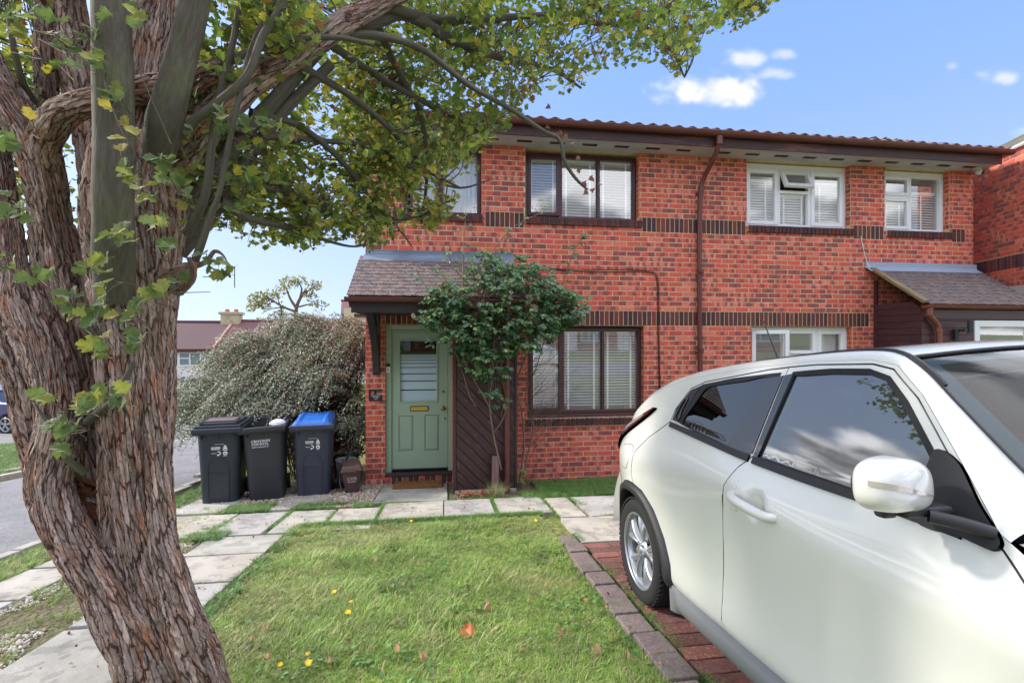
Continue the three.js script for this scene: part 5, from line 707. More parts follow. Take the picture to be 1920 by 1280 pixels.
    part('tape', merge([panel([[0.93, 0.925], [0.965, 0.948], [0.972, 0.915], [0.945, 0.90]], { out: 0.003, gap: 0, lip: 0.001 }), panel([[0.952, 0.85], [0.957, 0.815], [0.972, 0.82], [0.975, 0.845]], { out: 0.003, gap: 0, lip: 0.001 }), panel([[1.195, 0.875], [1.222, 0.866], [1.215, 0.83], [1.20, 0.832]], { out: 0.003, gap: 0, lip: 0.001 })]), tape, fd); }
  // door mirror: rounded housing, repeater strip, black arm and sail
  { const m = new THREE.Group(); m.name = 'door_mirror'; car.add(m); const C = V(-0.108, 1.088, 1.772);
    const shell = grid(56, 36, (u, v) => { const a = u * Math.PI * 2, b = (v - 0.5) * Math.PI, f = (x, p) => Math.sign(x) * Math.pow(Math.abs(x), p); let x = f(Math.cos(b), 0.72) * f(Math.cos(a), 0.72), z = f(Math.cos(b), 0.72) * f(Math.sin(a), 0.85), y = f(Math.sin(b), 0.66); const taper = 1 - 0.12 * (0.5 - x * 0.5); y *= taper; return V(x * 0.134, y * 0.070 - 0.010 * (x > 0 ? x : 0) + 0.012 * (0.5 - x * 0.5) * 0, z * (z > 0 ? 0.072 : 0.035)); });
    shell.rotateZ(-0.03).rotateY(0.38).translate(C.x, C.y, C.z); part('housing', shell, paint, m);
    const P = (u, y, o = 0.0) => { const x = -0.98 + 1.5 * u, zz = Math.sqrt(Math.max(0.02, 1 - Math.abs(x) ** 2.6)); return V(x * (0.134 + o), y, (0.072 + o) * Math.pow(zz, 0.9) * 0.985); };
    const strip = grid(24, 3, (u, v) => P(u * 0.92, lerp(0.006, -0.007, v) * (1 - 0.85 * u * u) + 0.012 - 0.036 * u, 0.0035)).rotateZ(-0.03).rotateY(0.38).translate(C.x, C.y, C.z); part('indicator', strip, phys({ color: srgb(196, 188, 178), roughness: 0.12, clearcoat: 1, metalness: 0.3 }), m);
    part('mirror_glass', new THREE.CircleGeometry(0.06, 28).scale(1.6, 0.9, 1).rotateY(Math.PI + 0.38).translate(C.x - 0.012, C.y, C.z - 0.034), std({ color: 0xcccccc, metalness: 1, roughness: 0.03 }), m);
    part('arm', merge([box(-0.09, 1.005, 1.735, 0.05, 1.032, 1.80, 0.012).rotateY(0.0), box(-0.135, 1.004, 1.75, -0.095, 1.03, 1.785, 0.01), tube([V(-0.03, 1.012, 1.80), V(0.02, 1.0, 1.84), V(0.06, 0.985, 1.87)], 0.016, 8)]), trim, m);
    part('sail', panel(smoothLoop([[1.705, 1.145], [1.768, 1.128], [1.83, 1.04], [1.888, 0.972], [1.872, 0.948], [1.79, 0.958], [1.69, 0.968]], 50), { out: 0.012, gap: 0, lip: 0.02 }), trim, m); }
  part('aerial', tube([V(0.80, 1.49, 0.21), V(0.80, 1.54, 0.185), V(0.80, 1.73, 0.10)], (t) => 0.006 - 0.003 * t, 6, 8), trim, car);
  // wheels: tyre with shoulder and tread, five pairs of blades
  const rubber = std({ color: srgb(30, 30, 32), roughness: 0.85, bumpMap: rep(fineBump, 2, 2), bumpScale: 0.002 }), alloy = std({ color: srgb(176, 180, 186), metalness: 0.75, roughness: 0.34 });
  const tyreGeo = (() => { const g = new THREE.LatheGeometry([[0.222, -0.10], [0.235, -0.102], [0.268, -0.112], [0.295, -0.104], [0.310, -0.085], [0.315, -0.05], [0.315, 0.05], [0.310, 0.085], [0.295, 0.104], [0.268, 0.112], [0.235, 0.102], [0.222, 0.10]].map((p) => new THREE.Vector2(...p)), 72); const T = [g]; for (let i = 0; i < 60; i++) { const a = i / 60 * Math.PI * 2; for (const [y0, y1, o] of [[-0.105, -0.062, 0], [0.062, 0.105, 0.03], [-0.05, -0.006, 0.05], [0.006, 0.05, 0.07]]) T.push(box(-0.006, y0, -0.012, 0.0045, y1, 0.012, 0.002).rotateX(0.25).translate(0.315, 0, 0).rotateY(a + o)); } return merge(T).rotateZ(Math.PI / 2); })();
  const blade = (a0, a1) => { const n = 10, pos = []; return grid(8, n, (u, v) => { const t = v, r = lerp(0.045, 0.218, t), a = lerp(a0 * 0.5, a1, Math.pow(t, 0.8)), wd = lerp(0.016, 0.019, t) * (1 + 0.5 * t * t), q = u < 0.5 ? 1 : 0, k = (u - 0.5) * 2, x = -0.085 + 0.022 * (1 - t) * 0 - 0.018 * Math.sin(t * 2.6) + 0.03 * Math.pow(Math.abs(k), 3); const c = Math.cos(a), s = Math.sin(a); return V(x + 0.02, r * c - k * wd * s, r * s + k * wd * c); }); };
  const rimGeo = (() => { const L = [new THREE.LatheGeometry([[0.232, -0.10], [0.236, -0.094], [0.230, -0.088], [0.214, -0.082], [0.206, -0.05], [0.200, 0.09]].map((p) => new THREE.Vector2(...p)), 64).rotateZ(-Math.PI / 2), new THREE.TorusGeometry(0.224, 0.010, 8, 64).rotateY(Math.PI / 2).translate(-0.092, 0, 0)]; for (let i = 0; i < 5; i++) for (const s of [-1, 1]) L.push(blade(s * 0.12, s * 0.30).rotateX(i * Math.PI * 2 / 5 + 0.15)); L.push(new THREE.CylinderGeometry(0.034, 0.060, 0.03, 28).rotateZ(Math.PI / 2).translate(-0.072, 0, 0)); for (let i = 0; i < 5; i++) L.push(new THREE.CylinderGeometry(0.007, 0.007, 0.012, 10).rotateZ(Math.PI / 2).translate(-0.084, 0.046 * Math.cos(i * 1.2566 + 0.7), 0.046 * Math.sin(i * 1.2566 + 0.7))); return merge(L); })();
  for (const [s, mirror] of [[-0.15, 0], [2.215, 0], [-0.15, 1], [2.215, 1]]) {
    const w = new THREE.Group(); w.name = 'wheel'; car.add(w); w.position.set(mirror ? 2 * HALFW - 0.115 : 0.115, 0.312, s); if (mirror) w.rotation.y = Math.PI;
    part('tyre', tyreGeo, rubber, w); const rim = part('rim', rimGeo, alloy, w); part('hub_cap', new THREE.CylinderGeometry(0.026, 0.03, 0.012, 24).rotateZ(Math.PI / 2).translate(-0.09, 0, 0), alloy, w);
    part('brake_disc', new THREE.CylinderGeometry(0.135, 0.135, 0.02, 32).rotateZ(Math.PI / 2).translate(-0.02, 0, 0), std({ color: 0x55585c, metalness: 0.8, roughness: 0.4 }), w); part('wheel_back', new THREE.CircleGeometry(0.21, 32).rotateY(-Math.PI / 2).translate(0.02, 0, 0), seal, w);
  }
}
// ---------------------------------------------------------------- the old hawthorn in front of the house
const tree = thing('hawthorn_tree', 'old hawthorn with a leaning fissured trunk, yellowing leaves and red berries, close on the left', 'tree');
// bark: long overlapping plates parted by fissures; one sheet of heights and one of colours from the same plates
function plates(u, v, nx, ny, seed) {
  const wx = (fbm(u * 6, v * 4, seed + 3, 3, 6, 4) - 0.5) * 0.8, wy = (fbm(u * 18, v * 4, seed + 7, 3, 18, 4) - 0.5) * 0.7, x = u * nx + wx + 0.42 * (fbm(u * 50, v * 34, seed + 9, 3, 50, 34) - 0.5), y = v * ny + wy, x0 = Math.floor(x), y0 = Math.floor(y); let f1 = 9, f2 = 9, id = 0;
  for (let j = -1; j <= 1; j++) for (let i = -1; i <= 1; i++) { const cx = ((x0 + i) % nx + nx) % nx, cy = ((y0 + j) % ny + ny) % ny, dx = x0 + i + 0.15 + 0.7 * hash(cx, cy, seed) - x, dy = y0 + j + 0.1 + 0.8 * hash(cx, cy, seed + 1) - y, d = Math.max(Math.abs(dx), Math.abs(dy) * 0.62) * 0.6 + 0.4 * Math.hypot(dx, dy * 0.6); if (d < f1) { f2 = f1; f1 = d; id = cx * 131 + cy; } else if (d < f2) f2 = d; }
  return [f2 - f1, id];
}
const barkH = new Float32Array(640 * 640), barkMap = tex(640, 640, (u, v, x, y) => {
  const [a, id] = plates(u, v, 14, 3, 800), [b, id2] = plates(u, v, 31, 8, 820), fine = fbm(u * 70, v * 18, 840, 4, 70, 18), e1 = sst(0.02, 0.10, a), e2 = sst(0.0, 0.07, b), h = e1 * (0.62 + 0.2 * hash(id, 1, 5)) + 0.16 * e2 + 0.16 * (fine - 0.5);
  barkH[y * 640 + x] = clamp(0.1 + h * 0.9);
  const t = hash(id2, 3, 8), k = 0.80 + 0.28 * hash(id, 7, 2) + 0.5 * (fine - 0.5); let c = t < 0.07 ? [0.64, 0.47, 0.38] : t < 0.3 ? [0.61, 0.53, 0.495] : [0.64, 0.585, 0.57];
  const crack = (1 - sst(0.0, 0.075, a) * (0.66 + 0.34 * sst(0.0, 0.05, b))) * sst(0.25, 0.6, fbm(u * 9, v * 6, 846, 3, 9, 6) + 0.12), rim = sst(0.30, 0.10, a) * 0.35;
  c = c.map((q, i) => lerp(lerp(q, [0.51, 0.39, 0.345][i], rim), [0.25, 0.165, 0.14][i], crack)); return [c[0] * k * 1.05, c[1] * k * 1.015, c[2] * k * 0.98];
});
const barkBump = tex(640, 640, (u, v, x, y) => barkH[y * 640 + x], false);
const barkMat = std({ map: barkMap, vertexColors: true, roughness: 0.95, bumpMap: barkBump, bumpScale: 0.016 });
const smoothBark = std({ map: tex(256, 256, (u, v, x, y) => { const a = fbm(u * 6, v * 3, 820, 5, 6, 3), b = fbm(u * 40, v * 14, 824, 3, 40, 14), l = sst(0.56, 0.7, fbm(u * 9, v * 6, 828, 4, 9, 6)), k = 0.78 + 0.3 * (a - 0.5) + 0.25 * (b - 0.5); return [lerp(0.47, 0.46, l) * k, lerp(0.44, 0.465, l) * k, lerp(0.39, 0.345, l) * k]; }), roughness: 0.85, bumpMap: rep(barkBump, 1, 0.5), bumpScale: 0.002 });
function limb(spec, { rough = 1, seg = 0, step = 0.008, twist = 0, seed = 1, lobes = 0 } = {}) {          // spec: [px, py, half-width in px, distance]
  const P = spec.map(([x, y, , d]) => at(x, y, d)), Rr = spec.map(([, , r, d]) => r * d / 900 * (rough ? 0.95 : 1)), c = new THREE.CatmullRomCurve3(P, false, 'centripetal'), L = c.getLength(), N = Math.max(6, Math.ceil(L / step)), fr = c.computeFrenetFrames(N, false), lens = c.getLengths(200);
  const cum = [0]; for (let i = 1; i < P.length; i++) cum.push(cum[i - 1] + P[i].distanceTo(P[i - 1])); const tot = cum[cum.length - 1];
  const rad = (t) => { const q = t * tot; let i = 0; while (i < cum.length - 2 && cum[i + 1] < q) i++; const k = clamp((q - cum[i]) / (cum[i + 1] - cum[i])); return lerp(Rr[i], Rr[i + 1], k * k * (3 - 2 * k)); };
  const rm = Math.max(...Rr), S = seg || Math.max(10, Math.min(220, Math.ceil(2 * Math.PI * rm / step))), pos = [], uv = [], colr = [], idx = [], cell = Math.max(4, Math.round(2 * Math.PI * rm / 0.034));
  for (let i = 0; i <= N; i++) {
    const t = i / N, p = c.getPointAt(t), R = rad(t), l = t * L;
    for (let j = 0; j <= S; j++) {
      const a = j / S * Math.PI * 2, ca = Math.cos(a), sa = Math.sin(a), dir = fr.normals[i].clone().multiplyScalar(ca).addScaledVector(fr.binormals[i], sa);
      let r = R * (rough ? 1 : 1 + 0.16 * (fbm(a / 6.2832 * 3, l * 5, seed + 61, 3, 3) - 0.5)), cc = null;
      if (rough) {
        const tw = l * twist, A = a / (2 * Math.PI) * cell + tw, w = (fbm(a / (2 * Math.PI) * 6, l * 9, seed + 50, 3, 6) - 0.5);
        const n1 = noise(A + w * 2.2, l * 7.5 + w * 1.5, seed, cell), n2 = noise(A * 2 + w * 3, l * 19, seed + 9, cell * 2), n3 = fbm(A * 3, l * 42, seed + 17, 3, cell * 3);
        const b1 = sst(0.0, 0.26, Math.abs(2 * n1 - 1)), b2 = sst(0.0, 0.35, Math.abs(2 * n2 - 1));
        r += rough * (0.010 * (b1 - 1) + 0.004 * (b2 - 1) * b1 + 0.004 * (n3 - 0.5) - 0.004 + 0.03 * (fbm(a / 6.2832 * 3, l * 3.2, seed + 31, 3, 3) - 0.5));
        if (lobes) r *= 1 + 0.125 * Math.cos(lobes * (a + l * twist * 0.7) + 3 * (fbm(1, l * 2, seed + 71, 2) - 0.5)) + 0.04 * Math.cos((lobes + 2) * a + l * 2);
        const flake = sst(0.60, 0.63, fbm(A * 0.8, l * 8, seed + 41, 4, Math.max(1, Math.round(cell * 0.8)))) * 0.8, pl = noise(Math.floor(A + w * 2.2) + 0.5, Math.floor(l * 7.5) + 0.5, seed + 23, cell), g = 1.0 + 0.25 * (pl - 0.5) + 0.2 * (n3 - 0.5);
        cc = [lerp(1, 0.96, flake) * g, lerp(1, 0.76, flake) * g, lerp(1.02, 0.66, flake) * g];
      }
      p.clone().addScaledVector(dir, r).toArray(pos, pos.length); uv.push(Math.max(1, Math.round(2 * Math.PI * rm * 2.3)) * j / S + (rough ? l * twist * 0.25 : 0), l * 2.1); if (rough) colr.push(...cc);
    }
  }
  for (let i = 0; i < N; i++) for (let j = 0; j < S; j++) { const a = i * (S + 1) + j, b = a + S + 1; idx.push(a, a + 1, b, b, a + 1, b + 1); }
  const g = new THREE.BufferGeometry(); g.setAttribute('position', new THREE.Float32BufferAttribute(pos, 3)); g.setAttribute('uv', new THREE.Float32BufferAttribute(uv, 2)); if (rough) g.setAttribute('color', new THREE.Float32BufferAttribute(colr, 3)); g.setIndex(idx); g.computeVertexNormals();
  { const nn = g.attributes.normal; for (let i = 0; i <= N; i++) { const a = i * (S + 1), b = a + S, x = nn.getX(a) + nn.getX(b), y = nn.getY(a) + nn.getY(b), z = nn.getZ(a) + nn.getZ(b), l = Math.hypot(x, y, z) || 1; nn.setXYZ(a, x / l, y / l, z / l); nn.setXYZ(b, x / l, y / l, z / l); } }
  return { g, c };
}
const knots = [];                                                       // places that twigs may grow from
const remember = (c, n = 24, from = 0.1) => { for (let i = 0; i <= n; i++) knots.push(c.getPointAt(lerp(from, 1, i / n))); };
{
  const T = [
    limb([[415, 1440, 82, 2.0], [350, 1290, 74, 1.96], [298, 1150, 68, 1.95], [268, 1030, 63, 1.95], [254, 920, 61, 1.95], [252, 780, 64, 1.95], [252, 640, 68, 1.96], [250, 520, 76, 1.97], [252, 420, 84, 1.98], [262, 320, 80, 2.0], [278, 230, 72, 2.02], [300, 120, 64, 2.05], [330, 0, 60, 2.1], [352, -160, 54, 2.15], [380, -340, 38, 2.2], [398, -540, 12, 2.3]], { seed: 3, twist: 0.9, lobes: 3, step: 0.0065 }),
    limb([[428, 1440, 38, 1.9], [376, 1290, 34, 1.86], [338, 1160, 33, 1.85], [311, 1050, 30, 1.86], [297, 940, 26, 1.88], [290, 820, 22, 1.90], [288, 700, 19, 1.93], [286, 560, 14, 1.96]], { seed: 13, twist: 1.2, step: 0.0065 }),
    limb([[360, 1440, 80, 1.95], [314, 1300, 72, 1.91], [252, 1180, 60, 1.87], [184, 1080, 50, 1.84], [128, 1000, 48, 1.83], [97, 925, 44, 1.84], [98, 860, 42, 1.86], [106, 790, 37, 1.87], [98, 715, 35, 1.88], [78, 645, 38, 1.9], [48, 580, 34, 1.92], [26, 500, 22, 1.95], [16, 420, 20, 1.98], [4, 330, 20, 2.0], [-26, 200, 22, 2.05], [-60, 40, 22, 2.1], [-104, -150, 17, 2.2], [-140, -360, 6, 2.3]], { seed: 23, twist: -1.4, lobes: 2, step: 0.0065 }),
    limb([[150, 1010, 40, 1.95], [88, 900, 34, 1.93], [60, 820, 30, 1.94], [42, 740, 27, 1.95], [22, 665, 28, 1.96], [-6, 600, 36, 1.98], [-50, 510, 44, 2.0], [-90, 380, 46, 2.05], [-132, 200, 42, 2.1], [-170, -20, 34, 2.2], [-215, -260, 12, 2.3]], { seed: 33, twist: 0.6, step: 0.0075 }),
    limb([[262, 1200, 62, 2.05], [215, 1050, 56, 2.03], [180, 930, 50, 2.03], [160, 830, 45, 2.05], [150, 740, 44, 2.06], [142, 660, 45, 2.06], [124, 570, 45, 2.06], [106, 470, 39, 2.05], [92, 385, 36, 2.03], [78, 310, 34, 2.0], [58, 255, 33, 1.98], [22, 195, 31, 1.97], [-30, 110, 30, 2.0], [-80, 0, 28, 2.05], [-128, -170, 20, 2.15], [-165, -360, 6, 2.3]], { seed: 43, twist: 0.5, lobes: 2, step: 0.0075 }),
    limb([[78, 330, 24, 2.0], [80, 268, 31, 1.96], [112, 213, 31, 1.9], [166, 190, 29, 1.86], [232, 176, 30, 1.86], [300, 165, 30, 1.88], [352, 152, 28, 1.9], [404, 132, 24, 1.92], [432, 136, 12, 1.94], [446, 140, 3, 1.95]], { seed: 53, twist: 0.4, step: 0.0065 }),
    limb([[400, 170, 24, 2.3], [360, 80, 26, 2.3], [330, 20, 30, 2.3], [310, -120, 30, 2.35], [300, -320, 18, 2.45], [296, -500, 5, 2.5]], { seed: 63, step: 0.01 }),
    limb([[176, 520, 30, 2.25], [180, 400, 30, 2.28], [168, 250, 30, 2.3], [140, 120, 30, 2.35], [128, -20, 28, 2.4], [120, -160, 26, 2.4], [105, -340, 15, 2.5], [95, -500, 4, 2.6]], { seed: 73, step: 0.01 }),
    limb([[95, 240, 20, 2.3], [86, 150, 21, 2.3], [84, 40, 20, 2.32], [90, -120, 18, 2.35], [80, -320, 5, 2.4]], { seed: 79, step: 0.01 }),
  ];
  part('trunk', mergeGeometries(T.map((t) => t.g)), barkMat, tree);
  // the torn hollow between the two leaning stems
  const hol = [[130, 905, 26, 1.90], [150, 935, 34, 1.91], [172, 962, 34, 1.92], [190, 985, 26, 1.93], [204, 1005, 12, 1.93]];
  const woodMat = std({ map: tex(256, 256, (u, v) => { const g = fbm(u * 4, v * 34, 850, 4, 4, 34), k = 0.6 + 0.7 * g; return [0.53 * k, 0.30 * k, 0.20 * k]; }), roughness: 0.9, bumpMap: rep(barkBump, 1, 1), bumpScale: 0.01 });
  const L = [], r = rng(8); for (let i = 0; i < 26; i++) { const a = at(lerp(95, 150, r()), lerp(885, 945, r()), 1.86 + 0.05 * r()), b = at(lerp(125, 205, r()), lerp(905, 975, r()), 1.87 + 0.05 * r()); L.push(bar(a, b, 0.008 + 0.018 * r(), 0.006 + 0.012 * r(), 0.003, r() * 3)); }
  part('torn_wood', merge(L), woodMat, tree, 'reddish torn wood in the hollow of the trunk');
  part('hollow_scar', limb(hol, { seed: 83, rough: 1.2, step: 0.007 }).g, barkMat, tree);
  // smooth limbs and thinner branches, each its own
  const B = [
    [[214, 560, 30, 1.84], [214, 470, 34, 1.78], [213, 380, 32, 1.72], [213, 240, 31, 1.69], [211, 110, 31, 1.68], [207, 0, 30, 1.68], [200, -160, 27, 1.7], [196, -380, 18, 1.8], [190, -600, 5, 1.9]],
    [[296, 300, 26, 1.86], [308, 235, 30, 1.79], [322, 180, 27, 1.76], [344, 90, 25, 1.74], [366, 0, 24, 1.72], [396, -140, 20, 1.7], [440, -330, 13, 1.75], [470, -500, 4, 1.85]],
    [[318, 330, 40, 2.05], [360, 258, 42, 2.0], [412, 205, 34, 1.98], [470, 152, 28, 2.02], [548, 104, 25, 2.1], [634, 48, 23, 2.2], [715, 6, 20, 2.3], [820, -46, 17, 2.45], [980, -110, 12, 2.7]],
    [[325, 440, 20, 2.06], [392, 340, 17, 2.08], [452, 255, 14, 2.12], [520, 182, 13, 2.2], [604, 86, 12, 2.3], [690, 16, 10, 2.4]],
    [[335, 475, 14, 2.1], [405, 390, 13, 2.12], [462, 300, 11, 2.16], [530, 210, 10, 2.22], [620, 120, 9, 2.3]],
    [[318, 290, 9, 1.86], [324, 268, 9, 1.83], [370, 222, 8, 1.8], [416, 186, 8, 1.8], [462, 142, 7, 1.8], [492, 68, 7, 1.82], [524, 18, 6, 1.84], [560, -40, 6, 1.86]],
    [[386, 145, 10, 1.92], [437, 111, 8, 1.9], [487, 90, 7, 1.92], [537, 75, 6, 1.98], [632, 70, 5, 2.1], [700, 84, 4, 2.2]],
    [[352, 520, 7, 1.9], [372, 470, 7, 1.86], [398, 395, 6, 1.84], [408, 370, 5, 1.83], [426, 280, 5, 1.82], [452, 165, 5, 1.82], [470, 90, 4, 1.84], [520, -10, 4, 1.88]],
    [[350, 440, 8, 1.92], [382, 372, 8, 1.88], [398, 260, 7, 1.86], [410, 180, 6, 1.86], [438, 70, 6, 1.88], [452, -20, 5, 1.9]],
    [[322, 520, 20, 1.9], [345, 505, 15, 1.87], [362, 498, 9, 1.86], [385, 492, 6, 1.86], [402, 470, 5, 1.87], [420, 480, 3, 1.88], [432, 520, 1.2, 1.9]],
    [[330, 545, 14, 1.9], [352, 524, 12, 1.86], [360, 500, 9, 1.84], [352, 482, 6, 1.83]],
    [[150, 612, 7, 1.84], [156, 604, 10, 1.80], [172, 628, 9, 1.82], [206, 640, 12, 1.86], [240, 648, 12, 1.92]],
    [[250, 678, 4, 1.78], [236, 708, 5, 1.76], [206, 756, 6, 1.77], [180, 775, 7, 1.8], [165, 790, 8, 1.86]],
    [[60, 752, 2, 1.76], [88, 792, 4, 1.74], [112, 828, 5, 1.74], [128, 862, 6, 1.78], [158, 885, 7, 1.84]],
    [[640, 46, 16, 2.25], [700, 40, 14, 2.35], [760, 26, 12, 2.5], [850, 76, 9, 2.7], [950, 112, 6, 2.9], [1040, 132, 4, 3.1], [1090, 165, 2, 3.2]],
    [[600, 70, 8, 2.2], [700, 66, 8, 2.3], [790, 92, 6, 2.4], [880, 160, 5, 2.45], [960, 206, 4.5, 2.5], [1020, 246, 4, 2.5], [1050, 262, 4, 2.5], [1058, 300, 3.5, 2.5], [1080, 335, 3, 2.52], [1102, 356, 2, 2.54]],
    [[715, 6, 10, 2.3], [800, 34, 8, 2.6], [900, 36, 7, 2.9], [1020, 30, 5, 3.1], [1150, 46, 4, 3.3], [1240, 30, 2, 3.5]],
    [[900, -80, 10, 2.7], [1010, -40, 8, 2.9], [1100, 6, 6, 3.0], [1200, 44, 4, 3.1], [1262, 100, 2.5, 3.1], [1284, 145, 1.5, 3.1]],
    [[980, -110, 10, 2.8], [1150, -70, 7, 2.9], [1290, -30, 5, 3.0], [1380, 8, 3, 3.0], [1430, 14, 1.5, 3.0]],
    [[325, 249, 6, 1.95], [403, 251, 6, 2.0], [440, 240, 6, 2.05], [483, 256, 6, 2.15], [534, 256, 6, 2.25], [593, 263, 5, 2.4], [700, 276, 4, 2.6], [790, 325, 3, 2.7], [860, 352, 2, 2.8], [925, 335, 1.2, 2.85]],
    [[410, 375, 10, 2.05], [464, 408, 8, 2.2], [511, 420, 6, 2.3], [548, 427, 5, 2.4], [590, 428, 4, 2.5], [651, 418, 3, 2.6], [700, 414, 3, 2.7], [780, 408, 2, 2.8], [850, 372, 1.2, 2.85]],
    [[548, 427, 4, 2.4], [616, 452, 3, 2.45], [665, 462, 2, 2.5], [705, 452, 1.2, 2.5]],
    [[424, 322, 8, 2.1], [494, 350, 6, 2.25], [558, 369, 5, 2.4], [593, 387, 3.5, 2.5], [625, 401, 2, 2.6]],
    [[470, 210, 7, 2.1], [560, 236, 6, 2.3], [640, 302, 5, 2.5], [700, 380, 3.5, 2.65], [750, 432, 2, 2.7], [772, 462, 1.2, 2.7]],
    [[560, 122, 8, 2.2], [660, 182, 6, 2.4], [740, 250, 5, 2.6], [800, 318, 3.5, 2.75], [862, 352, 2, 2.8]],
    [[620, 84, 8, 2.3], [720, 150, 6, 2.6], [820, 204, 4.5, 2.8], [905, 245, 2.5, 3.0]],
    [[700, 30, 8, 2.5], [740, 120, 6, 2.7], [790, 220, 5, 2.8], [800, 330, 3.5, 2.8], [790, 420, 2, 2.8]],
    [[60, 190, 8, 2.1], [40, 150, 6, 2.0], [25, 90, 5, 1.95], [15, 20, 4, 1.95]],
  ];
  for (let i = 0; i < B.length; i++) { const rg = i === 2 || i === 9 || i === 10 ? 0.55 : 0, q = limb(B[i], { rough: rg, step: rg ? 0.008 : i < 5 ? 0.02 : 0.03, seg: rg ? 0 : i < 5 ? 24 : 10, seed: i }); part('branch', q.g, rg ? barkMat : smoothBark, tree); remember(q.c, 26, i < 5 ? 0.35 : 0.12); }
  for (const t of T.slice(2, 6)) remember(t.c, 10, 0.6);
  // limbs of the crown above and beside the picture
  const top = at(300, -160, 2.1), r2 = rng(77), extra = [];
  for (let i = 0; i < 16; i++) { const a = i / 16 * 6.283 + r2(), q = V(top.x + Math.cos(a) * (1.0 + 1.5 * r2()), 3.6 + 1.7 * r2(), top.z + Math.sin(a) * (0.9 + 1.4 * r2())), m = top.clone().lerp(q, 0.5).add(V(0, 0.3 * r2(), 0)); const c = new THREE.CatmullRomCurve3([top, m, q]); const pts = c.getPoints(12); if (pts.some((p) => { const [x, y, d] = project(p); return d > 0 && x > -30 && x < 1950 && y > -25 && y < 1310; })) continue; extra.push(tube([top, m, q], (t) => lerp(0.06, 0.012, t), 8, 10)); remember(c, 16, 0.3); }
  if (extra.length) part('crown_limbs', merge(extra), smoothBark, tree);
}
// a hawthorn leaf: five lobes on a short stalk, folded along the middle
function lobedLeaf(seed, L = 0.042) {
  const r = rng(seed), half = [[0.0, 0.06], [0.20, 0.16], [0.40, 0.34], [0.50, 0.44], [0.30, 0.46], [0.46, 0.68], [0.38, 0.74], [0.22, 0.70], [0.26, 0.92], [0.12, 0.97], [0, 0.93]].map(([x, y]) => [x * (0.9 + 0.2 * r()), y + 0.03 * (r() - 0.5)]);
  const pos = [], idx = []; const P = (x, y) => { pos.push(x * L, y * L - 0.0, (-0.55 * Math.abs(x) * 0.45 + 0.16 * (y - 0.5) ** 2 + 0.05 * Math.sin(x * 9 + y * 5)) * L * -1); return pos.length / 3 - 1; };
  for (const s of [1, -1]) { const ids = half.map(([x, y]) => P(x * s, y)), mids = [P(0, 0.06), P(0, 0.3), P(0, 0.5), P(0, 0.72), P(0, 0.93)]; const T = [[mids[0], ids[1], mids[1]], [mids[1], ids[1], ids[2]], [mids[1], ids[2], ids[4]], [ids[2], ids[3], ids[4]], [mids[1], ids[4], mids[2]], [mids[2], ids[4], ids[7]], [ids[4], ids[5], ids[7]], [ids[5], ids[6], ids[7]], [mids[2], ids[7], mids[3]], [mids[3], ids[7], ids[9]], [ids[7], ids[8], ids[9]], [mids[3], ids[9], mids[4]]]; for (const t of T) idx.push(...(s > 0 ? t : [t[0], t[2], t[1]])); }
  { const a = P(-0.012, -0.35), b = P(0.012, -0.35), c = P(0.015, 0.08), d = P(-0.015, 0.08); idx.push(a, b, c, a, c, d); }
  const g = new THREE.BufferGeometry(); g.setAttribute('position', new THREE.Float32BufferAttribute(pos, 3)); g.setIndex(idx); const q = g.toNonIndexed(); q.computeVertexNormals(); return plainGeo(q);
}
const leafGeos = [lobedLeaf(1), lobedLeaf(2), lobedLeaf(3)];
const leafMat = (c = 0xffffff) => phys({ color: c, roughness: 0.96, transmission: 0.6, thickness: 0, ior: 1.42, side: THREE.DoubleSide });
const leafWhite = leafMat();
const leafTint = (r, c, yellow = 0.3) => { const t = r(); if (t < 0.035) return c.setRGB(0.28, 0.13, 0.04); if (t < yellow * 0.4) return c.setRGB(0.52, 0.44, 0.05).multiplyScalar(0.75 + 0.5 * r()); if (t < yellow * 1.4) return c.setRGB(0.35, 0.40, 0.06).multiplyScalar(0.75 + 0.5 * r()); return c.setRGB(0.18, 0.27, 0.05).multiplyScalar(0.65 + 0.65 * r()); };
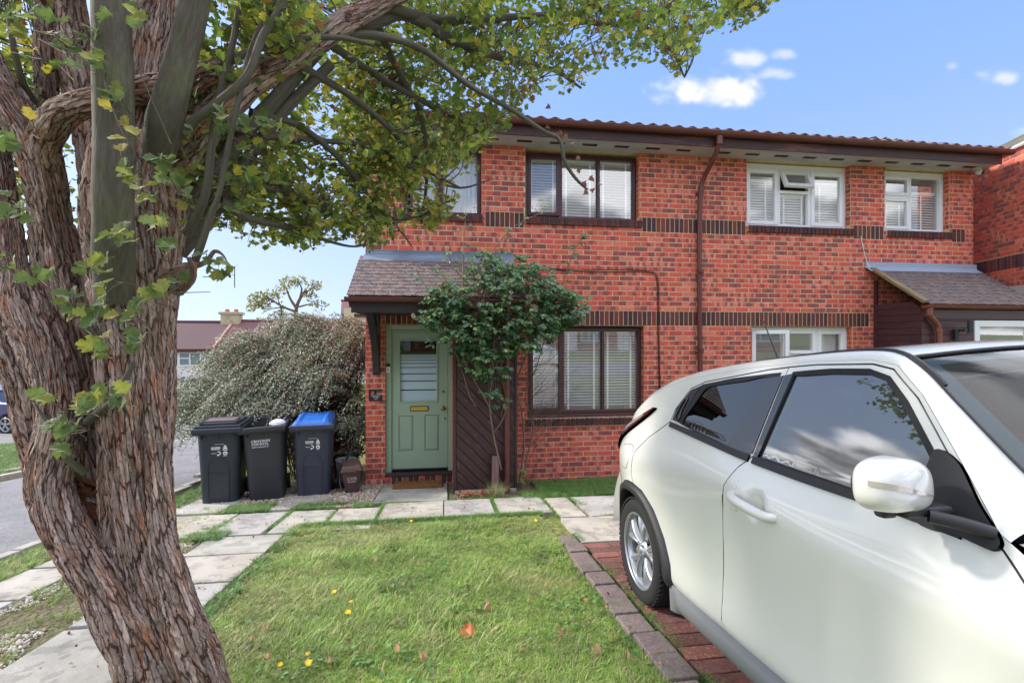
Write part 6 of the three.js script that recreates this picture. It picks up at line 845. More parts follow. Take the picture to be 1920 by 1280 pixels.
{
  const r = rng(4242), twigs = [], leaves = [], berries = [], q = new THREE.Quaternion(), e = new THREE.Euler();
  const maskAll = [[320, -200], [1600, -200], [1470, -10], [1452, 20], [1382, 60], [1314, 66], [1300, 156], [1268, 164], [1238, 114], [1190, 124], [1127, 136], [1100, 152], [1062, 186], [1016, 178], [990, 206], [985, 258], [955, 244], [918, 272], [890, 296], [930, 318], [935, 345], [895, 336], [866, 350], [856, 384], [838, 416], [804, 446], [792, 480], [768, 446], [735, 456], [700, 478], [650, 452], [600, 462], [560, 478], [520, 458], [490, 482], [440, 446], [430, 430], [330, 440]];
  const zones = [
    [[[640, -90], [1460, -90], [1445, 18], [1375, 55], [1310, 62], [1296, 150], [1270, 158], [1238, 108], [1127, 131], [1062, 180], [1016, 172], [985, 200], [978, 252], [918, 266], [884, 290], [760, 290], [640, 150]], 760, 2.5, 4.0, 0.28],
    [[[640, 150], [760, 250], [884, 285], [822, 312], [792, 345], [765, 390], [792, 470], [735, 450], [690, 470], [640, 400]], 165, 2.5, 3.4, 0.42],
    [[[430, -60], [700, -60], [700, 300], [640, 330], [560, 300], [480, 240], [420, 190]], 140, 2.3, 3.6, 0.40],
    [[[350, 280], [480, 240], [640, 330], [700, 400], [660, 440], [600, 450], [500, 440], [430, 420], [350, 420]], 150, 2.2, 3.2, 0.45],
    [[[-60, -60], [130, -60], [140, 200], [120, 420], [-60, 440]], 170, 2.25, 3.4, 0.3],
    [[[340, 20], [420, -40], [600, -40], [560, 120], [470, 190], [400, 240], [345, 200]], 60, 1.86, 2.2, 0.3],
    [[[440, 300], [560, 330], [700, 400], [770, 455], [740, 452], [690, 470], [640, 448], [560, 466], [500, 450], [440, 430]], 60, 2.3, 3.0, 0.4],
    [[[355, 230], [480, 220], [520, 300], [420, 400], [355, 420]], 40, 1.95, 2.4, 0.4],
    [[[840, 300], [925, 312], [930, 338], [890, 330], [858, 350], [850, 385], [830, 410], [800, 440], [790, 400], [840, 360]], 15, 2.6, 3.0, 0.6],
    [[[340, 440], [440, 420], [430, 440], [360, 500]], 8, 1.9, 2.2, 0.4],
  ];
  const nearest = (p) => { let b = null, bd = 1e9; for (const k of knots) { if (r() < 0.4) continue; const d = k.distanceToSquared(p) + (k.y < p.y - 0.6 ? 1 : 0); if (d < bd) { bd = d; b = k; } } return b; };
  const inFrame = (p) => { const [x, y, d] = project(p); return d > 0 && x > -15 && x < 1935 && y > -15 && y < 1295; };
  function cluster(p, yellow, mask, nLeaf = 12, size = 1) {
    const k = nearest(p), dist = k.distanceTo(p), m1 = k.clone().lerp(p, 0.5).add(V((r() - 0.5) * 0.12, 0.05 * dist, (r() - 0.5) * 0.12)), end = p.clone().add(V((r() - 0.5) * 0.1, -0.03 - 0.05 * r(), (r() - 0.5) * 0.1));
    if (dist > 1.3) return; const c = new THREE.CatmullRomCurve3([k, m1, p, end]);
    const ok = (v) => { if (!mask) return !inFrame(v); const [x, y] = project(v); return inPoly(x, y, mask) || x < 150; };
    if (!c.getPoints(6).slice(1).every(ok)) return;
    twigs.push(tube([k, m1, p, end], (t) => lerp(0.0042, 0.0012, t), 4, 7));
    for (let i = 0; i < nLeaf; i++) {
      const t = 0.35 + 0.65 * Math.pow(r(), 0.7), b = c.getPoint(t), o = V(r() - 0.5, r() - 0.55, r() - 0.5).multiplyScalar(0.13), v = b.clone().add(o); if (!ok(v)) continue;
      e.set((r() - 0.5) * 1.9 - 0.9, r() * 6.283, (r() - 0.5) * 1.4, 'YXZ'); leaves.push({ v, q: new THREE.Quaternion().setFromEuler(e), s: size * (0.65 + 0.6 * r()), y: yellow });
    }
    if (mask && r() < 0.30) for (let i = 0; i < 2; i++) { const v = c.getPoint(0.6 + 0.4 * r()).add(V((r() - 0.5) * 0.08, -0.03 - 0.03 * r(), (r() - 0.5) * 0.08)); if (ok(v)) berries.push(v); }
  }
  for (const [poly, n, d0, d1, yellow] of zones) { const xs = poly.map((p) => p[0]), ys = poly.map((p) => p[1]), x0 = Math.min(...xs), x1 = Math.max(...xs), y0 = Math.min(...ys), y1 = Math.max(...ys); for (let k = 0, t = 0; k < n && t < n * 20; t++) { const x = lerp(x0, x1, r()), y = lerp(y0, y1, r()); if (!inPoly(x, y, poly)) continue; k++; cluster(at(x, y, lerp(d0, d1, r())), yellow, maskAll, 13); } }
  const top = at(300, -160, 2.1);
  for (let i = 0; i < 640; i++) { const a = r() * 6.283, R = 2.6 * Math.sqrt(r()), p = V(top.x + Math.cos(a) * R, 2.9 + 2.6 * r() - R * 0.35, top.z + Math.sin(a) * R); if (p.distanceTo(EYE) < 0.7 || p.x > 0.7 || inFrame(p)) continue; cluster(p, 0.3, null, 11, 1.1); }
  part('twigs', mergeGeometries(twigs.map(plainGeo)), smoothBark, tree, null, 'stuff');
  const M = new THREE.Matrix4(), c = new THREE.Color();
  leafGeos.forEach((g, j) => { const mine = leaves.filter((_, i) => i % 3 === j), m = new THREE.InstancedMesh(g, leafWhite, mine.length); mine.forEach((l, i) => { m.setMatrixAt(i, M.compose(l.v, l.q, V(l.s, l.s, l.s))); m.setColorAt(i, leafTint(r, c, l.y)); }); m.name = 'foliage'; m.userData.kind = 'stuff'; m.castShadow = m.receiveShadow = true; tree.add(m); });
  const bm = new THREE.InstancedMesh(new THREE.SphereGeometry(0.0065, 10, 8).scale(1, 1.15, 1), phys({ color: srgb(128, 22, 26), roughness: 0.35, clearcoat: 0.5 }), berries.length); berries.forEach((b, i) => bm.setMatrixAt(i, M.makeTranslation(b.x, b.y, b.z))); bm.name = 'berries'; bm.userData.kind = 'stuff'; bm.castShadow = true; tree.add(bm);
  console.log('leaves', leaves.length, 'twigs', twigs.length);
  // shoots on the trunk: every leaf its own
  const spots = [[30, 40], [55, 70], [20, 20], [70, 30], [120, 90], [165, 68], [140, 78], [150, 110], [255, 25], [268, 45], [185, 62], [198, 108], [188, 130], [212, 205, 1], [228, 176], [222, 185], [235, 230, 1], [230, 252, 1], [228, 285, 1], [258, 255, 1], [240, 310], [252, 330], [262, 345], [300, 296], [318, 326], [310, 300], [288, 372], [312, 402], [296, 420], [318, 300], [345, 350], [352, 365], [205, 440], [238, 432], [250, 445], [318, 460], [332, 455], [205, 488], [200, 500], [196, 532], [118, 560], [132, 572], [150, 582], [170, 588], [188, 572], [145, 560], [160, 560], [178, 595], [200, 575], [248, 590], [220, 595, 1], [252, 632], [258, 640], [190, 640, 1], [204, 658], [178, 655], [154, 612, 1], [118, 578, 1], [265, 576], [278, 556], [312, 552], [100, 510], [162, 505], [58, 512], [12, 478], [20, 500], [82, 520], [228, 738], [236, 745], [192, 745], [182, 748], [160, 765, 1], [150, 772], [130, 795], [145, 805], [138, 800], [100, 748], [92, 805], [135, 842], [95, 742], [170, 757], [64, 232, 1], [42, 78, 1], [52, 90, 1], [125, 118], [110, 40], [95, 60], [205, 30], [470, 232], [505, 232], [520, 245], [545, 250], [535, 235], [468, 275], [430, 215], [412, 210], [420, 225], [365, 240], [20, 370], [35, 385], [60, 400], [16, 405], [10, 250], [30, 270], [340, 420, 1], [355, 402, 1], [398, 497], [415, 505], [425, 522], [432, 505], [348, 535], [390, 470]];
  const M1 = [[0.13, 0.20, 0.05], [0.17, 0.24, 0.06], [0.30, 0.33, 0.06], [0.42, 0.36, 0.06]].map((q) => leafMat(col(...q))), r3 = rng(99), sh = [];
  for (const [x, y, ye] of spots) for (let k = 0; k < (ye ? 1 : x > 170 && x < 330 ? 3 : 2); k++) { const b = at(x + (r3() - 0.5) * 16, y + (r3() - 0.5) * 16, (x < 330 ? 1.60 : 1.78) + (r3() - 0.5) * 0.06), m = part('leaf', leafGeos[Math.floor(r3() * 3)], M1[ye ? 3 : Math.floor(r3() * 2.7)], tree); m.position.copy(b); m.rotation.set(-0.5 + (r3() - 0.5) * 1.3, (r3() - 0.5) * 2.4, (r3() - 0.5) * 2.6 + 1.5, 'YXZ'); const s = 0.85 + 0.6 * r3(); m.scale.setScalar(s); if (k === 0 && r3() < 0.6) sh.push(tube([b, b.clone().add(V((r3() - 0.5) * 0.05, -0.03, -0.05)), at(x + (r3() - 0.5) * 50, y + 40 * r3(), 1.84)], 0.0016, 4, 4)); }
  const shoot = (pts, w = 0.003) => sh.push(tube(pts.map(([x, y, d]) => at(x, y, d)), (t) => lerp(w, w * 0.4, t), 5, pts.length * 4));
  shoot([[180, 60, 1.7], [195, 150, 1.62], [215, 215, 1.6], [232, 255, 1.6], [258, 300, 1.62], [266, 350, 1.66], [272, 400, 1.75]]); shoot([[290, 560, 1.8], [230, 530, 1.7], [150, 590, 1.64], [110, 575, 1.62]], 0.004); shoot([[320, 270, 1.72], [285, 190, 1.66], [250, 115, 1.64], [215, 70, 1.62]], 0.003); shoot([[270, 445, 1.75], [276, 520, 1.72], [282, 545, 1.8]], 0.004); shoot([[275, 540, 1.75], [330, 548, 1.7], [394, 547, 1.7]], 0.003); shoot([[270, 580, 1.78], [210, 580, 1.68], [140, 572, 1.63]], 0.0036); shoot([[262, 600, 1.8], [285, 625, 1.7], [303, 650, 1.7]], 0.003); shoot([[60, 752, 1.76], [90, 800, 1.7], [122, 800, 1.66], [150, 770, 1.64]], 0.003);
  part('shoots', merge(sh), smoothBark, tree, null, 'stuff');
  // the dead tip with curled brown leaves before the upstairs window
  const dead = leafMat(srgb(150, 104, 84)); for (const [x, y] of [[1046, 258], [1062, 262], [1070, 270], [1050, 248], [980, 160], [995, 168], [975, 185], [1062, 318], [1082, 300], [1095, 350], [1108, 340], [1112, 352], [1100, 362], [1118, 346], [1104, 330], [1085, 325], [1022, 205], [1040, 222], [1030, 240]]) { const m = part('leaf', leafGeos[Math.floor(r3() * 3)], dead, tree, 'curled brown leaf'); m.position.copy(at(x + 4 * r3(), y, 2.5)); m.rotation.set(r3() * 6, r3() * 6, r3() * 6); m.scale.set(0.6, 0.8, 3.5).multiplyScalar(0.8 + 0.4 * r3()); }
}
// ---------------------------------------------------------------- shrubs and the rose
function instanced(parent, name, geo, mat, list, label) {               // list: {p, q, s, c}
  const m = new THREE.InstancedMesh(geo, mat, list.length), M = new THREE.Matrix4(), sc = V(1, 1, 1); list.forEach((l, i) => { m.setMatrixAt(i, M.compose(l.p, l.q, sc.setScalar(l.s))); m.setColorAt(i, l.c); }); m.name = name; m.userData.kind = 'stuff'; if (label) m.userData.label = label; m.castShadow = m.receiveShadow = true; parent.add(m); return m;
}
const ovalLeaf = (L, wide = 0.5, fold = 0.12) => { const g = grid(2, 4, (u, v) => { const w = Math.sin(Math.PI * Math.pow(v, 0.8)) * wide * L * 0.5, k = (u - 0.5) * 2; return V(k * w, v * L, fold * L * (Math.abs(k) - 0.3) - 0.18 * L * v * v); }); return plainGeo(g); };
const quatFor = (dir, r, spread = 1) => { const q = new THREE.Quaternion().setFromUnitVectors(V(0, 1, 0), dir.clone().normalize()); return q.multiply(new THREE.Quaternion().setFromEuler(new THREE.Euler((r() - 0.5) * spread, r() * 6.283, (r() - 0.5) * spread))); };
{
  const bush = thing('cotoneaster_bush', 'large silvery arching shrub with orange berries behind the wheelie bins', 'bush'), r = rng(515), canes = [], leaves = [], berries = [];
  const twigMat = std({ color: srgb(92, 70, 58), roughness: 0.9 }), cLeaf = ovalLeaf(0.030, 0.52), up = V(0, 1, 0);
  // arching sprays over a broad mound that leans out to the left, each on a cane from the middle of the shrub
  const mound = [[338, 772], [352, 735], [378, 700], [412, 668], [452, 634], [505, 610], [560, 594], [620, 590], [662, 598], [692, 606], [700, 700], [702, 790], [690, 850], [640, 850], [560, 815], [470, 805], [400, 800], [372, 830], [352, 800]];
  const tintOf = (py) => { const t = r(), c = new THREE.Color(); if (t < 0.025) return c.setRGB(0.42, 0.15, 0.05); if (t < (py < 700 ? 0.13 : 0.05)) return c.setRGB(0.36, 0.26, 0.17); if (t < 0.58) return c.setRGB(0.60, 0.60, 0.50).multiplyScalar(0.7 + 0.6 * r()); return c.setRGB(0.23, 0.31, 0.20).multiplyScalar(0.65 + 0.7 * r()); };
  for (let i = 0, n = 0; n < 2300 && i < 40000; i++) {
    const px = lerp(335, 705, r()), py = lerp(588, 852, r()); if (!inPoly(px, py, mound)) continue;
    const hump = noise(px / 52, py / 42, 61), k = clamp((py - 590) / 200), depth = lerp(7.8, 6.85, k) + 0.9 * Math.pow(r(), 1.6) - 0.55 * hump; if (noise(px / 30, py / 22, 67) < 0.30 + 0.22 * k * (px > 520 ? 1 : 0)) continue; const s = at(px, py, depth); if (s.x > -0.05 && s.z > -0.45) continue; if (s.y < gy(s.x, s.z) + 0.05) continue; if (py > 770 && s.z > 0.0) continue; n++;
    const L = 0.22 + 0.42 * r() * r() + (r() < 0.08 ? 0.35 : 0.08) * r(), a = r() * 6.283, out = V(-0.55 + 0.5 * (r() - 0.5) + clamp((px - 560) / 400) * 0.6, 0.25 * (r() - 0.3), 0.55 + 0.5 * (r() - 0.5)).normalize(), e1 = s.clone().addScaledVector(out, L * 0.55).add(V(0, 0.03, 0)), e2 = s.clone().addScaledVector(out, L).add(V(0, -L * (0.3 + 0.5 * r()), 0)), b0 = s.clone().addScaledVector(out, -0.16).add(V(0, -0.06, 0));
    if (e2.x > -0.01 && e2.z > -0.2 && r() < 0.8) continue;
    const c = new THREE.CatmullRomCurve3([b0, s, e1, e2]); canes.push(tube([b0, s, e1, e2], (t) => lerp(0.0028, 0.001, t), 3, 6));
    const m = Math.round(L / 0.0135); for (let q = 0; q < m; q++) { const t = 0.12 + 0.88 * (q + r()) / m, p = c.getPoint(Math.min(1, t)), d = c.getTangent(Math.min(1, t)).multiplyScalar(0.7).add(V(r() - 0.5, r() - 0.35, r() - 0.5).multiplyScalar(1.5)); leaves.push({ p, q: quatFor(d, r, 1.0), s: 0.8 + 0.6 * r(), c: tintOf(py) }); }
    if (r() < 0.05) for (let q = 0; q < 5; q++) { const p = c.getPoint(0.3 + 0.6 * r()); berries.push({ p: p.add(V((r() - 0.5) * 0.04, -0.012, (r() - 0.5) * 0.04)), q: new THREE.Quaternion(), s: 1 + 0.6 * r(), c: new THREE.Color().setRGB(0.58, 0.16, 0.05) }); }
    if (n % 5 === 0) { const root = V(-0.8 + (r() - 0.5) * 0.9, gy(0, -1.2), -1.2 + (r() - 0.5) * 0.7), mid = root.clone().lerp(b0, 0.5).add(V(0, 0.35, 0)); canes.push(tube([root, mid, b0, s], (t) => lerp(0.010, 0.003, t), 5, 9)); }
  }
  for (let i = 0; i < 620; i++) {                                       // back of the shrub by the house wall, its shade painted as darker leaves
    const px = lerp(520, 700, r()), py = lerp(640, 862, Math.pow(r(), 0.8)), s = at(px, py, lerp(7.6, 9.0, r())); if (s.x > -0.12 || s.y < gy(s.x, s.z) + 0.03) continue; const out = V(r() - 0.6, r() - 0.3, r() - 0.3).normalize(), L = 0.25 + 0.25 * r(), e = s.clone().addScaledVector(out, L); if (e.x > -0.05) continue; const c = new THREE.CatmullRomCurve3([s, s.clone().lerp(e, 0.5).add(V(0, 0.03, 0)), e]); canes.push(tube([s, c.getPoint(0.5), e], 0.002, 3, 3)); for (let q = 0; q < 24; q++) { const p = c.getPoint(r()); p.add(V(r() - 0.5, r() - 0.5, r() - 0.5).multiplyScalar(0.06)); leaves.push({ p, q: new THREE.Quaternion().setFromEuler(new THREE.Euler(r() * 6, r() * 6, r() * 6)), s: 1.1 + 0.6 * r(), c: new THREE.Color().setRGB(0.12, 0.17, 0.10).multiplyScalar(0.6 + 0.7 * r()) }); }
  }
  part('stems', mergeGeometries(canes.map(plainGeo)), twigMat, bush, null, 'stuff');
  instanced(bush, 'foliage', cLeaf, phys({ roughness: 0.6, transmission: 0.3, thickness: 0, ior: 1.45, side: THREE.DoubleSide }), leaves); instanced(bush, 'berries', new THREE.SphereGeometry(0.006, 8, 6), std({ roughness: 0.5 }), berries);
  console.log('bush', leaves.length);
}
{
  const rose = thing('climbing_rose', 'climbing rose with dark glossy leaves over the end of the door roof', 'rose bush'), r = rng(909), stems = [], leaves = [], hips = [], heads = [];
  const P = (px, py, z) => onWall(px, py, z), cane = (pts, r0, r1, n) => { const v = pts.map(([x, y, z]) => P(x, y, z)); stems.push(tube(v, (t) => lerp(r0, r1, t), 7, n ?? pts.length * 5)); return new THREE.CatmullRomCurve3(v); };
  const C = [
    cane([[962, 918, 0.62], [950, 860, 0.62], [935, 800, 0.66], [905, 740, 0.78], [872, 680, 0.85], [862, 645, 0.88]], 0.012, 0.008), cane([[966, 915, 0.6], [955, 850, 0.62], [940, 790, 0.70], [948, 730, 0.78], [930, 680, 0.85], [925, 640, 0.9]], 0.011, 0.006),
    cane([[940, 880, 0.84], [925, 812, 0.86], [918, 750, 0.88], [925, 690, 0.9], [915, 650, 0.92]], 0.010, 0.006), cane([[972, 912, 0.45], [982, 840, 0.4], [978, 770, 0.36], [968, 720, 0.4], [985, 670, 0.5], [1000, 630, 0.6]], 0.015, 0.008),
    cane([[978, 910, 0.45], [990, 850, 0.4], [1000, 800, 0.33], [985, 740, 0.3], [1005, 690, 0.34], [1020, 640, 0.45]], 0.012, 0.006), cane([[925, 812, 0.86], [945, 780, 0.82], [948, 740, 0.8], [935, 700, 0.84]], 0.006, 0.004), cane([[892, 762, 0.82], [880, 740, 0.84], [868, 700, 0.86], [850, 650, 0.9]], 0.006, 0.004),
  ];
  for (let i = 0; i < 46; i++) { const x0 = lerp(972, 1000, r()), y0 = lerp(680, 860, r()), x1 = x0 + lerp(15, 90, r()), y1 = y0 - lerp(25, 110, r()); if (y1 < 610) continue; cane([[x0, y0, 0.34], [lerp(x0, x1, 0.5) + 8 * (r() - 0.5), lerp(y0, y1, 0.5) + 8, 0.3 + 0.1 * r()], [x1, y1, 0.26 + 0.2 * r()]], 0.0035, 0.0014, 6); }
  const zones = [[[[800, 610], [806, 560], [860, 530], [930, 500], [1000, 500], [1070, 545], [1092, 580], [1062, 618], [1010, 650], [960, 668], [900, 672], [850, 655]], 430, 0.62, 1.08], [[[870, 520], [890, 475], [960, 470], [1030, 510], [1050, 545], [900, 560]], 90, 0.45, 0.95], [[[1010, 520], [1060, 540], [1096, 575], [1060, 615], [1000, 640]], 115, 0.3, 0.8], [[[850, 650], [965, 655], [950, 700], [915, 722], [880, 700]], 34, 0.8, 0.95], [[[915, 730], [948, 730], [945, 770], [920, 770]], 5, 0.84, 0.92], [[[790, 590], [800, 545], [850, 520], [850, 600], [815, 645]], 34, 0.95, 1.1], [[[1060, 545], [1104, 560], [1088, 606], [1060, 612]], 24, 0.4, 0.7]];
  const spots = []; for (const [poly, n, z0, z1] of zones) { const xs = poly.map((p) => p[0]), ys = poly.map((p) => p[1]); for (let k = 0, t = 0; k < n && t < 9000; t++) { const x = lerp(Math.min(...xs), Math.max(...xs), r()), y = lerp(Math.min(...ys), Math.max(...ys), r()); if (!inPoly(x, y, poly)) continue; k++; spots.push([x, y, lerp(z0, z1, r())]); } }
  const heart = [P(900, 640, 0.88), P(925, 640, 0.9), P(1000, 630, 0.6), P(1020, 640, 0.45), P(862, 645, 0.88), P(935, 600, 0.85), P(900, 580, 0.95), P(980, 570, 0.75), P(1030, 580, 0.55)];
  stems.push(tube([heart[0], heart[6], P(880, 540, 0.9)], 0.006, 6), tube([heart[1], heart[5], P(950, 520, 0.8)], 0.006, 6), tube([heart[2], heart[7], P(985, 500, 0.6)], 0.006, 6), tube([heart[3], heart[8], P(1070, 560, 0.5)], 0.006, 6), tube([heart[4], P(830, 610, 0.98)], 0.005, 6));
  const spray = (c, dir, pale) => { const n = r() < 0.35 ? 7 : 5; const e = c.clone().addScaledVector(dir, 0.075); stems.push(tube([c, c.clone().lerp(e, 0.5).add(V(0, 0.004, 0)), e], 0.0011, 3, 2)); for (let i = 0; i < n; i++) { const k = Math.ceil(i / 2) / ((n - 1) / 2), b = c.clone().lerp(e, 0.25 + 0.75 * k), s = i === n - 1 ? 0 : i % 2 ? 1 : -1, lat = V(-dir.z, 0.1, dir.x).multiplyScalar(s * 0.9), d = dir.clone().multiplyScalar(s ? 0.5 : 1).add(lat); d.y -= 0.25; const t = r(), cc = new THREE.Color(); if (pale || t < 0.16) cc.setRGB(0.17, 0.24, 0.045); else if (t < 0.106) cc.setRGB(0.38, 0.15, 0.03); else cc.setRGB(0.06, 0.145, 0.06).multiplyScalar(0.7 + 0.8 * r()); leaves.push({ p: b, q: new THREE.Quaternion().setFromRotationMatrix(new THREE.Matrix4().lookAt(V(0, 0, 0), V(0.3 * (r() - 0.5), 1, 0.5 + 0.6 * r()).negate(), d.clone().normalize())).multiply(new THREE.Quaternion().setFromEuler(new THREE.Euler((r() - 0.5) * 0.9, (r() - 0.5) * 0.9, (r() - 0.5) * 0.5))), s: (0.75 + 0.55 * r()) * (pale ? 0.8 : 1), c: cc }); } };
  for (const [x, y, z] of spots) { const c = P(x, y, z), h = heart.reduce((a, b) => (a.distanceTo(c) < b.distanceTo(c) ? a : b)); if (r() < 0.5) stems.push(tube([h, h.clone().lerp(c, 0.6).add(V(0, 0.05, 0)), c], (t) => lerp(0.004, 0.0016, t), 4, 5)); for (let k = 0; k < 2; k++) { const a = r() * 6.283; spray(c.clone().add(V((r() - 0.5) * 0.07, (r() - 0.5) * 0.07, (r() - 0.5) * 0.07)), V(Math.cos(a), -0.1 + 0.5 * (r() - 0.5), 0.25 + 0.6 * Math.abs(Math.sin(a))).normalize(), false); } if (r() < 0.012) hips.push(c); if (r() < 0.07) heads.push(c.clone().add(V(0, 0.03, 0.05))); }
  const shoots = [[[[868, 560, 0.9], [868, 500, 0.85], [870, 450, 0.8], [873, 400, 0.75]], 9, 1], [[[895, 545, 0.9], [918, 480, 0.85], [958, 430, 0.8], [1015, 398, 0.8]], 6, 1], [[[1045, 565, 0.6], [1062, 510, 0.6], [1082, 460, 0.6], [1098, 438, 0.6]], 8, 0], [[[860, 570, 0.98], [838, 530, 1.0], [820, 500, 1.0]], 5, 1], [[[825, 580, 1.0], [800, 540, 1.05], [780, 505, 1.05]], 4, 1], [[[885, 540, 0.9], [850, 500, 0.9], [838, 465, 0.9]], 4, 1], [[[1010, 540, 0.6], [1024, 520, 0.6], [1032, 500, 0.6]], 4, 0], [[[980, 520, 0.7], [988, 495, 0.7], [985, 478, 0.7]], 4, 0], [[[815, 620, 1.05], [800, 600, 1.08], [775, 592, 1.08]], 4, 1]];
  for (const [pts, n, pale] of shoots) { const c = cane(pts, 0.0095, 0.0045); for (let i = 0; i < n; i++) { const t = 0.2 + 0.8 * (i + r() * 0.5) / n, a = r() * 6.283; spray(c.getPoint(Math.min(1, t)), V(Math.cos(a), 0.2, Math.abs(Math.sin(a)) * 0.7).normalize(), pale && r() < 0.7); } heads.push(c.getPoint(1)); }
  for (let i = 0; i < 10; i++) spray(P(lerp(950, 985, r()), lerp(872, 905, r()), 0.5), V(r() - 0.5, 0.2, 0.6).normalize(), true);
  part('stems', merge(stems), std({ map: tex(64, 64, (u, v) => { const k = 0.75 + 0.5 * fbm(u * 6, v * 6, 930, 4, 6, 6); return [0.47 * k, 0.385 * k, 0.33 * k]; }), roughness: 0.85 }), rose, null, 'stuff');
  const near = leaves.slice().sort((a, b) => b.p.z - a.p.z), own = new Set(near.slice(0, 290)), g = ovalLeaf(0.052, 0.68, 0.10), mats = [[0.045, 0.115, 0.05], [0.06, 0.14, 0.055], [0.2, 0.28, 0.05]].map((c) => phys({ color: col(...c), roughness: 0.34, ior: 1.5, transmission: 0.12, thickness: 0, side: THREE.DoubleSide }));
  for (const l of own) { const m = part('leaf', g, l.c.r > 0.1 ? mats[2] : mats[l.s > 1.02 ? 1 : 0], rose); m.position.copy(l.p); m.quaternion.copy(l.q); m.scale.setScalar(l.s); }
  instanced(rose, 'foliage', g, phys({ roughness: 0.34, ior: 1.5, transmission: 0.12, thickness: 0, side: THREE.DoubleSide }), leaves.filter((l) => !own.has(l)));
  part('hips', merge([...hips.map((p) => new THREE.SphereGeometry(0.011, 10, 8).scale(1, 1.3, 1).translate(p.x, p.y, p.z + 0.06)), ...[[880, 492], [900, 486], [915, 490], [945, 497], [960, 500], [952, 492]].map(([x, y]) => { const p = P(x, y, 0.85); return new THREE.SphereGeometry(0.013, 10, 8).scale(1, 1.2, 1).translate(p.x, p.y, p.z); })]), std({ color: srgb(196, 84, 44), roughness: 0.4 }), rose, null, 'stuff');
  const hd = []; for (const h of heads) for (let k = 0; k < 7; k++) { const a = k * 0.9, q = h.clone().add(V(Math.cos(a) * 0.02, 0.012 * (k % 3), Math.sin(a) * 0.02)); hd.push(new THREE.SphereGeometry(0.006, 6, 5).translate(q.x, q.y, q.z), bar(h.clone().add(V(0, -0.03, 0)), q, 0.0018, 0.0018)); }
  part('seed_heads', merge(hd), std({ color: srgb(188, 172, 140), roughness: 0.9 }), rose, null, 'stuff');
  console.log('rose', leaves.length);
}
// ---------------------------------------------------------------- far away: bungalows, trees, hedge, parked cars, the terrace across the street
function gabled(t, A, B, deep, eaveY, ridgeY, baseY, wallMat, roofMat, over = 0.3) {   // a range from A to B (ground plan), facing the camera
  const U = B.clone().sub(A).setY(0), L = U.length(); U.normalize(); const N = V(-U.z, 0, U.x); if (N.dot(EYE.clone().sub(A)) < 0) N.negate(); const Q = new THREE.Matrix4().makeBasis(U, V(0, 1, 0), N).setPosition(A.x, 0, A.z), put = (g) => g.applyMatrix4(Q);
  const wall = part('wall', put(box(0, baseY - 0.5, -deep, L, eaveY, 0)), wallMat, t), h = ridgeY - eaveY, n = 16, S = [];
  for (let i = 0; i < n; i++) { const a = i / n, b = (i + 1) / n, g = grid(1, 1, (u, v) => V(lerp(-0.05, L + 0.05, u), lerp(eaveY - 0.06 + h * a, eaveY + h * b - 0.03, v) + (v ? 0 : 0.03), lerp(over - (deep / 2 + over) * a, over - (deep / 2 + over) * b, v))); S.push(g, grid(1, 1, (u, v) => V(lerp(-0.05, L + 0.05, u), eaveY - 0.06 + h * a + 0.03 - v * 0.045, over - (deep / 2 + over) * a))); }
  S.push(grid(1, 1, (u, v) => V(lerp(-0.05, L + 0.05, u), lerp(eaveY, ridgeY, v), lerp(-deep - over, -deep / 2, v))), tube([V(-0.1, ridgeY + 0.02, -deep / 2), V(L + 0.1, ridgeY + 0.02, -deep / 2)], 0.1, 8, 1));
  const tri = new THREE.Shape([[-deep, eaveY], [0, eaveY], [-deep / 2, ridgeY - 0.05]].map((p) => new THREE.Vector2(...p))); for (const X of [0.02, L - 0.02]) part('gable', put(new THREE.ExtrudeGeometry(tri, { depth: 0.02, bevelEnabled: false }).rotateY(-Math.PI / 2).translate(X, 0, 0)), wallMat, wall);
  part('roof', put(merge(S)), roofMat, t); part('gutter', put(merge([tube([V(0, eaveY - 0.05, over + 0.04), V(L, eaveY - 0.05, over + 0.04)], 0.06, 8, 1), box(0, eaveY - 0.22, over - 0.05, L, eaveY - 0.04, over)])), brownGutter, t);
  return { put, L, window(u, y0, y1, w, frame = whiteUpvc, lights = 2) { const G = [box(u, y0, -0.02, u + w, y0 + 0.08, 0.05), box(u, y1 - 0.08, -0.02, u + w, y1, 0.05)]; for (let i = 0; i <= lights; i++) { const x = u + (w - 0.08) * i / lights; G.push(box(x, y0, -0.02, x + 0.08, y1, 0.055)); } if (lights > 1) G.push(box(u, y1 - 0.42, -0.01, u + w / lights, y1 - 0.36, 0.052)); const win = part('window', put(merge(G)), frame, t); part('pane', put(box(u + 0.02, y0 + 0.02, -0.03, u + w - 0.02, y1 - 0.02, 0.012)), darkPane, win); return win; } };
}
const darkPane = phys({ color: srgb(120, 134, 146), roughness: 0.03, ior: 2.0 }), render = std({ map: tex(64, 64, (u, v) => { const k = 0.92 + 0.1 * fbm(u * 6, v * 6, 960, 4, 6, 6); return [0.90 * k, 0.875 * k, 0.85 * k]; }), roughness: 0.95 });
const farRoof = (a, s) => std({ map: tex(128, 128, (u, v, x, y) => { const k = 0.8 + 0.4 * fbm(u * 9, v * 9, s, 4, 9, 9); return a.map((q) => q * k); }), roughness: 0.9 });
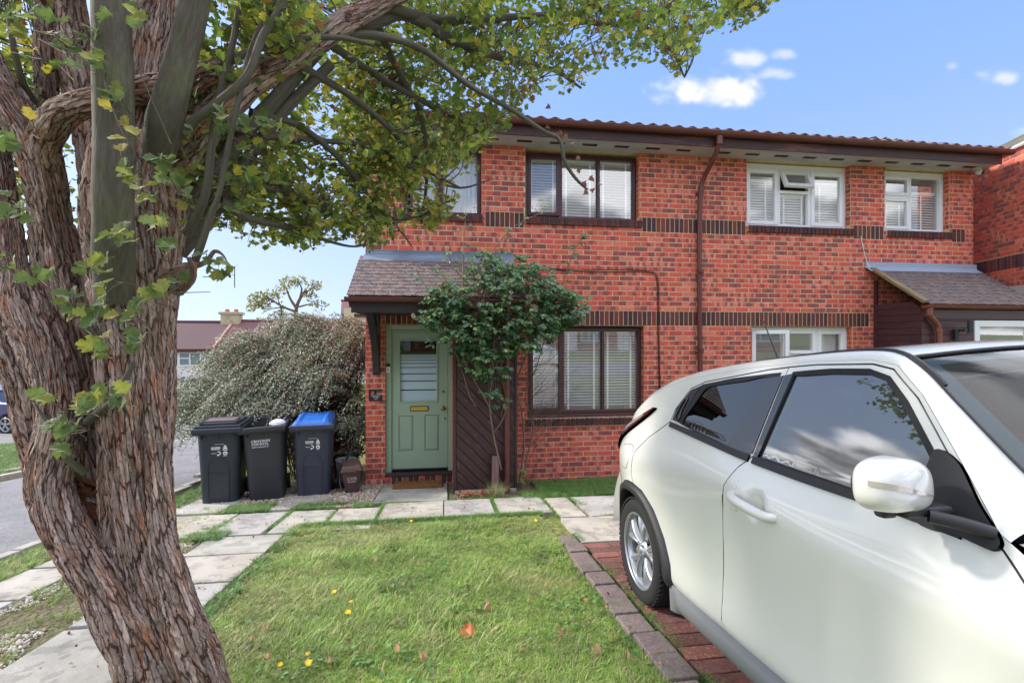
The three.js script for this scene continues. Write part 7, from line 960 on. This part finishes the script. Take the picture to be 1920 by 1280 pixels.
{
  const flat = (px, d) => at(px, 640, d).setY(0), base = -1.1;
  const b1 = thing('bungalow', 'white bungalow with a maroon tiled roof and a window beside the trunk', 'bungalow'), h1 = gabled(b1, flat(180, 30), flat(402, 31), 7.6, 1.58, 3.42, base, render, farRoof([0.34, 0.26, 0.27], 970));
  { const p0 = project(flat(180, 30))[0]; for (const [px, w, d] of [[333, 1.35, 30.6], [250, 1.4, 30.3]]) { const u = flat(px, d).sub(flat(180, 30)).length(); h1.window(u, 0.45, 1.35, w, whiteUpvc, 2); } h1.window(6.3, 0.45, 1.35, 0.6, whiteUpvc, 1); }
  part('chimney', merge([0, 1].flatMap((k) => { const c = at(434, 590, 34.6); return k ? [box(c.x - 0.72, 3.95, c.z - 0.45, c.x + 0.72, 4.15, c.z + 0.45, 0.03)] : [box(c.x - 0.6, 2.6, c.z - 0.38, c.x + 0.6, 4.0, c.z + 0.38, 0.02)]; })), std({ map: tex(64, 64, (u, v) => { const k = 0.8 + 0.4 * fbm(u * 5, v * 5, 975, 4, 5, 5); return [0.66 * k, 0.62 * k, 0.52 * k]; }), roughness: 0.95 }), b1); { const c = at(434, 590, 34.6); part('chimney_pot', merge([-0.3, 0.3].map((x) => new THREE.CylinderGeometry(0.13, 0.16, 0.22, 12).translate(c.x + x, 4.24, c.z))), std({ color: srgb(170, 96, 74), roughness: 0.9 }), b1); }
  const b2 = thing('bungalow', 'white bungalow with a dusty pink roof rising behind the arching shrub', 'bungalow'), h2 = gabled(b2, flat(404, 31.05), flat(652, 33), 7.6, 1.58, 3.52, base, render, farRoof([0.43, 0.30, 0.30], 980)); h2.window(0.7, 0.45, 1.35, 1.2); h2.window(4, 0.45, 1.35, 1.4);
  part('hip_line', bar(at(437, 603, 34.7), at(398, 653, 30.7), 0.14, 0.14), std({ color: srgb(176, 130, 120), roughness: 0.9 }), b2);
  const b3 = thing('white_house', 'white gabled house glimpsed between the shrub and the door bracket', 'house'), h3 = gabled(b3, flat(640, 36), flat(720, 37), 8, 4.1, 5.4, base, render, farRoof([0.40, 0.29, 0.27], 985)); h3.window(1.3, 2.4, 3.5, 1.0); h3.window(1.3, 0.3, 1.6, 1.2);
  part('chimney', box(at(655, 600, 36).x - 0.35, 2, at(655, 600, 36).z - 0.3, at(655, 600, 36).x + 0.35, 4.5, at(655, 600, 36).z + 0.3), std({ color: srgb(190, 176, 150), roughness: 0.95 }), b3);
  // a loose tree over the ridge
  const t = thing('tree', 'sparse tree with clumped leaves standing above the bungalow ridge', 'tree'), r = rng(611), D = 41, L = [], W_ = [], Tm = std({ color: srgb(104, 80, 64), roughness: 0.9 });
  const br = (pts, r0, r1) => { const v = pts.map(([x, y, d]) => at(x, y, d ?? D)); W_.push(tube(v, (k) => lerp(r0, r1, k), 6, pts.length * 4)); };
  br([[555, 720], [554, 640], [554, 600], [556, 575], [562, 560], [572, 545]], 0.34, 0.10); br([[556, 578], [545, 562], [536, 540]], 0.14, 0.05); br([[562, 560], [565, 540], [556, 525]], 0.10, 0.04); br([[566, 552], [585, 540], [592, 532]], 0.09, 0.03); br([[556, 585], [530, 575], [500, 560], [475, 570]], 0.12, 0.04); br([[528, 600], [526, 575], [520, 560]], 0.08, 0.03); br([[560, 575], [585, 570], [610, 575]], 0.08, 0.03); br([[530, 575], [505, 580], [490, 588]], 0.06, 0.02);
  for (const [cx, cy, rx, ry, n] of [[542, 530, 20, 12, 150], [560, 526, 14, 8, 90], [590, 535, 14, 9, 100], [480, 562, 18, 14, 190], [505, 555, 18, 10, 160], [495, 572, 14, 10, 90], [525, 545, 14, 12, 90], [578, 548, 12, 10, 60], [600, 572, 18, 10, 60], [470, 578, 10, 8, 60], [585, 560, 10, 12, 50], [528, 580, 8, 16, 50], [500, 600, 20, 10, 60], [520, 590, 12, 10, 50]]) for (let i = 0; i < n; i++) { const a = r() * 6.283, k = Math.sqrt(r()); L.push({ p: at(cx + Math.cos(a) * rx * k, cy + Math.sin(a) * ry * k, D + (r() - 0.5) * 1.4), q: new THREE.Quaternion().setFromEuler(new THREE.Euler(r() * 6, r() * 6, r() * 6)), s: 0.7 + 0.7 * r(), c: new THREE.Color().setRGB(0.26, 0.25, 0.06).multiplyScalar(0.6 + 0.8 * r()) }); }
  part('trunk', merge(W_), Tm, t); instanced(t, 'crown', ovalLeaf(0.20, 0.7), leafMat(), L);
  // low hedge and boundary wall before the bungalow
  const hedge = thing('hedge', 'clipped green hedge along the front of the bungalows', 'hedge'), hl = []; for (let i = 0; i < 9000; i++) { const px = lerp(150, 640, r()), d = 27 + (r() - 0.5) * 1.2, y = -1.1 + 1.05 * Math.pow(r(), 0.5) * (0.8 + 0.25 * noise(px / 18, 1, 4)), p = flat(px, d); p.y = y; hl.push({ p, q: new THREE.Quaternion().setFromEuler(new THREE.Euler(r() * 6, r() * 6, r() * 6)), s: 0.6 + 0.8 * r(), c: new THREE.Color().setRGB(0.07, 0.13, 0.05).multiplyScalar(0.6 + 0.9 * r()) }); } part('stems', merge(Array.from({ length: 60 }, (_, i) => { const p = flat(150 + i * 8.2, 27); return tube([V(p.x, -1.2, p.z), V(p.x + 0.1, -0.4, p.z)], 0.03, 5, 1); })), Tm, hedge); instanced(hedge, 'foliage', ovalLeaf(0.14, 0.7), leafMat(), hl);
  const fence = thing('fence', 'grey board fence at the far left beyond the blue car', 'fence'); for (let i = 0; i < 26; i++) { const p = flat(-120 + i * 8.2, 24); part('board', box(p.x - 0.09, -1.2, p.z - 0.012, p.x + 0.09, 0.15 + 0.02 * (i % 2), p.z + 0.012), slabMats[i % 3], fence); } part('rail', bar(flat(-120, 24).setY(-0.2), flat(85, 24).setY(-0.2), 0.08, 0.05), slabMats[0], fence);
  const red = thing('red_shrub', 'dark red leafed shrub above the fence at the far left', 'shrub'), rl = []; for (let i = 0; i < 1400; i++) { const a = r() * 6.283, k = Math.sqrt(r()), p = at(4 + Math.cos(a) * 24 * k, 676 + Math.sin(a) * 18 * k, 26.5 + r()); rl.push({ p, q: new THREE.Quaternion().setFromEuler(new THREE.Euler(r() * 6, r() * 6, r() * 6)), s: 0.6 + 0.8 * r(), c: new THREE.Color().setRGB(0.17, 0.05, 0.05).multiplyScalar(0.6 + 0.9 * r()) }); } part('stems', merge([-0.4, 0, 0.4].map((x) => tube([flat(4, 27).setY(-1.2).add(V(x * 0.3, 0, 0)), flat(4, 27).setY(1).add(V(x * 1.5, 0, 0))], 0.04, 6, 2))), Tm, red); instanced(red, 'foliage', ovalLeaf(0.14, 0.7), leafMat(), rl);
  // parked cars, seen small
  function smallCar(label, paintC, pos, turn) {
    const c = thing('parked_car', label, 'car'), pm = phys({ color: paintC, roughness: 0.35, clearcoat: 1, clearcoatRoughness: 0.05, metalness: 0.2 }), gm = phys({ color: srgb(34, 38, 46), roughness: 0.03, ior: 2 });
    const body = new THREE.Shape(); body.moveTo(-2.15, 0.3); body.lineTo(-2.2, 0.72); body.quadraticCurveTo(-2.1, 0.95, -1.2, 0.98); body.lineTo(1.9, 1.02); body.quadraticCurveTo(2.2, 0.95, 2.18, 0.5); body.lineTo(2.1, 0.28); body.lineTo(1.72, 0.26); body.absarc(1.35, 0.32, 0.38, 0, Math.PI, false); body.lineTo(-0.98, 0.24); body.absarc(-1.35, 0.32, 0.38, 0, Math.PI, false); body.lineTo(-2.15, 0.3);
    const cab = new THREE.Shape([[-1.15, 0.97], [-0.5, 1.38], [0.2, 1.47], [1.2, 1.42], [1.95, 1.0]].map((p) => new THREE.Vector2(...p)));
    part('body', new THREE.ExtrudeGeometry(body, { depth: 1.6, bevelEnabled: true, bevelSize: 0.07, bevelThickness: 0.09, bevelSegments: 4 }).translate(0, 0, -0.8), pm, c); part('windows', new THREE.ExtrudeGeometry(cab, { depth: 1.3, bevelEnabled: true, bevelSize: 0.02, bevelThickness: 0.14, bevelSegments: 3 }).translate(0, 0, -0.65), gm, c);
    part('roof', new THREE.ExtrudeGeometry(new THREE.Shape([[-0.55, 1.37], [0.2, 1.475], [1.25, 1.43], [1.3, 1.45], [0.2, 1.515], [-0.55, 1.405]].map((p) => new THREE.Vector2(...p))), { depth: 1.26, bevelEnabled: true, bevelSize: 0.02, bevelThickness: 0.09, bevelSegments: 3 }).translate(0, 0, -0.63), pm, c);
    for (const [a, b] of [[-1.1, -0.5], [0.35, 0.3], [1.95, 1.22]]) for (const s of [-1, 1]) part('pillar', bar(V(a, 0.98, s * 0.80), V(b, 1.42, s * 0.73), 0.07, 0.05), pm, c);
    const rim = (() => { const G = [new THREE.TorusGeometry(0.22, 0.018, 6, 32), new THREE.CylinderGeometry(0.05, 0.05, 0.04, 16).rotateX(Math.PI / 2)]; for (let i = 0; i < 5; i++) for (const s of [-0.16, 0.16]) G.push(box(-0.016, 0.03, -0.012, 0.016, 0.22, 0.012).rotateZ(i * 1.2566 + s)); return merge(G); })();
    for (const x of [-1.35, 1.35]) for (const s of [-1, 1]) { const w = new THREE.Group(); w.name = 'wheel'; c.add(w); w.position.set(x, 0.32, s * 0.80); part('tyre', new THREE.CylinderGeometry(0.32, 0.32, 0.2, 36).rotateX(Math.PI / 2), std({ color: srgb(24, 24, 26), roughness: 0.9 }), w); part('rim', rim.clone().translate(0, 0, s * 0.105), std({ color: srgb(170, 172, 178), metalness: 0.8, roughness: 0.35 }), w); }
    for (const s of [-1, 1]) { part('headlight', box(-2.22, 0.66, s * 0.6 - 0.2, -2.05, 0.80, s * 0.6 + 0.2, 0.05), std({ color: srgb(200, 205, 210), roughness: 0.2 }), c); part('tail_light', box(2.08, 0.72, s * 0.62 - 0.2, 2.24, 0.86, s * 0.62 + 0.2, 0.05), std({ color: srgb(120, 16, 20), roughness: 0.2 }), c); }
    c.position.copy(pos); c.rotation.y = turn; return c;
  }
  const p1 = flat(-22, 16.2); p1.y = gy(p1.x, p1.z) - 0.0; const q1 = at(14, 813, 16.0); smallCar('dark blue car parked at the left edge beyond the grass verge', srgb(44, 46, 96), V(q1.x - 1.0, q1.y, q1.z - 1.1), 2.86);
  const q2 = flat(318, 20.5); smallCar('dark blue car half hidden between the trunk and the shrub', srgb(40, 46, 78), V(q2.x - 0.6, gy(q2.x, q2.z), q2.z), 0.2);
}
{ // across the street: a brick terrace and a tree, seen only as reflections
  const t = thing('brick_terrace', 'brick terrace with white windows, mirrored in the ground floor window', 'house'), wallB = std({ map: tex(256, 256, (u, v, x, y) => { const c = Math.floor(v * 16), s = (u * 6 + (c % 2) * 0.5) % 1, j = (v * 16) % 1 < 0.13 || s < 0.05, k = 0.85 + 0.3 * hash(Math.floor(u * 6 + (c % 2) * 0.5), c, 3); return j ? [0.75, 0.66, 0.53] : [0.64 * k, 0.27 * k, 0.22 * k]; }), roughness: 0.9 });
  const h = gabled(t, V(26, 0, 27), V(-14, 0, 27), 8, 6.4, 8.6, 1.3, rep2(wallB, 1), farRoof([0.42, 0.28, 0.25], 990)); for (let i = 0; i < 10; i++) { h.window(1.2 + i * 4, 4.4, 5.8, 1.8, whiteUpvc, 3); h.window(1.2 + i * 4, 2.0, 3.4, 1.8, whiteUpvc, 3); part('door', h.put(box(3.3 + i * 4, 1.3, 0, 4.2 + i * 4, 3.4, 0.05)), whiteUpvc, t); }
  const tr = thing('tree', 'leafy tree across the street, mirrored in the upstairs windows', 'tree'), r = rng(33), L = []; part('trunk', merge([tube([V(2.2, 1, 19), V(2.3, 3, 19), V(2.1, 6, 19)], (k) => lerp(0.2, 0.05, k), 8), tube([V(2.3, 3, 19), V(3.2, 5, 19.3)], 0.06, 6), tube([V(2.2, 3.4, 19), V(1.2, 5.2, 18.7)], 0.06, 6)]), smoothBark, tr);
  for (const [x, y, z, R, n] of [[2.1, 6.4, 19, 0.9, 900], [3.2, 5.6, 19.2, 0.8, 700], [1.2, 5.4, 18.7, 0.8, 700], [2.3, 7.4, 19, 0.5, 400]]) for (let i = 0; i < n; i++) { const d = V(r() - 0.5, r() - 0.5, r() - 0.5).normalize().multiplyScalar(R * Math.cbrt(r())); L.push({ p: V(x, y, z).add(d), q: new THREE.Quaternion().setFromEuler(new THREE.Euler(r() * 6, r() * 6, r() * 6)), s: 0.8 + 0.5 * r(), c: new THREE.Color().setRGB(0.10, 0.15, 0.04).multiplyScalar(0.6 + 0.8 * r()) }); } instanced(tr, 'crown', ovalLeaf(0.12, 0.6), leafMat(), L);
}
function rep2(m, s) { m.map.repeat.set(s, s); return m; }
// ---------------------------------------------------------------- grass, weeds, fallen leaves
function tuft(seed, n, h, spread, bend) { const r = rng(seed), G = []; for (let i = 0; i < n; i++) { const a = r() * 6.283, H = h * (0.55 + 0.6 * r()), w = 0.0013 + 0.0012 * r(), b = bend * H * (0.3 + r()), ox = (r() - 0.5) * spread, oz = (r() - 0.5) * spread, ca = Math.cos(a), sa = Math.sin(a); G.push(grid(1, 3, (u, v) => { const k = (u - 0.5) * 2 * w * (1 - v * v * 0.92); return V(ox + ca * b * v * v - sa * k, H * v * (1 - 0.25 * v * bend), oz + sa * b * v * v + ca * k); })); } return merge(G); }
const bladeMat = phys({ roughness: 0.55, transmission: 0.35, thickness: 0, ior: 1.4, side: THREE.DoubleSide });
const grassTint = (r, c) => { const t = r(); if (t < 0.14) return c.setRGB(0.55, 0.48, 0.27).multiplyScalar(0.7 + 0.5 * r()); if (t < 0.5) return c.setRGB(0.36, 0.48, 0.10).multiplyScalar(0.7 + 0.6 * r()); return c.setRGB(0.24, 0.38, 0.07).multiplyScalar(0.7 + 0.6 * r()); };
const lush = (r, c) => (r() < 0.06 ? c.setRGB(0.42, 0.37, 0.2) : c.setRGB(0.12, 0.26, 0.045).multiplyScalar(0.7 + 0.7 * r()));
{
  const t1 = tuft(1, 10, 0.036, 0.034, 0.8), t2 = tuft(2, 9, 0.048, 0.034, 0.9), t3 = tuft(3, 10, 0.10, 0.05, 0.8), t4 = tuft(4, 7, 0.03, 0.035, 1.2);
  const dryC = col(0.50, 0.43, 0.23), lawnAt = (r) => { const z = 1.96 + 4.2 * Math.pow(r(), 0.9), x = lerp(-0.36, 2.07, r()); return [x, z]; };
  const bare = (x, z) => sst(0.54, 0.70, fbm(x * 2.4 + 3, z * 2.4, 71, 4)) * 0.85 + (x < 0.15 ? sst(0.35, 0.0, x + 0.36) * sst(0.3, 0.6, noise(z * 3, x * 3, 9)) * 0.6 : 0);
  const put = (x, z, r, s) => ({ pos: onG(x, z, 0), scale: s * (0.7 + 0.6 * r()), rx: (r() - 0.5) * 0.5, ry: r() * 6.283, rz: (r() - 0.5) * 0.5 });
  [t1, t2, t4].forEach((g, i) => scatter('grass', ['short mown lawn grass before the house', 'longer lawn blades among the mown grass', 'flat straw and low blades in the lawn'][i], g, bladeMat, [36000, 15000, 16000][i], (r) => { const [x, z] = lawnAt(r); if (r() < bare(x, z)) return null; const p = put(x, z, r, 0.55 + 0.9 * noise(x * 3, z * 3, 17)), dry = fbm(x * 1.6 + 9, z * 1.6, 19, 4), c = grassTint(r, new THREE.Color()); p.color = c.lerp(dryC, sst(0.50, 0.72, dry) * 0.4).multiplyScalar(0.8 + 0.4 * noise(x * 6, z * 6, 27)); return p; }, 40 + i, grassTint, 'grass'));
  scatter('grass', 'lush green edge of the lawn along the paving slabs', t3, bladeMat, 3200, (r) => { const x = lerp(-0.3, 2.12, r()); return put(x, 1.95 + 0.12 * r() * r(), r, 0.55); }, 50, lush, 'grass');
  scatter('grass', 'dark green grass strip under the ground floor window', t3, bladeMat, 6500, (r) => { const x = lerp(2.05, 4.9, r()), z = lerp(0.25, 1.26, r()); if (x < 2.3 && z < 0.9) return null; return put(x, z, r, 0.6); }, 51, lush, 'grass');
  scatter('grass', 'grass tufts round the wheelie bins and slab edges', t3, bladeMat, 2600, (r) => { const k = r(); let x, z; if (k < 0.24) { x = lerp(-1.36, -0.86, r()); z = lerp(0.95, 1.34, r()); } else if (k < 0.5) { x = lerp(-0.6, 0.26, r()); z = lerp(0.95, 1.33, Math.sqrt(r())); } else if (k < 0.68) { x = lerp(-2.35, -1.92, r()); z = lerp(-0.6, 1.1, r()); } else if (k < 0.84) { x = lerp(-1.25, -0.9, r()); z = lerp(1.9, 2.35, r()); } else { x = lerp(-0.37, -0.25, r()); z = lerp(2.2, 4.2, r()); } if (noise(x * 5, z * 5, 23) < 0.32) return null; return put(x, z, r, 0.62); }, 52, lush, 'grass');
  scatter('grass', 'rough grass on the verge between slabs and side road', t3, bladeMat, 2600, (r) => { const x = r() < 0.75 ? lerp(-2.4, -2.02, r()) : lerp(-1.64, -1.0, r()), z = lerp(1.0, 5.2, r()); if (noise(x * 4, z * 3, 29) < 0.45) return null; return put(x, z, r, 0.55); }, 53, grassTint, 'grass');
  scatter('grass', 'weeds and grass in the joints of the paving', t4, bladeMat, 1500, (r) => { const J = [[0.40, 1.15, 0.40, 1.95], [1.66, 1.15, 1.66, 2.0], [2.26, 1.2, 2.25, 2.1], [2.56, 1.3, 2.66, 1.7], [0.30, 1.13, 0.8, 1.14], [-0.58, 1.35, -0.58, 2.0], [-1.12, 1.6, -1.12, 2.0], [-0.09, 1.4, -0.09, 2.1], [2.7, 2.17, 3.2, 2.17], [1.2, 1.08, 2.2, 1.12]], j = J[Math.floor(r() * J.length)], t = r(); return put(lerp(j[0], j[2], t) + (r() - 0.5) * 0.05, lerp(j[1], j[3], t) + (r() - 0.5) * 0.05, r, 1.0); }, 54, lush, 'grass');
  scatter('grass', 'grass and weeds growing along the grey driveway kerb', t2, bladeMat, 1700, (r) => { const side = r() < 0.55; const x = side ? lerp(2.235, 2.30, r()) : lerp(2.02, 2.08, r()), z = lerp(2.7, 6, r()); if (noise(z * 5, x * 3, 37) < 0.42) return null; return put(x, z, r, 0.7); }, 55, lush, 'grass');
  scatter('grass', 'bright green verge across the side road, left of the trunk', tuft(6, 10, 0.12, 0.12, 0.8), bladeMat, 9000, (r) => { const z = lerp(-8, 1.5, r()), x = -5.95 - Math.max(0, -z - 2) * 0.42 - 5 * r() * r() - 0.1; return put(x, z, r, 0.9); }, 56, (r, c) => c.setRGB(0.16, 0.27, 0.05).multiplyScalar(0.7 + 0.6 * r()), 'grass');
  scatter('grass', 'dry grass clump before the boarded store', tuft(8, 16, 0.24, 0.06, 0.7), bladeMat, 26, (r) => put(1.72 + 0.16 * (r() - 0.5), 0.98 + 0.25 * (r() - 0.2), r, 0.8), 57, (r, c) => (r() < 0.5 ? c.setRGB(0.42, 0.38, 0.2) : c.setRGB(0.16, 0.24, 0.06)), 'grass');
  // low plantain and clover leaves
  scatter('clover', 'low broad weed leaves scattered through the lawn', ovalLeaf(0.035, 0.6, 0.05), phys({ roughness: 0.5, transmission: 0.3, thickness: 0, side: THREE.DoubleSide }), 1500, (r) => { const [x, z] = lawnAt(r); if (noise(x * 4, z * 4, 91) < 0.5) return null; return { pos: onG(x, z, 0.02 + 0.015 * r()), scale: 0.5 + 0.7 * r(), rx: -1.2 + 0.6 * (r() - 0.5), ry: r() * 6.283, rz: (r() - 0.5) * 0.6 }; }, 58, (r, c) => c.setRGB(0.13, 0.27, 0.06).multiplyScalar(0.7 + 0.6 * r()), 'clover');
  scatter('leaf_litter', 'reddish dead leaves piled along the store plinth', leafGeos[1], leafMat(), 260, (r) => { const a = r() < 0.75; return { pos: onG(a ? lerp(1.25, 1.72, r()) : lerp(2.1, 3.2, r()), a ? lerp(0.86, 1.05, r()) : lerp(0.2, 0.5, r()), 0.02 + 0.035 * r()), scale: 0.6 + 0.6 * r() }; }, 59, (r, c) => c.setRGB(0.42, 0.17, 0.09).multiplyScalar(0.5 + 0.7 * r()), 'leaf litter');
  scatter('leaf_litter', 'small dry leaves and fallen red berries specked over lawn and slabs', leafGeos[2], leafMat(), 420, (r) => ({ pos: onG(lerp(-1.0, 2.2, r()), lerp(1.2, 5.6, r()), 0.03 + 0.015 * r()), scale: 0.3 + 0.5 * r() * r() }), 60, (r, c) => (r() < 0.3 ? c.setRGB(0.22, 0.03, 0.03) : c.setRGB(0.40, 0.25, 0.12)).multiplyScalar(0.6 + 0.6 * r()), 'leaf litter');
  // dandelions and the larger fallen leaves, one by one
  const flower = thing('dandelion', 'yellow dandelion flower open in the lawn', 'flower', 'dandelions in the lawn'), pet = []; for (let i = 0; i < 30; i++) { const a = i * 2.4, k = 0.35 + 0.65 * (i / 30); pet.push(new THREE.BoxGeometry(0.0035, 0.001, 0.017 * k).translate(0, 0, 0.008 * k).rotateX(-0.5 + 0.45 * k).rotateY(a)); }
  part('petals', merge(pet).translate(0, 0.05, 0), std({ color: srgb(246, 196, 20), roughness: 0.7 }), flower); part('stalk', new THREE.CylinderGeometry(0.0018, 0.002, 0.05, 6).translate(0, 0.025, 0), std({ color: srgb(120, 150, 60), roughness: 0.7 }), flower);
  const gpx = (px, py) => { const d = ray(px, py), t = (0.1 * EYE.z - EYE.y) / (d.y - 0.1 * d.z); return EYE.clone().addScaledVector(d, t); };
  [[581, 1256], [528, 1253], [578, 1236], [653, 1165], [771, 984], [627, 1123], [1004, 985], [658, 1140]].forEach(([x, y], i) => { const f = i ? flower.clone() : flower; if (i) { f.name = numbered('dandelion'); scene.add(f); } f.position.copy(gpx(x, y)); f.rotation.set((hash(i, 1, 2) - 0.5) * 0.6 + 0.3, i, 0); f.scale.setScalar(0.8 + 0.5 * hash(i, 4, 2)); });
  const big = thing('fallen_leaf', 'large curled orange leaf lying in the middle of the lawn', 'leaf'); part('leaf', grid(8, 8, (u, v) => { const x = (u - 0.5) * 2, z = (v - 0.5) * 2, w = 0.034 * Math.sqrt(Math.max(0, 1 - z * z * 0.85)); return V(x * w, 0.012 + 0.030 * x * x + 0.012 * Math.sin(z * 3 + x * 2), z * 0.036); }), phys({ color: srgb(222, 142, 96), roughness: 0.6, transmission: 0.25, thickness: 0, side: THREE.DoubleSide }), big); big.position.copy(gpx(878, 1200)).y += 0.035; big.rotation.set(0.5, 0.8, 0.2);
  const fl = thing('fallen_leaf', 'small brown curled leaf fallen on the lawn', 'leaf', 'brown leaves fallen on the lawn'); part('leaf', leafGeos[0].clone().scale(1, 1, 2.5), leafMat(srgb(196, 160, 122)), fl);
  [[500, 1250], [615, 1258], [497, 1195], [745, 1238], [790, 1255], [975, 1235], [1055, 1205], [1125, 1240], [1180, 1250], [910, 1155], [1140, 1150], [1100, 1140], [990, 1140], [470, 1215], [705, 1060], [1085, 1095], [1160, 975], [910, 980], [1240, 1268]].forEach(([x, y], i) => { const f = i ? fl.clone() : fl; if (i) { f.name = numbered('fallen_leaf'); scene.add(f); } f.position.copy(gpx(x, y)).y += 0.035; f.rotation.set(-1.3 + hash(i, 1, 7), i * 1.7, hash(i, 2, 7) - 0.5); f.scale.setScalar(0.7 + 0.6 * hash(i, 3, 7)); });
}
renderer.render(scene, camera);
